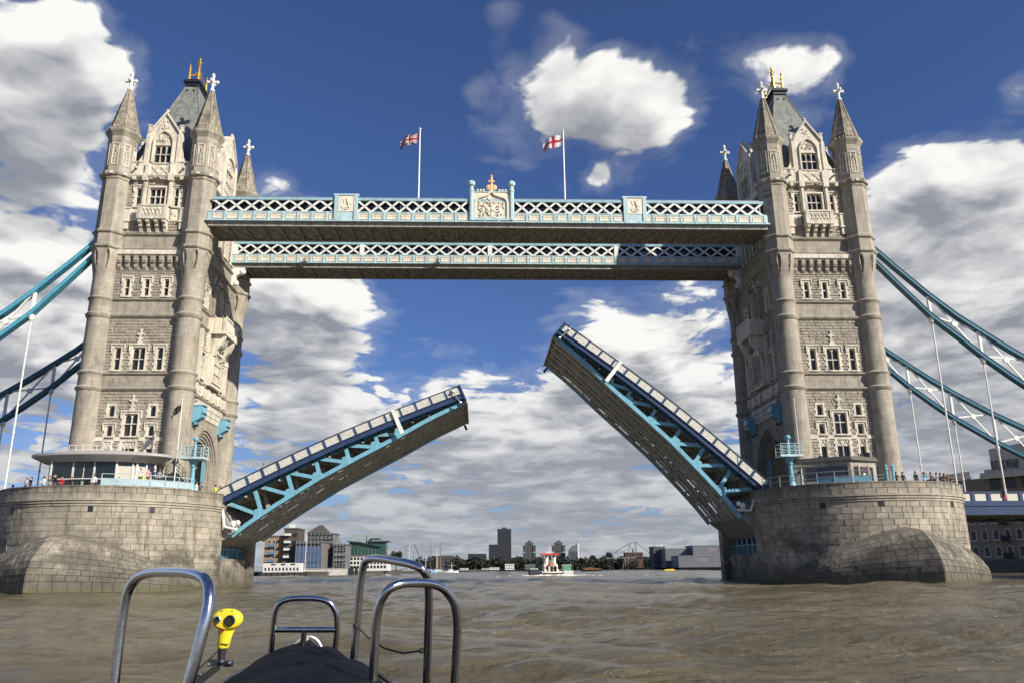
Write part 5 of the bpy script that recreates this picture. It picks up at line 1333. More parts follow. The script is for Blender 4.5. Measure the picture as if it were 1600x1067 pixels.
# ================================================================== PEOPLE
def body_mesh(pose):
    """one continuous figure grown over a skeleton; feet at z = 0, facing -y"""
    J = [((0, 0, .95), .135), ((0, .01, 1.18), .125), ((0, .0, 1.38), .15), ((0, -.01, 1.50), .062), ((0, -.02, 1.58), .075), ((0, -.03, 1.68), .095), ((0, -.02, 1.755), .06)]
    E = [(0, 1), (1, 2), (2, 3), (3, 4), (4, 5), (5, 6)]
    def chain(start, pts):
        p = start
        for c, r in pts: J.append((c, r)); E.append((p, len(J) - 1)); p = len(J) - 1
        return p
    hands = []
    for sg in (-1, 1):
        chain(0, [((sg * .10, 0, .86), .105), ((sg * .11, -.02, .50), .07), ((sg * .115, .02, .10), .05), ((sg * .12, -.10, .035), .045), ((sg * .125, -.17, .03), .035)])
        if pose == 0: arm = [((sg * .19, 0, 1.40), .062), ((sg * .25, .03, 1.14), .05), ((sg * .25, -.05, .90), .038)]
        elif pose == 1: arm = [((sg * .19, -.01, 1.40), .062), ((sg * .26, -.08, 1.16), .05), ((sg * .16, -.34, 1.06), .038)]     # forearms on the parapet
        else: arm = [((sg * .19, -.01, 1.40), .062), ((sg * .25, -.14, 1.22), .05), ((sg * .07, -.26, 1.52), .036)]              # hands up, holding a phone
        e = chain(2, arm)
        d = (Vector(arm[2][0]) - Vector(arm[1][0])).normalized(); h = Vector(arm[2][0]) + d * .07
        J.append((tuple(h), .032)); E.append((e, len(J) - 1)); palm = len(J) - 1
        sd = d.cross(Vector((0, 1, 0))).normalized()
        for k in range(4):
            b = h + sd * (k - 1.5) * .022 + d * .03; J.append((tuple(b), .0095)); E.append((palm, len(J) - 1)); J.append((tuple(b + d * (.05 + .012 * (k in (1, 2))) + Vector((0, -.01, 0))), .008)); E.append((len(J) - 2, len(J) - 1))
        J.append((tuple(h - d * .02 + sd * .045), .011)); E.append((palm, len(J) - 1))
    me = bpy.data.meshes.new('person'); me.from_pydata([j[0] for j in J], E, [])
    o = bpy.data.objects.new('person', me); C.objects.link(o)
    md = o.modifiers.new('skin', 'SKIN'); md.use_smooth_shade = True
    for i, (c, r) in enumerate(J): me.skin_vertices[0].data[i].radius = (r, r * (.72 if i in (0, 1, 2) else 1.))
    me.skin_vertices[0].data[0].use_root = True
    sb = o.modifiers.new('smooth', 'SUBSURF'); sb.levels = 1
    dg = bpy.context.evaluated_depsgraph_get(); m2 = bpy.data.meshes.new_from_object(o.evaluated_get(dg))
    bpy.data.objects.remove(o)
    m2.materials.clear()
    for _ in range(3): m2.materials.append(MT['white'])
    for p in m2.polygons:
        z = p.center.z; p.use_smooth = True
        far = abs(p.center.x) > .2 or p.center.y < -.24
        p.material_index = 2 if z > 1.475 or (pose and p.center.y < -.28 and z > .9) or (pose == 0 and z < .93 and abs(p.center.x) > .22) else (0 if z > .93 else 1)
        if z < .07: p.material_index = 1
    return m2
hb = MB(); hb.ball((0, .005, 1.705), (.105, .11, .10), 10, 8); 
BODY = [body_mesh(k) for k in range(3)]
SKIN = [flat('skin_a', (.50, .30, .21), .6), flat('skin_b', (.30, .16, .10), .6)]
HAIR = [flat('hair_dark', (.018, .013, .01), .7), flat('hair_brown', (.10, .055, .03), .7)]
TOPS = dict(white=(.70, .69, .67), black=(.016, .016, .018), red=(.48, .02, .025), pink=(.68, .30, .33), grey=(.28, .28, .30), blue=(.12, .42, .62), navy=(.03, .04, .08), brown=(.12, .07, .045), olive=(.10, .10, .06), yellow=(.62, .72, .05), lilac=(.55, .50, .60))
NP = [0]
def person(x, y, z, rz, top, label, pose=0, group=None, hgt=1., skin=0, hair=0):
    i = NP[0]; NP[0] += 1
    o = bpy.data.objects.new('person', BODY[pose]); C.objects.link(o); o.location = (x, y, z); o.rotation_euler = (0, 0, rz); o.scale = (hgt,) * 3
    ORG[o] = Vector((x, y, z)); tag(o, label, 'person', group)
    for s_, m_ in zip(o.material_slots, (flat('top_' + top, TOPS[top], .8), flat('trousers_%d' % (i % 3), [(.02, .02, .025), (.04, .05, .09), (.12, .10, .08)][i % 3], .8), SKIN[skin])):
        s_.link = 'OBJECT'; s_.material = m_
    q = MB(); q.ball((0, .0, 1.712), (.105, .108, .098), 10, 8); q.tube([(0, .07, 1.70), (0, .095, 1.60), (0, .085, 1.53)], [.075, .06, .03], 8)
    q.ball((0, -.115, 1.655), (.015, .02, .02), 6, 4) if 0 else None
    h = q.build('hair', HAIR[hair], None, smooth=True, origin=(0, 0, 0)); h.parent = o; h.location = (0, .012, 0)
    q = MB(); q.tube([(0, -.115, 1.685), (0, -.145, 1.655), (0, -.115, 1.645)], .014, 6)
    for sg in (-1, 1): q.ball((sg * .098, -.02, 1.665), (.015, .025, .035), 6, 5)
    f = q.build('nose_and_ears', SKIN[skin], None, smooth=True, origin=(0, 0, 0)); f.parent = o
    q = MB()
    for sg in (-1, 1): q.ball((sg * .036, -.112, 1.685), (.012, .008, .009), 6, 5)
    q.ball((0, -.110, 1.612), (.026, .008, .006), 6, 5); f = q.build('eyes_and_mouth', flat('feature_dark', (.06, .025, .02), .6), None, origin=(0, 0, 0)); f.parent = o
GRP = 'onlookers along the pier parapets'
for px, top, pose, lab, dz, r in [
        (18, 'lilac', 1, 'person in pale top, leftmost along the sunlit pier parapet', 0, 9.5), (40, 'white', 0, 'person in white leaning beside someone in black', 0, 9.3), (47, 'black', 1, 'person in black bending over the sunlit pier parapet', 0, 9.6),
        (67, 'white', 1, 'person in white T-shirt beside the dark hanger rod', 0, 9.6), (77, 'grey', 0, 'person in grey at the left corner of the glass pavilion', 0, 9.5), (85, 'black', 2, 'person in black with raised hands at the left corner of the pavilion', .15, 9.5),
        (96, 'red', 1, 'person in a red jacket before the dark pavilion glass', 0, 9.6), (110, 'black', 0, 'person in black before the left window of the pavilion', -.1, 9.4), (146, 'white', 0, 'person in white standing at the pavilion doors', .25, 9.4),
        (184, 'red', 1, 'person in red low behind the pale blue railing panels', -.1, 9.3)]:
    x, y, a = ring(-41.15, r + (.7 if px < 90 else 0), px); person(x, y, 9.54 + max(dz, 0), a, top, lab, pose, GRP, skin=NP[0] % 5 == 3, hair=NP[0] % 3 == 1)
for px, top, pose, lab, dz, r in [(217, 'white', 2, 'dark-haired person in white top on the pavilion terrace', 1.0, 9.5), (229, 'pink', 1, 'person in pink top on the pavilion terrace', 1.0, 9.6), (238, 'navy', 0, 'person in navy next to the one in pink', 1.0, 9.3), (247, 'grey', 0, 'person in grey under the yellow window graphic', 1.0, 9.3),
        (290, 'white', 0, 'person in white beside the light blue signal post', .6, 9.7), (300, 'black', 1, 'person in black right of the light blue signal post', .05, 9.9), (306, 'white', 0, 'person in white by the archway of the sunlit tower', .1, 9.7), (313, 'olive', 1, 'person in olive by the archway of the sunlit tower', .15, 9.9), (336, 'yellow', 1, 'worker in yellow jacket by the root of the lower leaf', -.1, 10.0), (344, 'yellow', 0, 'worker in yellow jacket nearest the river edge by the lower leaf', -.35, 10.0)]:
    x, y, a = ring(-41.15, r, px); person(x, y, 9.54 + (dz if dz > .9 else 0), a, top, lab, pose, GRP, skin=NP[0] % 5 == 3, hair=NP[0] % 3 == 1)
for px, top, pose, lab in [(1402, 'black', 1, 'person in black closest to the light blue posts'), (1412, 'black', 0, 'person in black second from the light blue posts'), (1432, 'black', 0, 'tall person in black standing apart on the shaded pier'), (1445, 'blue', 2, 'person in bright blue jacket on the shaded pier'),
        (1456, 'brown', 1, 'person in brown right of the one in bright blue'), (1465, 'grey', 0, 'person in grey in the cluster at the end of the shaded pier'), (1471, 'navy', 1, 'person in navy in the cluster at the end of the shaded pier'), (1477, 'olive', 2, 'person in olive raising both hands near the pier end'), (1482, 'brown', 0, 'person in brown near the end of the shaded pier'), (1488, 'black', 1, 'rightmost person in black at the end of the shaded pier')]:
    x, y, a = ring(41.15, 9.7 if px < 1440 else 10.2, px); person(x, y, 9.54, a, top, lab, pose, GRP, hgt=1.06 if px == 1432 else 1, skin=NP[0] % 5 == 3, hair=NP[0] % 3 == 1)
# ================================================================== DOWNSTREAM: BANKS, BUILDINGS, BOATS
bk = MB(); poly_prism(bk, [(-400, 150), (-108, 150), (-96, 225), (-62, 236), (-40, 300), (-22, 470), (0, 700), (60, 860), (230, 1000), (700, 1000), (700, 4800), (-3000, 4800), (-3000, 150)], -6, 1.6)
o = bk.build('north_bank', flat('bank_earth', (.07, .065, .05), .9), recalc=True); o['kind'] = 'structure'
bk = MB(); poly_prism(bk, [(150, -60), (133, 26), (100, 76), (104, 140), (150, 520), (180, 640), (600, 700), (2500, 700), (2500, -60)], -6, 1.8)
o = bk.build('south_bank', flat('bank_earth', (.07, .065, .05), .9)); o['kind'] = 'structure'
def S(px, py, Y): return survey(px, py, 'y', Y)
def span(p0, p1, Y, py=870): return S(p0, py, Y).x, S(p1, py, Y).x
def zof(px, py, Y): return S(px, py, Y).z
def wins(root, F, u0, u1, w0, w1, nc, nr, gw, gh, mat, fr=None, frame=.12):
    first = None
    for i in range(nc):
        for j in range(nr):
            u = lerp(u0, u1, (i + .5) / nc); w = lerp(w0, w1, (j + .5) / nr)
            if first is None:
                q = MB(); q.fbox(F, u - gw/2, u + gw/2, w - gh/2, w + gh/2, -.1, .04); first = q.build('window', mat, root, origin=F(u, w, 0))
                if fr:
                    q = MB()
                    for a in ((-gw/2 - frame, gw/2 + frame, gh/2, gh/2 + frame), (-gw/2 - frame, gw/2 + frame, -gh/2 - frame, -gh/2), (-gw/2 - frame, -gw/2, -gh/2, gh/2), (gw/2, gw/2 + frame, -gh/2, gh/2)): q.fbox(F, u + a[0], u + a[1], w + a[2], w + a[3], -.05, .1)
                    f_ = q.build('frame', fr, first, origin=F(u, w, 0))
            else: dup(first, root, F(u, w, 0))
def block(name, label, cat, p0, p1, top, Y, depth, mat, z0=1.6, grp=None, roof=None):
    x0, x1 = span(p0, p1, Y); z1 = zof((p0 + p1) / 2, top, Y)
    root = thing(name, label, cat, ((x0 + x1) / 2, Y, z0), grp)
    q = MB(); q.box(x0, x1, Y, Y + depth, z0, z1); q.build('wall', mat, root)
    q = MB(); q.box(x0 - .3, x1 + .3, Y - .3, Y + depth, z1 + .001, z1 + .5); q.build('roof', roof or flat('roof_grey', (.10, .10, .105), .8), root)
    return root, (lambda u, w, d: (u, Y - d, w)), x0, x1, z0, z1
dk = flat('window_dark', (.02, .024, .03), .15); wf = flat('render_white', (.62, .61, .58), .7); bal = flat('balcony_blue', (.10, .20, .34), .4)
r_, F, x0, x1, z0, z1 = block('brick_apartments', 'tan brick riverside flats with blue balconies, leftmost on the far bank', 'building', 412, 441.5, 838, 255, 14, flat('brick_tan', (.30, .19, .10), .85, bump=.3))
wins(r_, F, x0 + 1, x1 - 1, z0 + 1.5, z1 - .6, 3, 4, .9, 1.3, dk, wf)
for i in range(2):
    for j in range(3):
        q = MB(); u = lerp(x0, x1, .28 + .22 * i); w = z0 + 4.0 + j * 3.1; q.fbox(F, u - .75, u + .75, w, w + .15, 0, 1.3); q.fbox(F, u - .75, u + .75, w + .15, w + 1.0, 1.22, 1.3); q.build('balcony', bal, r_)
r_, F, x0, x1, z0, z1 = block('brown_apartments', 'dark brown flats with stacked white balconies', 'building', 441.6, 463, 826, 253, 14, flat('brick_dark', (.075, .058, .05), .85))
wins(r_, F, lerp(x0, x1, .6), x1 - .4, z0 + 1, z1 - 1, 2, 5, 1.0, 1.5, dk)
for j in range(5):
    q = MB(); w = z0 + 2.6 + j * 3.0; q.fbox(F, x0 + .4, lerp(x0, x1, .52), w, w + .9, 0, 1.4); q.build('balcony', wf, r_)
q = MB(); q.box(x0 + 1.5, x0 + 3.4, 255, 258, z1 + .5, z1 + 2.2); q.build('roof_house', wf, r_)
def scaffold(root, F, u0, u1, w0, w1, du, dw, d=1.1):
    q = MB(); n = max(2, round((u1 - u0) / du)); m = max(2, round((w1 - w0) / dw))
    for i in range(n + 1):
        u = lerp(u0, u1, i / n); q.tube([F(u, w0, d), F(u, w1 + .8, d)], .07, 4)
    for j in range(m + 1):
        w = lerp(w0, w1, j / m); q.fbox(F, u0, u1, w - .06, w + .06, .1, d); q.tube([F(u0, w + 1, d), F(u1, w + 1, d)], .06, 4)
    for i in range(n):
        if i % 3 == 0: q.tube([F(lerp(u0, u1, i / n), w0, d + .05), F(lerp(u0, u1, (i + 1) / n), w1, d + .05)], .05, 4)
    q.build('scaffolding', MT['galv'], root, kind='stuff')
r_, F, x0, x1, z0, z1 = block('sheeted_building', 'building wrapped in blue sheeting and scaffolding beside the pointed-roofed tower', 'building', 462.5, 503, 847, 250, 16, flat('brick_grey', (.16, .14, .13), .85))
k = 0
for i in range(7):
    for j in range(3):
        q = MB(); a, b = lerp(x0, x1, i / 7), lerp(x0, x1, (i + 1) / 7); w0_, w1_ = z0 + .4 + j * 3.3, z0 + 3.5 + j * 3.3; q.fbox(F, a + .05, b - .05, w0_, w1_, .9, .95); q.build('sheeting', flat('sheet_blue', (.06, .11, .21), .55, var=.3), r_)
scaffold(r_, F, x0, x1, z0, z1 - .3, 1.6, 2.2)
r_, F, x0, x1, z0, z1 = block('scaffolded_tower', 'grey tower with a pointed slate roof behind scaffolding', 'building', 479, 521, 834, 268, 12, flat('brick_slate', (.15, .145, .15), .85))
xm, ap = (x0 + x1) / 2 - 1.2, zof(497, 819, 268)
q = MB(); q.add([(x0 - .5, 267.4, z1 + .5), (x1 - 3, 267.4, z1 + .5), (x1 - 3, 279, z1 + .5), (x0 - .5, 279, z1 + .5), (xm - .8, 272.5, ap), (xm + .8, 272.5, ap), (xm + .8, 274, ap), (xm - .8, 274, ap)], [(0, 3, 2, 1), (4, 5, 6, 7), (0, 1, 5, 4), (1, 2, 6, 5), (2, 3, 7, 6), (3, 0, 4, 7)]); q.build('pointed_roof', flat('slate_brown', (.075, .06, .055), .8), r_)
wins(r_, F, x0 + .6, x1 - .6, z0 + 4, z1 - .4, 6, 4, 1.0, 1.5, dk); scaffold(r_, F, x0, x1, z0, z1, 1.7, 2.0)
r_, F, x0, x1, z0, z1 = block('scaffolded_house', 'lower house under scaffolding right of the pointed-roofed tower', 'building', 521.5, 541, 851, 262, 12, flat('brick_slate', (.15, .145, .15), .85))
wins(r_, F, x0 + .4, x1 - .4, z0 + 1, z1 - .4, 4, 3, .8, 1.4, dk); scaffold(r_, F, x0, x1, z0, z1, 1.5, 2.0)
q = MB(); q.add([(x0, 262, z1 + .5), (x0 + 3.5, 262, z1 + .5), (x0 + 3.5, 270, z1 + .5), (x0, 270, z1 + .5), (x0 + 1.7, 266, z1 + 3)], [(0, 3, 2, 1), (0, 1, 4), (1, 2, 4), (2, 3, 4), (3, 0, 4)]); q.build('gable_roof', MT['galv'], r_)
# green glass riverside block
Y = 285; grn = flat('glass_green', (.03, .075, .06), .2, spec=.6); r_, F, x0, x1, z0, z1 = block('green_glass_offices', 'green glass building with swept roofs above white lower floors', 'building', 540, 606, 868, Y, 18, wf)
wins(r_, F, x0 + .5, x1 - .5, z0 + .8, z1 - .2, 12, 3, 1.0, 1.2, dk)
za = zof(560, 846, Y); xa0, xa1 = span(545, 589, Y)
q = MB(); q.fprism(F, [(xa0, z1 + .5), (xa1, z1 + .5), (xa1, za - 2.2), (lerp(xa0, xa1, .5), za - .5), (xa0, za)], -14, 0); q.build('glazed_storey', grn, r_)
q = MB(); q.strip(F, [(xa0 - 1, za + .5), (lerp(xa0, xa1, .4), za + .0), (xa1 + 1, za - 1.9)], [(xa0 - 1, za + .05), (lerp(xa0, xa1, .4), za - .4), (xa1 + 1, za - 2.3)], -14.5, 1.2); q.build('swept_roof', flat('roof_green', (.03, .06, .055), .5), r_)
xb0, xb1 = span(576, 602, Y + 6); zb = zof(590, 846, Y + 6); FB = lambda u, w, d: F(u, w, d - 6)
q = MB(); q.fprism(FB, [(xb0, z1 + .5), (xb1, z1 + .5), (xb1, zb), (xb0, zb)], -8, 0); q.build('glazed_tower', grn, r_)
q = MB(); q.fbox(FB, xb0 - 1, xb1 + 1.4, zb + .001, zb + .5, -9, 1); q.fbox(FB, xb0 + .5, xb1 - 3, zb + 1.2, zb + 1.7, -8, .6); q.build('flat_canopy', flat('roof_green', (.03, .06, .055), .5), r_)
for i in range(8):
    q = MB(); u = lerp(xa0, xa1, (i + .5) / 8); q.fbox(F, u - .05, u + .05, z1 + .5, za - 2.3, 0, .1); q.build('mullion', MT['galv'], r_)
for p0, p1, t in ((548, 557, 833), (563, 571, 836), (573, 578.5, 829)):
    a, b = span(p0, p1, Y + 8); q = MB(); q.box(a, b, Y + 8, Y + 11, z1 + 1, zof(p0, t, Y + 8)); q.build('roof_stack', flat('stack_grey', (.28, .31, .32), .6), r_)
# trees
def leaves(mb, c, r, n, sz, seed):
    rr = random.Random(seed)
    for _ in range(n):
        v = Vector((rr.gauss(0, 1), rr.gauss(0, 1), rr.gauss(0, 1))).normalized() * (rr.random() ** .4)
        p = Vector((c[0] + v.x * r[0], c[1] + v.y * r[1], c[2] + v.z * r[2]))
        a = Vector((rr.gauss(0, 1), rr.gauss(0, 1), rr.gauss(0, .6))).normalized() * sz * rr.uniform(.6, 1.4); b = a.cross(Vector((rr.gauss(0, 1), rr.gauss(0, 1), rr.gauss(0, 1)))).normalized() * sz * rr.uniform(.4, 1)
        mb.add([p - a - b, p + a - b * .6, p + a * .7 + b, p - a * .8 + b], [(0, 1, 2, 3)])
LEAF = material('dark_foliage', (.020, .026, .016), .8, var=.4, scale=.6, island=.35)
def tree(px0, px1, top, Y, z0, label, seed):
    x0, x1 = span(px0, px1, Y); zt = zof((px0 + px1) / 2, top, Y); cx = (x0 + x1) / 2; w = (x1 - x0) / 2; h = zt - z0
    root = thing('broadleaf_tree', label, 'tree', (cx, Y, z0)); rr = random.Random(seed)
    q = MB(); q.tube([(cx, Y, z0), (cx + .1 * w, Y, z0 + h * .4), (cx, Y, z0 + h * .75)], [w * .09, w * .06, w * .03], 7)
    for k in range(5): a = k * 1.26; q.tube([(cx, Y, z0 + h * .35), (cx + math.cos(a) * w * .5, Y + math.sin(a) * w * .5, z0 + h * .68)], [w * .04, w * .015], 5)
    q.build('trunk', flat('bark', (.05, .04, .03), .9), root)
    q = MB()
    for k in range(9): a = rr.uniform(0, 6.28); t = rr.uniform(.1, .62); leaves(q, (cx + math.cos(a) * w * t, Y + math.sin(a) * w * t, z0 + h * rr.uniform(.42, .8)), (w * .48, w * .48, h * .22), 260, w * .075, seed * 10 + k)
    q.build('crown', LEAF, root, recalc=False)
tree(608, 630, 858, 300, 1.6, 'round dark tree at the right end of the green glass building', 4)
tree(739, 757, 866, 900, 1.6, 'dark tree left of the tall dark tower', 6)
tree(918, 936, 866, 860, 1.6, 'dark rounded tree right of the white-edged tower', 7)
tree(938, 962, 862, 850, 1.6, 'larger dark tree left of the cable frame', 8)
tree(963, 978, 866, 850, 1.6, 'small dark tree at the foot of the cable frame', 9)
w_ = MB(); rr = random.Random(2)
for i in range(290):
    px = 652 + i * 1.6; Y = rr.uniform(700, 900) if px < 1030 else rr.uniform(640, 690); t = (872 if px < 1030 else 877) + 3 * math.sin(i * .3) + rr.uniform(-1.5, 2)
    c = S(px, t, Y); h = c.z; leaves(w_, (c.x, Y, h * .5), (6, 6, h * .54), 95, 1.1, i)
o = w_.build('far_woodland', LEAF, recalc=False, kind='stuff'); o['label'] = 'dark band of riverside trees below the distant towers'
# distant towers; cloud shade is put into the darkened colours of the far buildings
tm = flat('tower_dark', (.030, .033, .041), .6); tg = flat('tower_grey', (.075, .074, .078), .7)
r_, F, x0, x1, z0, z1 = block('office_tower', 'tallest dark tower block on the skyline', 'tower block', 778, 799, 826, 1100, 25, tm)
wins(r_, F, x0 + .8, x1 - .8, z0 + 14, z1 - 1, 8, 16, 1.5, 1.7, dk); 
q = MB(); q.box(x0 + 6, x1 - 6, 1105, 1115, z1 + .5, z1 + 2.5); q.build('plant_room', tm, r_)
r_, F, x0, x1, z0, z1 = block('dark_office_block', 'lower dark block adjoining the tallest tower', 'building', 764, 777.6, 850.5, 1098, 22, flat('tower_blue', (.03, .036, .05), .5))
wins(r_, F, x0 + .6, x1 - .6, z0 + 12, z1 - .6, 6, 6, 1.6, 1.8, dk)
for px, lab in ((827.7, 'brown twin tower block standing left of the tug'), (873.7, 'brown twin tower block rising behind the tug')):
    Y = 1000; r_, F, x0, x1, z0, z1 = block('residential_tower', lab, 'tower block', px - 5.5, px + 5.5, 847, Y, 14, tg, grp='twin residential towers on the skyline')
    for sg in (-1, 1):
        for j in range(3):
            q = MB(); u = (x0 + x1) / 2 + sg * (x1 - x0) * .68; hw = (x1 - x0) * .19; a = z0 + 3 + j * (z1 - z0 - 5) / 3; q.box(u - hw, u + hw, Y - 1, Y + 12, a, a + (z1 - z0 - 5) / 3 * .84); q.build('wing', flat('tower_grey2', (.06, .06, .064), .7), r_)
    q = MB(); q.box(x0 + 2.5, x1 - 2.5, Y + 2, Y + 9, z1 + .5, z1 + 2.8); q.build('roof_house', tg, r_); wins(r_, F, x0 + .5, x1 - .5, z0 + 8, z1 - .6, 4, 8, 1.2, 1.4, dk)
Y = 980; x0, x1 = span(890, 905, Y); zt = zof(900, 850, Y); r_ = thing('curved_tower', 'glass tower with a curved top and a white right edge', 'tower block', ((x0 + x1)/2, Y, 1.6)); F = lambda u, w, d: (u, Y - d, w)
q = MB(); q.fprism(F, [(x0, 1.6), (x1 - 2, 1.6), (x1 - 2, zt), (lerp(x0, x1, .45), zt - 1.2), (lerp(x0, x1, .18), zt - 4), (x0, zt - 8)], -14, 0); q.build('wall', flat('glass_grey', (.13, .15, .155), .35), r_)
q = MB(); q.box(x1 - 1.9, x1, Y - .5, Y + 14, 1.6, zt + 1.6); q.build('edge_fin', wf, r_); wins(r_, F, x0 + 1, x1 - 2.6, 8, zt - 8.4, 5, 8, 1.2, 1.6, dk)
for a, b, t, Y, lab, m_ in ((731, 760, 865, 880, 'long low dark block left of the tallest tower', tm), (688, 708, 868, 760, 'low grey building behind the moored masts', tg), (1022, 1040, 854, 640, 'dark grey riverside building with white roof pieces', flat('dark_grey', (.07, .075, .085), .7)), ):
    r_, F, x0, x1, z0, z1 = block('low_building', lab, 'building', a, b, t, Y, 20, m_); wins(r_, F, x0 + 1, x1 - 1, z0 + 2, z1 - .8, max(3, int((x1 - x0) / 3)), 3, 1.3, 1.6, dk)
    if a == 1022:
        for k in range(3): q = MB(); q.box(x0 + 2 + k * 2.2, x0 + 3.6 + k * 2.2, Y + 1, Y + 5, z1 + .5, z1 + 1.5 + .4 * k); q.build('roof_unit', wf, r_)
r_, F, x0, x1, z0, z1 = block('brick_tower', 'small brick tower among the moored masts', 'building', 681, 689, 869, 520, 5, flat('brick_red', (.16, .09, .06), .85)); wins(r_, F, x0 + .3, x1 - .3, z0 + 1, z1 - .3, 2, 4, .7, 1.0, dk)
shed = flat('shed_cladding', (.14, .15, .165), .6)
for a, b, t, Y, lab in ((1040, 1083, 857, 620, 'long grey corrugated riverside shed, left part'), (1083.5, 1130, 852, 612, 'taller grey corrugated riverside shed next to the shaded pier'), (1060, 1118, 868, 590, 'low pale shed in front of the two grey sheds')):
    r_, F, x0, x1, z0, z1 = block('river_shed', lab, 'shed', a, b, t, Y, 26, shed, roof=flat('shed_roof', (.18, .19, .205), .6))
    for k in range(int((x1 - x0) / 1.1)): q = MB(); u = x0 + .5 + k * 1.1; q.fbox(F, u - .12, u + .12, z0, z1, 0, .1); q.build('cladding_rib', shed, r_)
    q = MB(); q.fbox(F, lerp(x0, x1, .5), lerp(x0, x1, .8), z1 - 4.5, z1 - 1.5, 0, .06); q.build('cladding_panel', flat('shed_brown', (.20, .18, .17), .7), r_)
# cable-stayed frame and the timber-piled jetty under it
Y = 700; iron = flat('frame_iron', (.07, .08, .10), .6); r_ = thing('cable_frame', 'pointed steel cable frame above the far jetty', 'steel frame', (*S(991, 880, Y).xy, 1.6))
T = [S(983, 848, Y), S(993.5, 846.5, Y)]
for a, b, w in (((957, 866), T[0], .5), ((960, 868), (983, 856), .4), ((1018, 866), T[1], .5), ((983, 872), T[0], .55), ((993.5, 872), T[1], .55), ((983, 872), T[1], .3), ((993.5, 872), T[0], .3)):
    p = S(*a, Y); e = S(*b, Y) if isinstance(b, tuple) else b; q = MB(); q.bar(p, e, w, w); q.build('stay', iron, r_)
q = MB(); q.bar(T[0], T[1], .6, .6); q.build('head_beam', iron, r_)
r_, F, x0, x1, z0, z1 = block('brown_building', 'reddish building under the cable frame', 'building', 977, 1005, 863, 720, 10, flat('brick_rust', (.09, .05, .04), .85)); wins(r_, F, x0 + 1, x1 - 1, z0 + 8, z1 - .5, 6, 2, 1.4, 1.6, dk)
q = MB(); a, b = span(990, 996, 722); q.box(a, b, 722, 728, z1, zof(992, 857, 722)); q.build('lift_house', flat('stack_grey', (.28, .31, .32), .6), r_)
Y = 660; x0, x1 = span(948, 1022, Y); zt = zof(985, 870, Y); r_ = thing('timber_jetty', 'dark trestle jetty below the cable frame', 'jetty', ((x0 + x1)/2, Y, 0)); q = MB(); q.box(x0, x1, Y, Y + 8, zt - .8, zt); q.build('deck', flat('jetty_grey', (.16, .165, .17), .7), r_)
for k in range(11):
    u = lerp(x0 + 14, x1, k / 10); q = MB(); q.bar((u, Y, -1), (u + (2.5 if k % 3 == 0 else 0), Y, zt - .8), .5, .5); q.build('pile', flat('jetty_grey', (.16, .165, .17), .7), r_)
# embankment furniture on the left bank
Y = 222; x0, x1 = span(412, 470, Y); zt = zof(440, 879, Y); zb = zof(440, 892.5, Y); r_ = thing('floating_pavilion', 'long white floating pavilion with black windows on a pontoon', 'floating building', ((x0 + x1)/2, Y, 0)); F = lambda u, w, d: (u, Y - d, w)
q = MB(); q.box(x0 - 1, x1 + 3, Y - 1.5, Y + 7, .1, zb - .2); q.build('pontoon', flat('pontoon_dark', (.05, .045, .04), .8), r_); q = MB(); q.box(x0, x1, Y, Y + 6, zb - .2, zt); q.build('wall', wf, r_); wins(r_, F, x0 + .3, x1 - .3, zb - .1, lerp(zb, zt, .62), 10, 1, .62, 1.1, dk); wins(r_, F, x0 + 2, x1 - 1, lerp(zb, zt, .66), zt, 3, 1, 1.7, .55, dk)
for k in range(9): q = MB(); u = lerp(x0, x1 + 3, k / 8); q.tube([(u, Y - 1.8, -1), (u, Y - 1.8, 1.5)], .18, 6); q.build('fender_pile', flat('pontoon_dark', (.05, .045, .04), .8), r_)
Y = 238; x0, x1 = span(474, 549, Y); zt = zof(510, 888, Y); r_ = thing('quay_wall', 'whitish patterned quay wall below the sheeted building', 'wall', ((x0 + x1)/2, Y, 0)); F = lambda u, w, d: (u, Y - d, w)
q = MB(); q.box(x0, x1, Y, Y + 2, -2, zt); q.build('wall', flat('quay_white', (.50, .47, .42), .85, var=.45, scale=2.2), r_); q = MB(); q.fbox(F, x0, x1, zt + .001, zt + .3, -2, .2); q.build('coping', flat('stack_grey', (.28, .31, .32), .6), r_)
for u in (x1 + .5, x1 + 2.2): q = MB(); q.box(u - .5, u + .5, Y - 1, Y + 1, -2, zt + .8); q.build('dolphin', MT['dark'], r_)
p_ = S(476, 890, 236); flagpole(p_.x, 236, 1.0, zof(477, 838, 236), .16, 'tall pale mast standing before the blue sheeted building', None, None, 0)
# moored craft
def hull(mb, cx, cy, L, B, z0, z1, ang=0., bow=.3, n=10):
    """boat hull along x (before turning), pointed at +x, with sheer"""
    ca, sa = math.cos(ang), math.sin(ang); vs = []
    T = np.linspace(0, 1, n + 1)
    for t in T:
        hb = B / 2 * (1 if t < 1 - bow else max(.03, math.cos((t - (1 - bow)) / bow * math.pi / 2))); sh = (z1 - z0) * (.12 * (1 - t * 2) ** 2 + .25 * max(0, t - .6)); x = (t - .5) * L
        for yy, zz in ((-hb, z1 + sh), (-hb * .75, z0), (hb * .75, z0), (hb, z1 + sh)): vs.append((cx + x * ca - yy * sa, cy + x * sa + yy * ca, zz))
    mb.add(vs, [(4*i + a, 4*i + a + 1, 4*i + a + 5, 4*i + a + 4) for i in range(n) for a in range(3)] + [(4*i + 3, 4*i, 4*i + 4, 4*i + 7) for i in range(n)] + [(0, 3, 2, 1), (4*n, 4*n+1, 4*n+2, 4*n+3)])
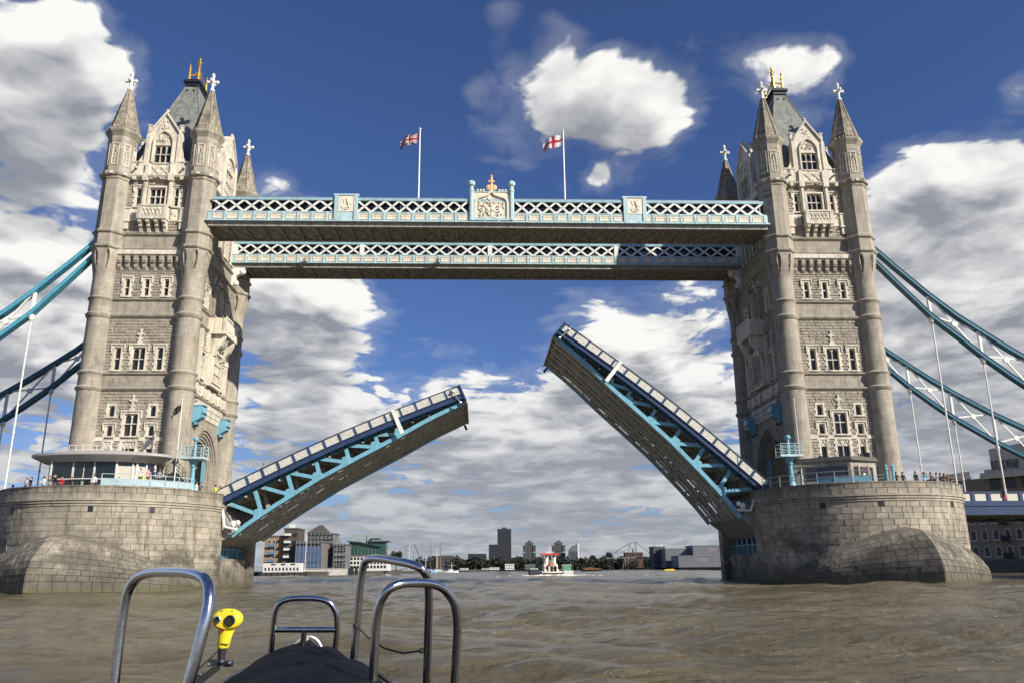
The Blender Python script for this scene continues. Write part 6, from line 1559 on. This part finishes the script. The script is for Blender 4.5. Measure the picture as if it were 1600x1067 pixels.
def sailboat(px, Y, mast_top, col, label, L=9):
    p = S(px, 895, Y); root = thing('sailing_boat', label, 'boat', (p.x, Y, 0), 'boats moored along the far bank'); zt = zof(px, mast_top, Y)
    q = MB(); hull(q, p.x, Y, L, L * .3, -.3, .9, .3); q.build('hull', flat('hull_' + col, TOPS[col], .4), root); q = MB(); q.box(p.x - L * .2, p.x + L * .12, Y - L * .08, Y + L * .08, 1.0, 1.9); q.build('cabin', wf, root)
    q = MB(); q.tube([(p.x, Y, .8), (p.x, Y, zt)], [.22, .12], 6); q.tube([(p.x - 2, Y, zt * .72), (p.x + 2, Y, zt * .72)], .07, 5); q.build('mast', flat('mast_grey', (.12, .12, .12), .5) if col != 'white' else wf, root); q = MB(); q.tube([(p.x, Y, 2.4), (p.x - L * .42, Y, 2.3)], .18, 6); q.build('boom', flat('sail_cover', (.04, .05, .25), .7), root)
for px, Y, t, col, lab in ((633.5, 420, 846, 'black', 'dark-hulled sailing boat with tallest mast left of the crane'), (638.5, 430, 851, 'white', 'white sailing boat with pale mast left of the crane'), (646, 440, 860, 'navy', 'short-masted boat just left of the crane'), (665, 400, 867, 'white', 'white sailing boat with a short pale mast'), (672.5, 400, 848, 'blue', 'blue sailing boat with a tall dark mast'), (682.5, 410, 856, 'white', 'white sailing boat before the small brick tower'), (687.5, 405, 847, 'grey', 'grey sailing boat with a tall mast right of the brick tower'), (705.5, 420, 878, 'white', 'small white sailing boat rightmost of the moored masts')): sailboat(px, Y, t, col, lab)
Y = 520; r_ = thing('tower_crane', 'slender crane with a raised jib behind the moored masts', 'crane', (*S(656, 880, Y).xy, 1.6)); q = MB(); q.bar(S(656, 884, Y), S(656, 871, Y), .9, .9); q.build('tower', iron, r_); q = MB(); q.bar(S(656, 871, Y), S(647, 849, Y), .5, .5); q.bar(S(656, 871, Y), S(659, 866, Y), .8, .6); q.build('jib', iron, r_); q = MB(); q.bar(S(653, 871, Y), S(660, 871, Y), 1.2, 1.3); q.build('machinery', iron, r_)
for p0, p1, Y, top, lab in ((719, 732, 520, 887, 'white houseboat with dark windows right of the masts'), (753, 763, 560, 887, 'low white houseboat left of the boxy one'), (764, 780, 560, 886, 'long white houseboat below the tallest tower'), (789, 803, 520, 880.5, 'boxy white two-storey houseboat below the skyline'), (820, 836, 560, 881, 'grey-green covered boat left of the tug')):
    x0, x1 = span(p0, p1, Y); zt = zof(p0, top, Y); r_ = thing('houseboat', lab, 'boat', ((x0 + x1)/2, Y, 0), 'houseboats below the woodland'); F = lambda u, w, d: (u, Y - 2.5 - d, w); m_ = flat('hb_green', (.10, .12, .11), .7) if p0 == 820 else wf
    q = MB(); hull(q, (x0 + x1)/2, Y, (x1 - x0) * 1.12, 6, -.4, .9); q.build('hull', flat('hull_black', TOPS['black'], .4), r_); q = MB(); q.box(x0, x1, Y - 2.5, Y + 2.5, 1.2, zt); q.build('cabin', m_, r_); wins(r_, F, x0 + .3, x1 - .3, 1.5, zt - .2, 5, 2 if p0 == 789 else 1, .7, .8, dk)
Y = 380; x0, x1 = span(908, 940, Y); r_ = thing('rusty_barge', 'rusty brown hopper barge anchored in midstream', 'barge', ((x0 + x1)/2, Y, 0)); q = MB(); hull(q, (x0 + x1)/2, Y, x1 - x0, 6.5, -.4, .75, 0, .12); q.build('hull', flat('hull_black', TOPS['black'], .4), r_)
q = MB(); q.fprism(lambda u, w, d: (u, Y - d, w), [(x0 + .5, .9), (x1 - .6, .9), (x1 - 1, 1.7), (lerp(x0, x1, .7), 1.9), (lerp(x0, x1, .35), 2.4), (x0 + 1, 1.7)], -2.5, 2.5); q.build('hold', flat('rust', (.17, .075, .03), .9, var=.4), r_); q = MB(); q.tube([(lerp(x0, x1, .45), Y, 2.1), (lerp(x0, x1, .45), Y, 4.6)], .1, 5); q.build('mast', iron, r_)
Y = 300; x0, x1 = span(1035, 1054.5, Y); r_ = thing('yellow_pontoon', 'low bright yellow pontoon afloat near the shaded pier', 'pontoon', ((x0 + x1)/2, Y, 0)); q = MB(); hull(q, (x0 + x1)/2, Y, x1 - x0, 2.6, -.2, .35, 0, .2); q.build('hull', flat('hull_orange', (.45, .20, .02), .5), r_); q = MB(); q.fprism(lambda u, w, d: (u, Y - d, w), [(x0 + .4, .4), (x1 - .5, .4), (x1 - .9, .8), (lerp(x0, x1, .8), 1.15), (lerp(x0, x1, .2), .95), (x0 + .5, .75)], -1, 1); q.build('deck_cover', flat('pontoon_yellow', (.75, .60, .06), .5), r_)
# tug pushing downstream between two lighters
def tug():
    Y = 112; c = S(862.5, 899, Y); cx = c.x; root = thing('tug_boat', 'white tug with a red roof steaming away in midstream', 'tug', (cx, Y, 0)); B = 5.4
    red = flat('tug_red', (.62, .07, .03), .5); cr = flat('tug_cream', (.72, .68, .58), .5); F = lambda u, w, d: (cx + u, Y - d, w)
    q = MB(); hull(q, cx, Y + 8, 17, B, -.5, .9, math.pi / 2, .35); q.build('hull', flat('hull_black', TOPS['black'], .4), root)
    q = MB(); q.tube([(cx - B/2, Y + 1, .95), (cx - B/2 + .2, Y - .5, .9), (cx, Y - .8, .9), (cx + B/2 - .2, Y - .5, .9), (cx + B/2, Y + 1, .95)], .2, 6); q.build('stern_fender', cr, root)
    q = MB(); q.box(cx - 1.75, cx + 1.75, Y + 2.5, Y + 10, .9, 3.0); dh = q.build('deckhouse', cr, root)
    for u in (-1.0, .2, 1.1): q = MB(); q.fbox(F, u - .35, u + .35, 1.0, 2.5, -2.49, -2.45); q.build('doorway', MT['dark'], dh)
    q = MB(); q.box(cx - 1.5, cx + 1.5, Y + 4.5, Y + 8.5, 3.0, 5.3); wh = q.build('wheelhouse', cr, root)
    for u in (-.95, 0, .95): q = MB(); q.fbox(F, u - .38, u + .38, 4.1, 5.1, -4.49, -4.45); q.build('window', MT['pane'], wh)
    q = MB(); q.box(cx - 2.3, cx + 2.3, Y + 4.2, Y + 9, 5.3, 5.62); q.build('wheelhouse_roof', red, root)
    for u in (-1.1, .9): q = MB(); q.lathe(cx + u, Y + 3.6, [(.45, 3.0), (.42, 4.3), (.5, 4.35), (.5, 4.6)], 10); q.build('funnel', cr, root)
    q = MB(); q.tube([(cx, Y + 6, 5.6), (cx, Y + 6, 7.6)], .08, 6); q.bar((cx - .9, Y + 6, 6.0), (cx + .9, Y + 6, 6.0), .15, .2); q.build('mast', cr, root)
    for sg in (-1, 1): q = MB(); q.tube([(cx + sg * 1.6, Y + 2, .9), (cx + sg * 1.6, Y + 2, 2.2), (cx + sg * 1.2, Y + 2, 2.5)], .12, 6); q.ball((cx + sg * 1.6, Y + 1.6, 1.2), (.45, .3, .5), 8, 6); q.build('tow_post', cr, root)
    q = MB(); q.ball((cx - .2, Y + 2.2, 2.9), (.35, .25, .3), 8, 6); q.tube([(cx - 1.2, Y + 2.3, 2.3), (cx - .2, Y + 2.2, 3.1), (cx + .9, Y + 2.3, 3.0)], .1, 6); q.build('tow_winch', red, root)
    for sg, lab, m_, top in ((-1, 'dark lighter lashed to the left side of the tug', flat('lighter_dark', (.05, .045, .06), .6), 1.3), (1, 'green and white launch lashed to the right side of the tug', wf, 1.1)):
        bx = cx + sg * 4.3; r2 = thing('lighter' if sg < 0 else 'launch', lab, 'boat', (bx, Y + 5, 0)); q = MB(); hull(q, bx, Y + 6, 11, 2.7, -.4, top, math.pi / 2, .3); q.build('hull', m_, r2)
        if sg > 0: q = MB(); q.box(bx - 1.0, bx + 1.0, Y + 3, Y + 7, 1.2, 2.6); q.build('cabin', flat('launch_green', (.10, .28, .16), .5), r2); q = MB(); q.box(bx - 1.15, bx + 1.15, Y + 2.8, Y + 7.2, 2.6, 2.75); q.build('cabin_roof', wf, r2)
        else: 
            for k in range(3): q = MB(); q.ball((bx - .8 + k * .7, Y + 1.6, 1.75), (.3, .3, .22), 8, 6); q.build('white_buoy', wf, r2)
    # churned wake astern
    rr = random.Random(8); q = MB()
    for _ in range(520):
        d = rr.random() ** 1.5 * 16; x = cx + rr.gauss(0, 2.2 + d * .30); y = Y - .5 - d; s_ = rr.uniform(.08, .34) * (1 - d / 26); q.ball((x, y, .08 + rr.random() * .25 * (1 - d / 18)), (s_ * 1.7, s_, s_ * .55), 6, 4)
    o = q.build('wake_foam', flat('foam', (.70, .67, .58), .8), kind='stuff'); o['label'] = 'churned white foam behind the tug'
tug()
# ---------------- south bank warehouses seen under and over the side span
def warehouse():
    wb = flat('warehouse_stone', (.62, .54, .42), .85, bump=.3); bb = flat('warehouse_brick', (.26, .215, .155), .85, var=.2)
    P0 = S(1541, 760, 68); A = (P0.x - .56 * 9, 68 + .83 * 9); B = (P0.x + .56 * 44, 68 - .83 * 44)
    F, L = wallframe(A, B); root = thing('riverside_warehouse', 'big stone warehouse with painted sign lettering and arched windows on the right bank', 'warehouse', (P0.x + 8, 60, 1.8))
    us = lambda px: None
    q = MB(); q.fbox(F, 0, L, -1, 19.5, -16, 0); q.build('wall', bb, root)
    # project the photograph's column onto the facade line to set out the gabled centre
    def u_at(px):
        best = min((abs(px_of(F(u, 20, 0)) - px), u) for u in np.linspace(-10, L + 30, 1600)); return best[1]
    ug0, ug1 = u_at(1541), u_at(1541) + 30
    q = MB(); h = lambda py, u: min((abs((lambda P: 533.5 - FPX * (Vector(P) - CAM).dot(_u3) / (Vector(P) - CAM).dot(_f2))(F(u, z, 0)) - py), z) for z in np.linspace(5, 45, 800))[1]
    zg = h(733, ug0 + 1); z2 = h(702, u_at(1553)); u2 = u_at(1553); z3 = z2 + 1.5
    um = (ug0 + ug1) / 2
    poly = [(ug0, 19.5), (ug1, 19.5), (ug1, zg), (ug1 - (u2 - ug0), zg), (ug1 - (u2 - ug0), z2), (um + 6, z2 + .6), (um, z2 + 3.5), (um - 6, z2 + .6), (u2, z2), (u2, zg), (ug0, zg)]
    q.fprism(F, poly, -3, .6); q.build('stepped_gable', wb, root)
    for z, e in ((19.5, .9), (zg - 1.1, .5)):
        q = MB(); q.fbox(F, ug0 - .5, ug1 + .5, z - .35, z + .35, 0.6, 1.2 + e); q.build('cornice', wb, root)
    for k in range(26): q = MB(); u = lerp(ug0, ug1, (k + .5) / 26); q.fbox(F, u - .32, u + .32, 19.9, 20.7, .6, 1.25); q.build('dentil', wb, root)
    for k in range(10):
        u = lerp(ug0, ug1, (k + .5) / 10)
        q = MB(); q.fbox(F, u - 1.0, u + 1.0, 17.0, 19.3, .0, .05); q.build('window', dk, root)
    ca, sa = Vector(F(1, 0, 0)) - Vector(F(0, 0, 0)), Vector(F(0, 0, 1)) - Vector(F(0, 0, 0))
    cu = bpy.data.curves.new('sign_lettering', 'FONT'); cu.body = 'BUTLERS WHARF'; cu.size = 4.1; cu.extrude = .05; cu.space_character = 1.04
    to = bpy.data.objects.new('sign_lettering', cu); C.objects.link(to)
    zt = h(734, u_at(1553))
    M = Matrix((ca, Vector((0, 0, 1)), sa)).transposed().to_4x4(); M.translation = Vector(F(u_at(1552.5), zt, .66))
    dg = bpy.context.evaluated_depsgraph_get(); me = bpy.data.meshes.new_from_object(to.evaluated_get(dg)); bpy.data.objects.remove(to)
    wx = max(v.co.x for v in me.vertices); hy = max(v.co.y for v in me.vertices)
    me.transform(Matrix.Diagonal((abs(u_at(1597.5) - u_at(1553)) / wx, 1.9 / hy, 1, 1))); me.transform(M); me.transform(Matrix.Translation(-ORG[root])); me.materials.clear(); me.materials.append(flat('sign_dark', (.10, .09, .08), .8))
    lo = bpy.data.objects.new('sign_lettering', me); C.objects.link(lo); lo.parent = root; ORG[lo] = ORG[root]
    first = None
    for k in range(22):
        for j in range(4):
            u = lerp(1.5, L - 1.5, (k + .5) / 22); w = 3.4 + j * 3.4
            if first is None:
                q = MB(); q.fprism(F, [(u - .5, w)] + [(u + .5, w), (u + .5, w + 1.5)] + [(u + .5 * math.cos(t), w + 1.5 + .5 * math.sin(t)) for t in np.linspace(.4, 2.74, 5)] + [(u - .5, w + 1.5)], -.1, .05); first = q.build('window', dk, root, origin=F(u, w, 0))
                q = MB(); q.strip(F, [(u + .66 * math.cos(t), w + 1.5 + .66 * math.sin(t)) for t in np.linspace(0, math.pi, 9)], [(u + .5 * math.cos(t), w + 1.5 + .5 * math.sin(t)) for t in np.linspace(0, math.pi, 9)], 0, .16); q.fbox(F, u - .7, u + .7, w - .25, w - .0, 0, .2); q.fbox(F, u - .66, u - .51, w - .1, w + 1.6, 0, .15); q.fbox(F, u + .51, u + .66, w - .1, w + 1.6, 0, .15); q.build('surround', wb, first, origin=F(u, w, 0))
            else: dup(first, root, F(u, w, 0))
    for k in (3, 8, 12):
        u = lerp(1.5, L - 1.5, k / 15)
        for j in range(4): q = MB(); q.fbox(F, u - .9, u + .9, 3 + j * 3.4, 3.15 + j * 3.4, 0, 1.1); q.fbox(F, u - .9, u + .9, 3.15 + j * 3.4, 4.1 + j * 3.4, 1.05, 1.1); q.build('balcony', MT['dark'], root)
    return F, L
warehouse()
r_, F, x0, x1, z0, z1 = block('slate_roofed_block', 'dark slate-roofed block left of the lettered warehouse', 'building', 1494, 1536, 747, 150, 20, flat('brick_slate', (.15, .145, .15), .85)); wins(r_, F, x0 + .6, x1 - .6, z1 - 5, z1 - .8, 9, 2, .9, 1.3, dk)
q = MB(); q.fprism(lambda u, w, d: (u, 150 + d, w), [(x0, z1 + .5), (x1, z1 + .5), (x1, z1 + 2.2), (lerp(x0, x1, .4), z1 + 1.6)], 0, 12); q.build('slate_roof', flat('slate_dark', (.05, .052, .058), .7), r_)
q = MB(); poly_prism(q, [(102, 79), (99.4, 75.5), (131.5, 26.5), (134, 28)], -3, 2.6); o = q.build('embankment_wall', flat('embankment', (.13, .12, .10), .9, var=.3)); tag(o, 'dark river wall below the warehouse on the right bank', 'wall')
p_ = S(1531, 778, 20); p2_ = S(1531, 741, 20)
# ================================================================== FOREGROUND: THE BOAT WE STAND IN
def near(px, py, depth):
    """a point of the boat, set out from the camera at this depth (metres along the view axis)"""
    return CAM + (_r3 * ((px - 800) / FPX) - _u3 * ((py - 533.5) / FPX) + _f2) * depth
def rounded(pts, k=5, rad=.35):
    """smooth the corners of a bent-tube path"""
    pts = [Vector(p) for p in pts]; out = [pts[0]]
    for i in range(1, len(pts) - 1):
        a, b, c = pts[i-1], pts[i], pts[i+1]; p = b + (a - b) * rad; q = b + (c - b) * rad
        for j in range(k + 1): t = j / k; out.append(p * (1-t) ** 2 + b * 2 * t * (1-t) + q * t * t)
    return out + [pts[-1]]
rubber = material('black_rubber_cover', (.0045, .006, .011), .6, var=.3, scale=14, bump=.25, bscale=60, spec=.08)
bow = near(478, 1002, 5.0); ax = (near(478, 1002, 6) - near(478, 1002, 5)); ax.z = 0; ax.normalize(); lat = Vector((ax.y, -ax.x, 0))
boat = thing('inflatable_boat', 'black inflatable boat bow with steel grab rails in the foreground', 'boat', bow - ax * 3 - Vector((0, 0, bow.z - .1)))
H = lambda s_, l, z: bow - ax * s_ + lat * l + Vector((0, 0, z - bow.z))
hw = lambda s_: float(np.interp(s_, [-.12, 0, .2, .5, .9, 1.33, 1.8, 2.4], [.02, .11, .18, .265, .34, .40, .45, .48]))
q = MB(); vs = []; SS = np.linspace(-.12, 2.3, 26); n = 18
for s_ in SS:
    top = bow.z + .0 + .02 * math.sin(s_ * 2); w = hw(s_)
    for i in range(n + 1):
        a = math.pi * i / n; l = -math.cos(a); vs.append(tuple(H(s_, l * w * 1.04, top - .40 + .40 * (math.sin(a) ** .34) + .012 * math.sin(s_ * 9 + l * 6))))
q.add(vs, [(i*(n+1) + j, (i+1)*(n+1) + j, (i+1)*(n+1) + j + 1, i*(n+1) + j + 1) for i in range(len(SS) - 1) for j in range(n)] + [tuple(range(n + 1))])
q.build('bow_cover', rubber, boat, smooth=True, recalc=False)
for sg in (-1, 1):
    q = MB(); q.tube(rounded([H(5.5, sg * 1.15, .70), H(2.6, sg * 1.12, .74), H(.7, sg * .75, .86), H(-.05, sg * .08, .95)], 6, .4), .25, 16); q.build('buoyancy_tube', rubber, boat, smooth=True)
    q = MB(); q.tube([H(s_, sg * (hw(s_) * 1.0), bow.z - .10 + .02 * math.sin(s_ * 2)) for s_ in np.linspace(.1, 2.2, 14)], .012, 6); q.build('cover_seam', flat('seam', (.05, .055, .07), .5), boat)
q = MB(); q.hexa([H(5.5, -1, .1), H(5.5, 1, .1), H(.6, .5, .2), H(.6, -.5, .2), H(5.5, -1, .45), H(5.5, 1, .45), H(.6, .5, .5), H(.6, -.5, .5)]); q.build('deck', flat('deck_grey', (.10, .10, .105), .8), boat)
def rail(pts, r, name='grab_rail', rad=.35, k=7):
    q = MB(); q.tube(rounded([near(*p) for p in pts], k, rad), r, 16); return q.build(name, MT['steel'], boat, smooth=True)
rail([(140, 1500, 3.1), (190, 938, 3.5), (218, 893, 3.5), (318, 893, 2.85), (331, 932, 2.75), (295, 1067, 2.65), (190, 1420, 2.5)], .0198, rad=.42)
rail([(395, 1420, 4.5), (426, 962, 4.6), (440, 934, 4.6), (512, 934, 4.6), (529, 962, 4.6), (519, 1067, 4.6), (490, 1420, 4.5)], .0165, rad=.42)
q = MB(); q.tube([near(423, 983, 4.6), near(526, 983, 4.6)], .0165, 14); q.build('cross_bar', MT['steel'], boat, smooth=True)
q = MB(); q.tube([near(475, 985, 4.6), near(468, 1060, 4.6), near(455, 1300, 4.5)], .0165, 14); q.build('centre_post', MT['steel'], boat, smooth=True)
q = MB(); q.lathe(0, 0, [(.05, 0), (.05, .02), (.022, .03)], 14); b_ = near(467, 1067, 4.6); q.v = [(x + b_.x, y + b_.y, z + b_.z) for x, y, z in q.v]; q.build('post_foot', MT['steel'], boat)
rail([(520, 1420, 4.0), (550, 1067, 4.1), (563, 905, 4.2), (572, 868, 4.2), (655, 882, 3.8), (671, 905, 3.85), (667, 1067, 3.9), (655, 1420, 3.8)], .0198, rad=.36)
rail([(560, 1420, 3.4), (583, 1067, 3.5), (588, 950, 3.55), (612, 910, 3.55), (688, 910, 3.75), (717, 950, 3.8), (710, 1067, 3.8), (690, 1420, 3.7)], .0198, rad=.42)
q = MB(); q.tube([near(556, 976, 4.1), near(575, 995, 4.05), near(600, 1012, 4.0), (near(630, 1020, 3.95)), near(659, 1016, 3.88)], .0045, 6); q.ball(near(556, 977, 4.09), .016, 8, 6); q.ball(near(659, 1016, 3.87), .014, 8, 6); q.build('lanyard', flat('cord', (.03, .028, .025), .8), boat)
# bow cleat
q = MB(); c0 = near(476, 1008, 4.95)
K = lambda u, w: c0 + lat * u + Vector((0, 0, w))
q.tube(rounded([K(-.07, -.01), K(-.035, .035), K(.03, .055), K(.075, .03), K(.10, -.01)], 4, .4), .009, 8); q.tube([K(.01, -.02), K(.012, .05)], .012, 8); q.build('bow_cleat', flat('cleat_alloy', (.62, .60, .56), .35, metal=.6), boat)
q = MB(); q.lathe(0, 0, [(.018, 0), (.018, .012)], 12); q.v = [tuple(K(.026, .018) + lat * x + Vector((0, 0, y)) - ax * (.02 + z)) for x, y, z in q.v]; q.build('cleat_eye', MT['dark'], boat)
# yellow twin-lens lamp on a black bracket clamped to the left rail
dv = 2.95; yel = flat('device_yellow', (.82, .62, .03), .42, spec=.5)
dc = near(356, 966, dv); ru = _r3.copy(); fu_ = Vector((ru.y, -ru.x, 0)).normalized(); upv = Vector((0, 0, 1)); px_ = dv / FPX
D = lambda u, w, d: dc + ru * (u * px_) + upv * (w * px_) + fu_ * (d * px_)       # set out in photograph millimetre-like units; fu_ points back to the camera
dev = thing('twin_lens_lamp', 'bright yellow handheld twin-lens device on a black bracket', 'lamp', near(352, 1030, dv))
q = MB(); N = 28; prof = [(.0, -15), (.55, -15), (.86, -11), (.98, -4), (1.0, 2), (.95, 7), (.80, 10), (0.3, 11)]; vs = []
for k, (f, d) in enumerate(prof):
    for i in range(N):
        a = 2 * math.pi * i / N; vs.append(tuple(D(23.5 * f * math.cos(a), 15.5 * f * math.sin(a) - (2 * f * max(0, -math.sin(a))), d)))
q.add(vs, [(k*N + i, k*N + (i+1) % N, (k+1)*N + (i+1) % N, (k+1)*N + i) for k in range(len(prof) - 1) for i in range(N)] + [tuple(range(N)), tuple(range((len(prof)-1)*N, len(prof)*N))]); q.build('head', yel, dev, smooth=True)
q = MB(); vs = []; rows = [(-12, 14, 9), (-20, 12, 8.5), (-30, 10, 8), (-40, 9.5, 7.5), (-43, 8, 7)]
for w, a_, b_ in rows:
    for i in range(16): t = 2 * math.pi * i / 16; vs.append(tuple(D(-1 - (w + 12) * -.12 * 1 + a_ * math.cos(t), w, b_ * math.sin(t) - 2)))
q.add(vs, [(k*16 + i, k*16 + (i+1) % 16, (k+1)*16 + (i+1) % 16, (k+1)*16 + i) for k in range(len(rows) - 1) for i in range(16)] + [tuple(range(16)), tuple(range(len(rows)*16 - 16, len(rows)*16))]); q.build('handle', yel, dev, smooth=True)
def disc(name, u, w, r, d, mat, t=2.5, par=None):
    q = MB(); q.lathe(0, 0, [(r, 0), (r, t), (r * .82, t + .8), (r * .8, t * .6), (.1, t * .5)], 20); q.v = [tuple(D(u + x, w + y, d + z)) for x, y, z in q.v]; return q.build(name, mat, par or dev, smooth=True)
disc('small_lens', -12, -.5, 5.6, 11, MT['galv']); disc('small_lens_glass', -12, -.5, 3.8, 12.6, MT['pane']); disc('large_lens', 7.5, -2, 8.2, 11, MT['dark']); disc('trigger_button', -3.5, -16, 2.5, 8, flat('button_red', (.30, .05, .03), .5))
for u, w in ((-21, 1), (21, 1), (-7, 12), (9, 12), (-2.5, 3)): disc('screw', u, w, 1.1, 9 if abs(u) < 15 else 3, MT['dark'], 1)
q = MB()
for u0, u1, w in ((-7, -5, -37), (-4.5, -1, -37.6), (0, 1.5, -37.8), (3, 5.5, -37.5)): q.hexa([tuple(D(u + 1.2, w + b, d)) for b in (0, 1.6) for u, d in ((u0, 4.8), (u1, 4.8), (u1, 6.6), (u0, 6.6))])
q.build('handle_mark', MT['dark'], dev)
q = MB(); q.tube([D(-5.5, -43, -2), D(-5.8, -62, -2)], [7 * px_, 5 * px_], 14); q.build('neck', MT['dark'], dev, smooth=True)
q = MB(); q.bar(D(-24, -64, -2), D(12, -66, -2), .022, .02); q.bar(D(-10, -70, -2), D(-44, -98, 2), .03, .022); q.bar(D(-34, -86, 4), D(-50, -100, 6), .05, .03); q.build('bracket', MT['dark'], dev)
for u, w in ((10, -64), (-2, -62), (-22, -66), (-33, -80), (-40, -92)): q = MB(); q.ball(D(u, w, 5), .008, 8, 6); q.build('bolt', MT['steel'], dev)
q = MB(); q.tube([D(-8, -44, 2), D(-18, -56, 6), D(-30, -66, 4), D(-38, -74, 4)], .003, 5); q.build('safety_cord', flat('cord', (.03, .028, .025), .8), dev)
